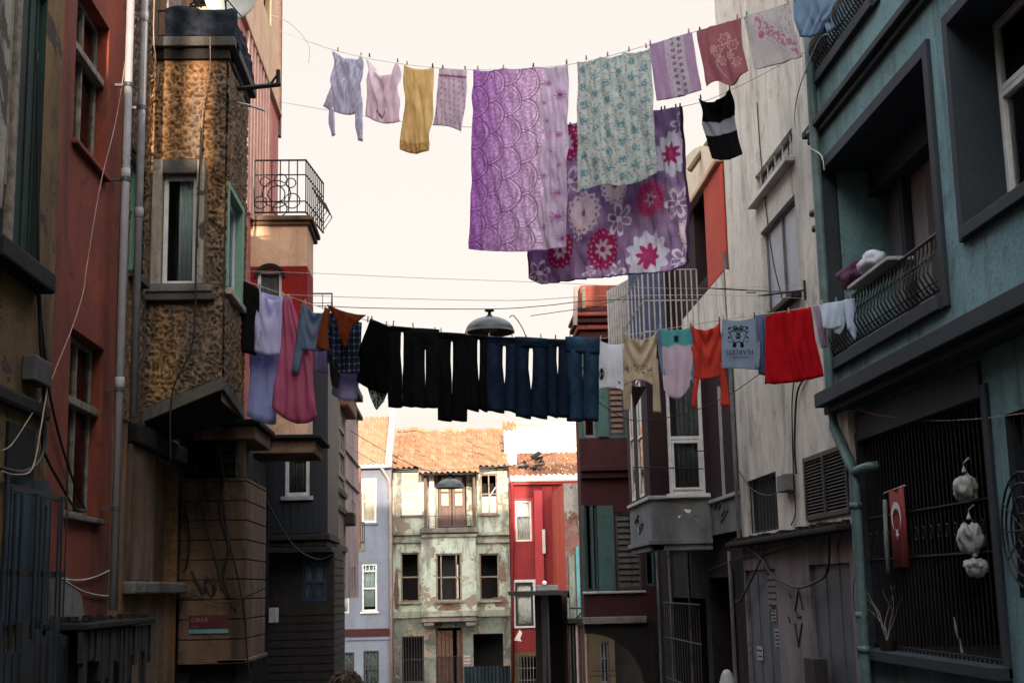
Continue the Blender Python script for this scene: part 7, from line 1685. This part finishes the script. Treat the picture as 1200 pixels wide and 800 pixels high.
# person whose hair shows at the lower edge
def person():
    pos = Vector((-.78, 10.2, gz(10.2))); t = thing('person', 'person with short brown hair in dark coat walking away, only hair showing', 'person', pos)
    bm_v = [(0, 0, .92), (0, 0, 1.15), (0, 0, 1.36), (0, 0, 1.46), (0, .02, 1.56), (.17, 0, 1.36), (.24, .0, 1.1), (.22, .10, .86), (-.17, 0, 1.36), (-.24, .0, 1.1), (-.22, -.08, .86),
            (.09, 0, .9), (.10, .12, .48), (.10, .02, .06), (.10, .16, .03), (-.09, 0, .9), (-.10, -.05, .48), (-.10, -.22, .08), (-.10, -.08, .03)]
    ed = [(0, 1), (1, 2), (2, 3), (3, 4), (2, 5), (5, 6), (6, 7), (2, 8), (8, 9), (9, 10), (0, 11), (11, 12), (12, 13), (13, 14), (0, 15), (15, 16), (16, 17), (17, 18)]
    rad = [.15, .15, .13, .055, .06, .07, .05, .04, .07, .05, .04, .09, .065, .045, .04, .09, .065, .045, .04]
    me = bpy.data.meshes.new('body'); me.from_pydata(bm_v, ed, []); o = bpy.data.objects.new('body', me); COL.objects.link(o); o.parent = t
    me.materials.append(M['coat']); sk = o.modifiers.new('skin', 'SKIN')
    for k, r_ in enumerate(rad): me.skin_vertices[0].data[k].radius = (r_, r_ * .8); me.skin_vertices[0].data[k].use_root = (k == 0)
    sb = o.modifiers.new('sub', 'SUBSURF'); sb.levels = 2; sb.render_levels = 2
    c = pos + Vector((0, .03, 1.58))
    h = blob('head', None, None, Vector((0, .03, 1.56)), (.075, .095, .115), 'skin', 2, rough_=.05); h.parent = t
    for k, (dx, dy, dz, rx, ry, rz, nm, m_) in enumerate(((0, .12, -.01, .015, .02, .025, 'nose', 'skin'), (.078, 0, 0, .014, .025, .035, 'ear', 'skin'), (-.078, 0, 0, .014, .025, .035, 'ear', 'skin'))):
        q_ = blob(nm, None, None, Vector((dx, .03 + dy, 1.56 + dz)), (rx, ry, rz), m_, k, sub=2, rough_=.05); q_.parent = t
    rnd = random.Random(3); s = MB()
    for k in range(420):
        th = rnd.uniform(0, 2 * PI); ph = math.acos(rnd.uniform(-.15, 1)); 
        n_ = Vector((math.sin(ph) * math.cos(th), math.sin(ph) * math.sin(th), math.cos(ph)))
        if n_.y > .55 and n_.z < .4: continue
        b = c + Vector((n_.x * .085, n_.y * .1, n_.z * .105 + .015)); tn = Vector((rnd.uniform(-1, 1), rnd.uniform(-1, 1), -.8)).normalized()
        s.tube([b, b + n_ * .022 + tn * .03, b + n_ * .016 + tn * .07], .009, 4, r2=.002)
    s.build('hair', 'hair', t)
    hh = blob('hair_mass', None, None, Vector((0, .015, 1.592)), (.086, .1, .105), 'hair', 5, rough_=.12); hh.parent = t
    cn = [(.22, .10, .86), (-.22, -.08, .86)]
    for (x, y, z) in cn:
        s = MB(); b = pos + Vector((x, y, z)); s.tube([b, b + Vector((0, .01, -.05)), b + Vector((0, .02, -.10))], [.03, .042, .036], 8)
        for j in range(4): f0 = b + Vector((-.03 + j * .02, .02, -.09)); s.tube([f0, f0 + Vector((0, .01, -.045 - .006 * (j % 3))), f0 + Vector((0, .03, -.075 - .006 * (j % 3)))], .009, 6)
        f0 = b + Vector((-.04 if x > 0 else .04, .02, -.05)); s.tube([f0, f0 + Vector((0, .03, -.03)), f0 + Vector((0, .045, -.055))], .010, 6)
        s.build('hand', 'skin', t)
person()

# ================================================================= unseen houses added behind the viewer, sized to shade the lane
def shade_block(label, x0, x1, y0, y1, z, mat):
    t = thing('neighbour_house', label, 'house', ((x0 + x1) / 2, (y0 + y1) / 2, 0)); s = MB(); s.box(FF(y0), x0, x1, -1, z, -(y1 - y0), 0); s.build('wall', mat, t)
    s = MB(); s.box(FF(y0), x0 - .15, x1 + .15, z, z + .12, -(y1 - y0) - .15, .15); s.build('roof', 'timber_dark', t)
shade_block('ochre rendered house beside the lane behind the viewer', -9, -3.0, -10, 7.55, 14.0, 'ochre_wall')
shade_block('teal rendered house beside the lane behind the viewer', 4.3, 10, -12, 5.9, 15.0, 'teal_wall')
SUN_EL, SUN_AZ = 11.0, -1.5     # degrees; azimuth from +Y
YB = -20.0
shade_block('low pale house closing the lane behind the viewer', -9, -1.35, YB - 8, YB, 12.2, 'cream_wall')
shade_block('tall grey house closing the lane behind the viewer', -1.35, 3.95, YB - 8, YB, 18.1, 'grey_render')
shade_block('lower brown house beside the tall grey one behind the viewer', 3.95, 12, YB - 8, YB, 17.2, 'brick_brown')
for k, (x0, x1, z) in enumerate(((-1.95, -1.72, 15.0), (-1.52, -1.36, 14.6), (-2.9, -2.3, 13.8))):  # stacks added out of view to cast shadow stripes on the brown bay
    s = MB(); s.box(FF(YB - 1), x0, x1, 12.1, z, -.6, 0); tag(s.build('roof_chimney', 'brick_wall'), ['tall brick chimney on the low pale house behind the viewer', 'thin brick stack against the tall grey house behind the viewer', 'wide brick stack on the pale house roof behind the viewer'][k], 'chimney')

# ================================================================= camera, light, world
cam = bpy.data.cameras.new('camera'); co_ = bpy.data.objects.new('camera', cam); COL.objects.link(co_); scene.camera = co_
cam.lens = 36 * FPX / 1200; cam.sensor_width = 36; cam.sensor_fit = 'HORIZONTAL'; cam.clip_end = 3000; cam.clip_start = .05
mt = Matrix(((xv.x, xv.y, -xv.z), (yv.x, yv.y, -yv.z), (zv.x, zv.y, -zv.z))).to_4x4(); mt.translation = EYE; co_.matrix_world = mt
w = bpy.data.worlds.new('World'); scene.world = w; w.use_nodes = True; nt = w.node_tree; bg = nt.nodes['Background']
sky = nt.nodes.new('ShaderNodeTexSky'); sky.sky_type = 'NISHITA'; sky.sun_disc = False; sky.sun_elevation = R(SUN_EL)
az = R(SUN_AZ)                                      # light travels toward (sin az, cos az)
src = Vector((-math.sin(az) * math.cos(R(SUN_EL)), -math.cos(az) * math.cos(R(SUN_EL)), math.sin(R(SUN_EL))))
sky.sun_rotation = math.atan2(src.x, src.y) % (2 * PI)
sky.dust_density = 5; sky.air_density = 1.0; sky.ozone_density = .6
SKYSTR = .15
HAZE_LOW, HAZE_MID, HAZE_TOP = (3.85, 3.48, 3.12), (14.5, 15.0, 16.0), (5.2, 6.2, 7.8)      # bright thin cloud: creamy low down, brighter and cooler overhead
tc = nt.nodes.new('ShaderNodeTexCoord'); sx = nt.nodes.new('ShaderNodeSeparateXYZ'); nt.links.new(tc.outputs['Generated'], sx.inputs[0])
mr = nt.nodes.new('ShaderNodeMapRange'); mr.inputs['From Min'].default_value = .52; mr.inputs['From Max'].default_value = .68; nt.links.new(sx.outputs['Z'], mr.inputs['Value'])
mr2 = nt.nodes.new('ShaderNodeMapRange'); mr2.inputs['From Min'].default_value = .74; mr2.inputs['From Max'].default_value = .97; nt.links.new(sx.outputs['Z'], mr2.inputs['Value'])
m1 = nt.nodes.new('ShaderNodeMix'); m1.data_type = 'RGBA'; nt.links.new(mr.outputs[0], m1.inputs[0]); m1.inputs[6].default_value = (*HAZE_LOW, 1); m1.inputs[7].default_value = (*HAZE_MID, 1)
m0 = m1; m1 = nt.nodes.new('ShaderNodeMix'); m1.data_type = 'RGBA'; nt.links.new(mr2.outputs[0], m1.inputs[0]); nt.links.new(m0.outputs[2], m1.inputs[6]); m1.inputs[7].default_value = (*HAZE_TOP, 1)
mx = nt.nodes.new('ShaderNodeMix'); mx.data_type = 'RGBA'; mx.inputs[0].default_value = .85; nt.links.new(sky.outputs[0], mx.inputs[6]); nt.links.new(m1.outputs[2], mx.inputs[7])
dt = nt.nodes.new('ShaderNodeVectorMath'); dt.operation = 'DOT_PRODUCT'; dt.inputs[1].default_value = src; nt.links.new(tc.outputs['Generated'], dt.inputs[0])
mg = nt.nodes.new('ShaderNodeMapRange'); mg.interpolation_type = 'SMOOTHSTEP'; mg.inputs['From Min'].default_value = .45; mg.inputs['From Max'].default_value = 1.0; nt.links.new(dt.outputs['Value'], mg.inputs['Value'])
gl_ = nt.nodes.new('ShaderNodeMix'); gl_.data_type = 'RGBA'; gl_.blend_type = 'ADD'; nt.links.new(mg.outputs[0], gl_.inputs[0]); nt.links.new(mx.outputs[2], gl_.inputs[6]); gl_.inputs[7].default_value = (20, 18, 15, 1)   # bright haze round the sun
nt.links.new(gl_.outputs[2], bg.inputs['Color']); bg.inputs['Strength'].default_value = SKYSTR
sun = bpy.data.lights.new('sun', 'SUN'); sun.energy = 5; sun.angle = R(.3); sun.color = (1.0, .80, .60)
so_ = bpy.data.objects.new('sun', sun); COL.objects.link(so_); so_.rotation_euler = src.to_track_quat('Z', 'Y').to_euler()
scene.view_settings.view_transform = 'Standard'; scene.view_settings.look = 'None'; scene.view_settings.gamma = 1; scene.view_settings.use_curve_mapping = False
scene.view_settings.exposure = 0.9
scene.render.engine = 'CYCLES'; scene.cycles.max_bounces = 8; scene.cycles.diffuse_bounces = 4; scene.cycles.transparent_max_bounces = 12; scene.cycles.use_denoising = True
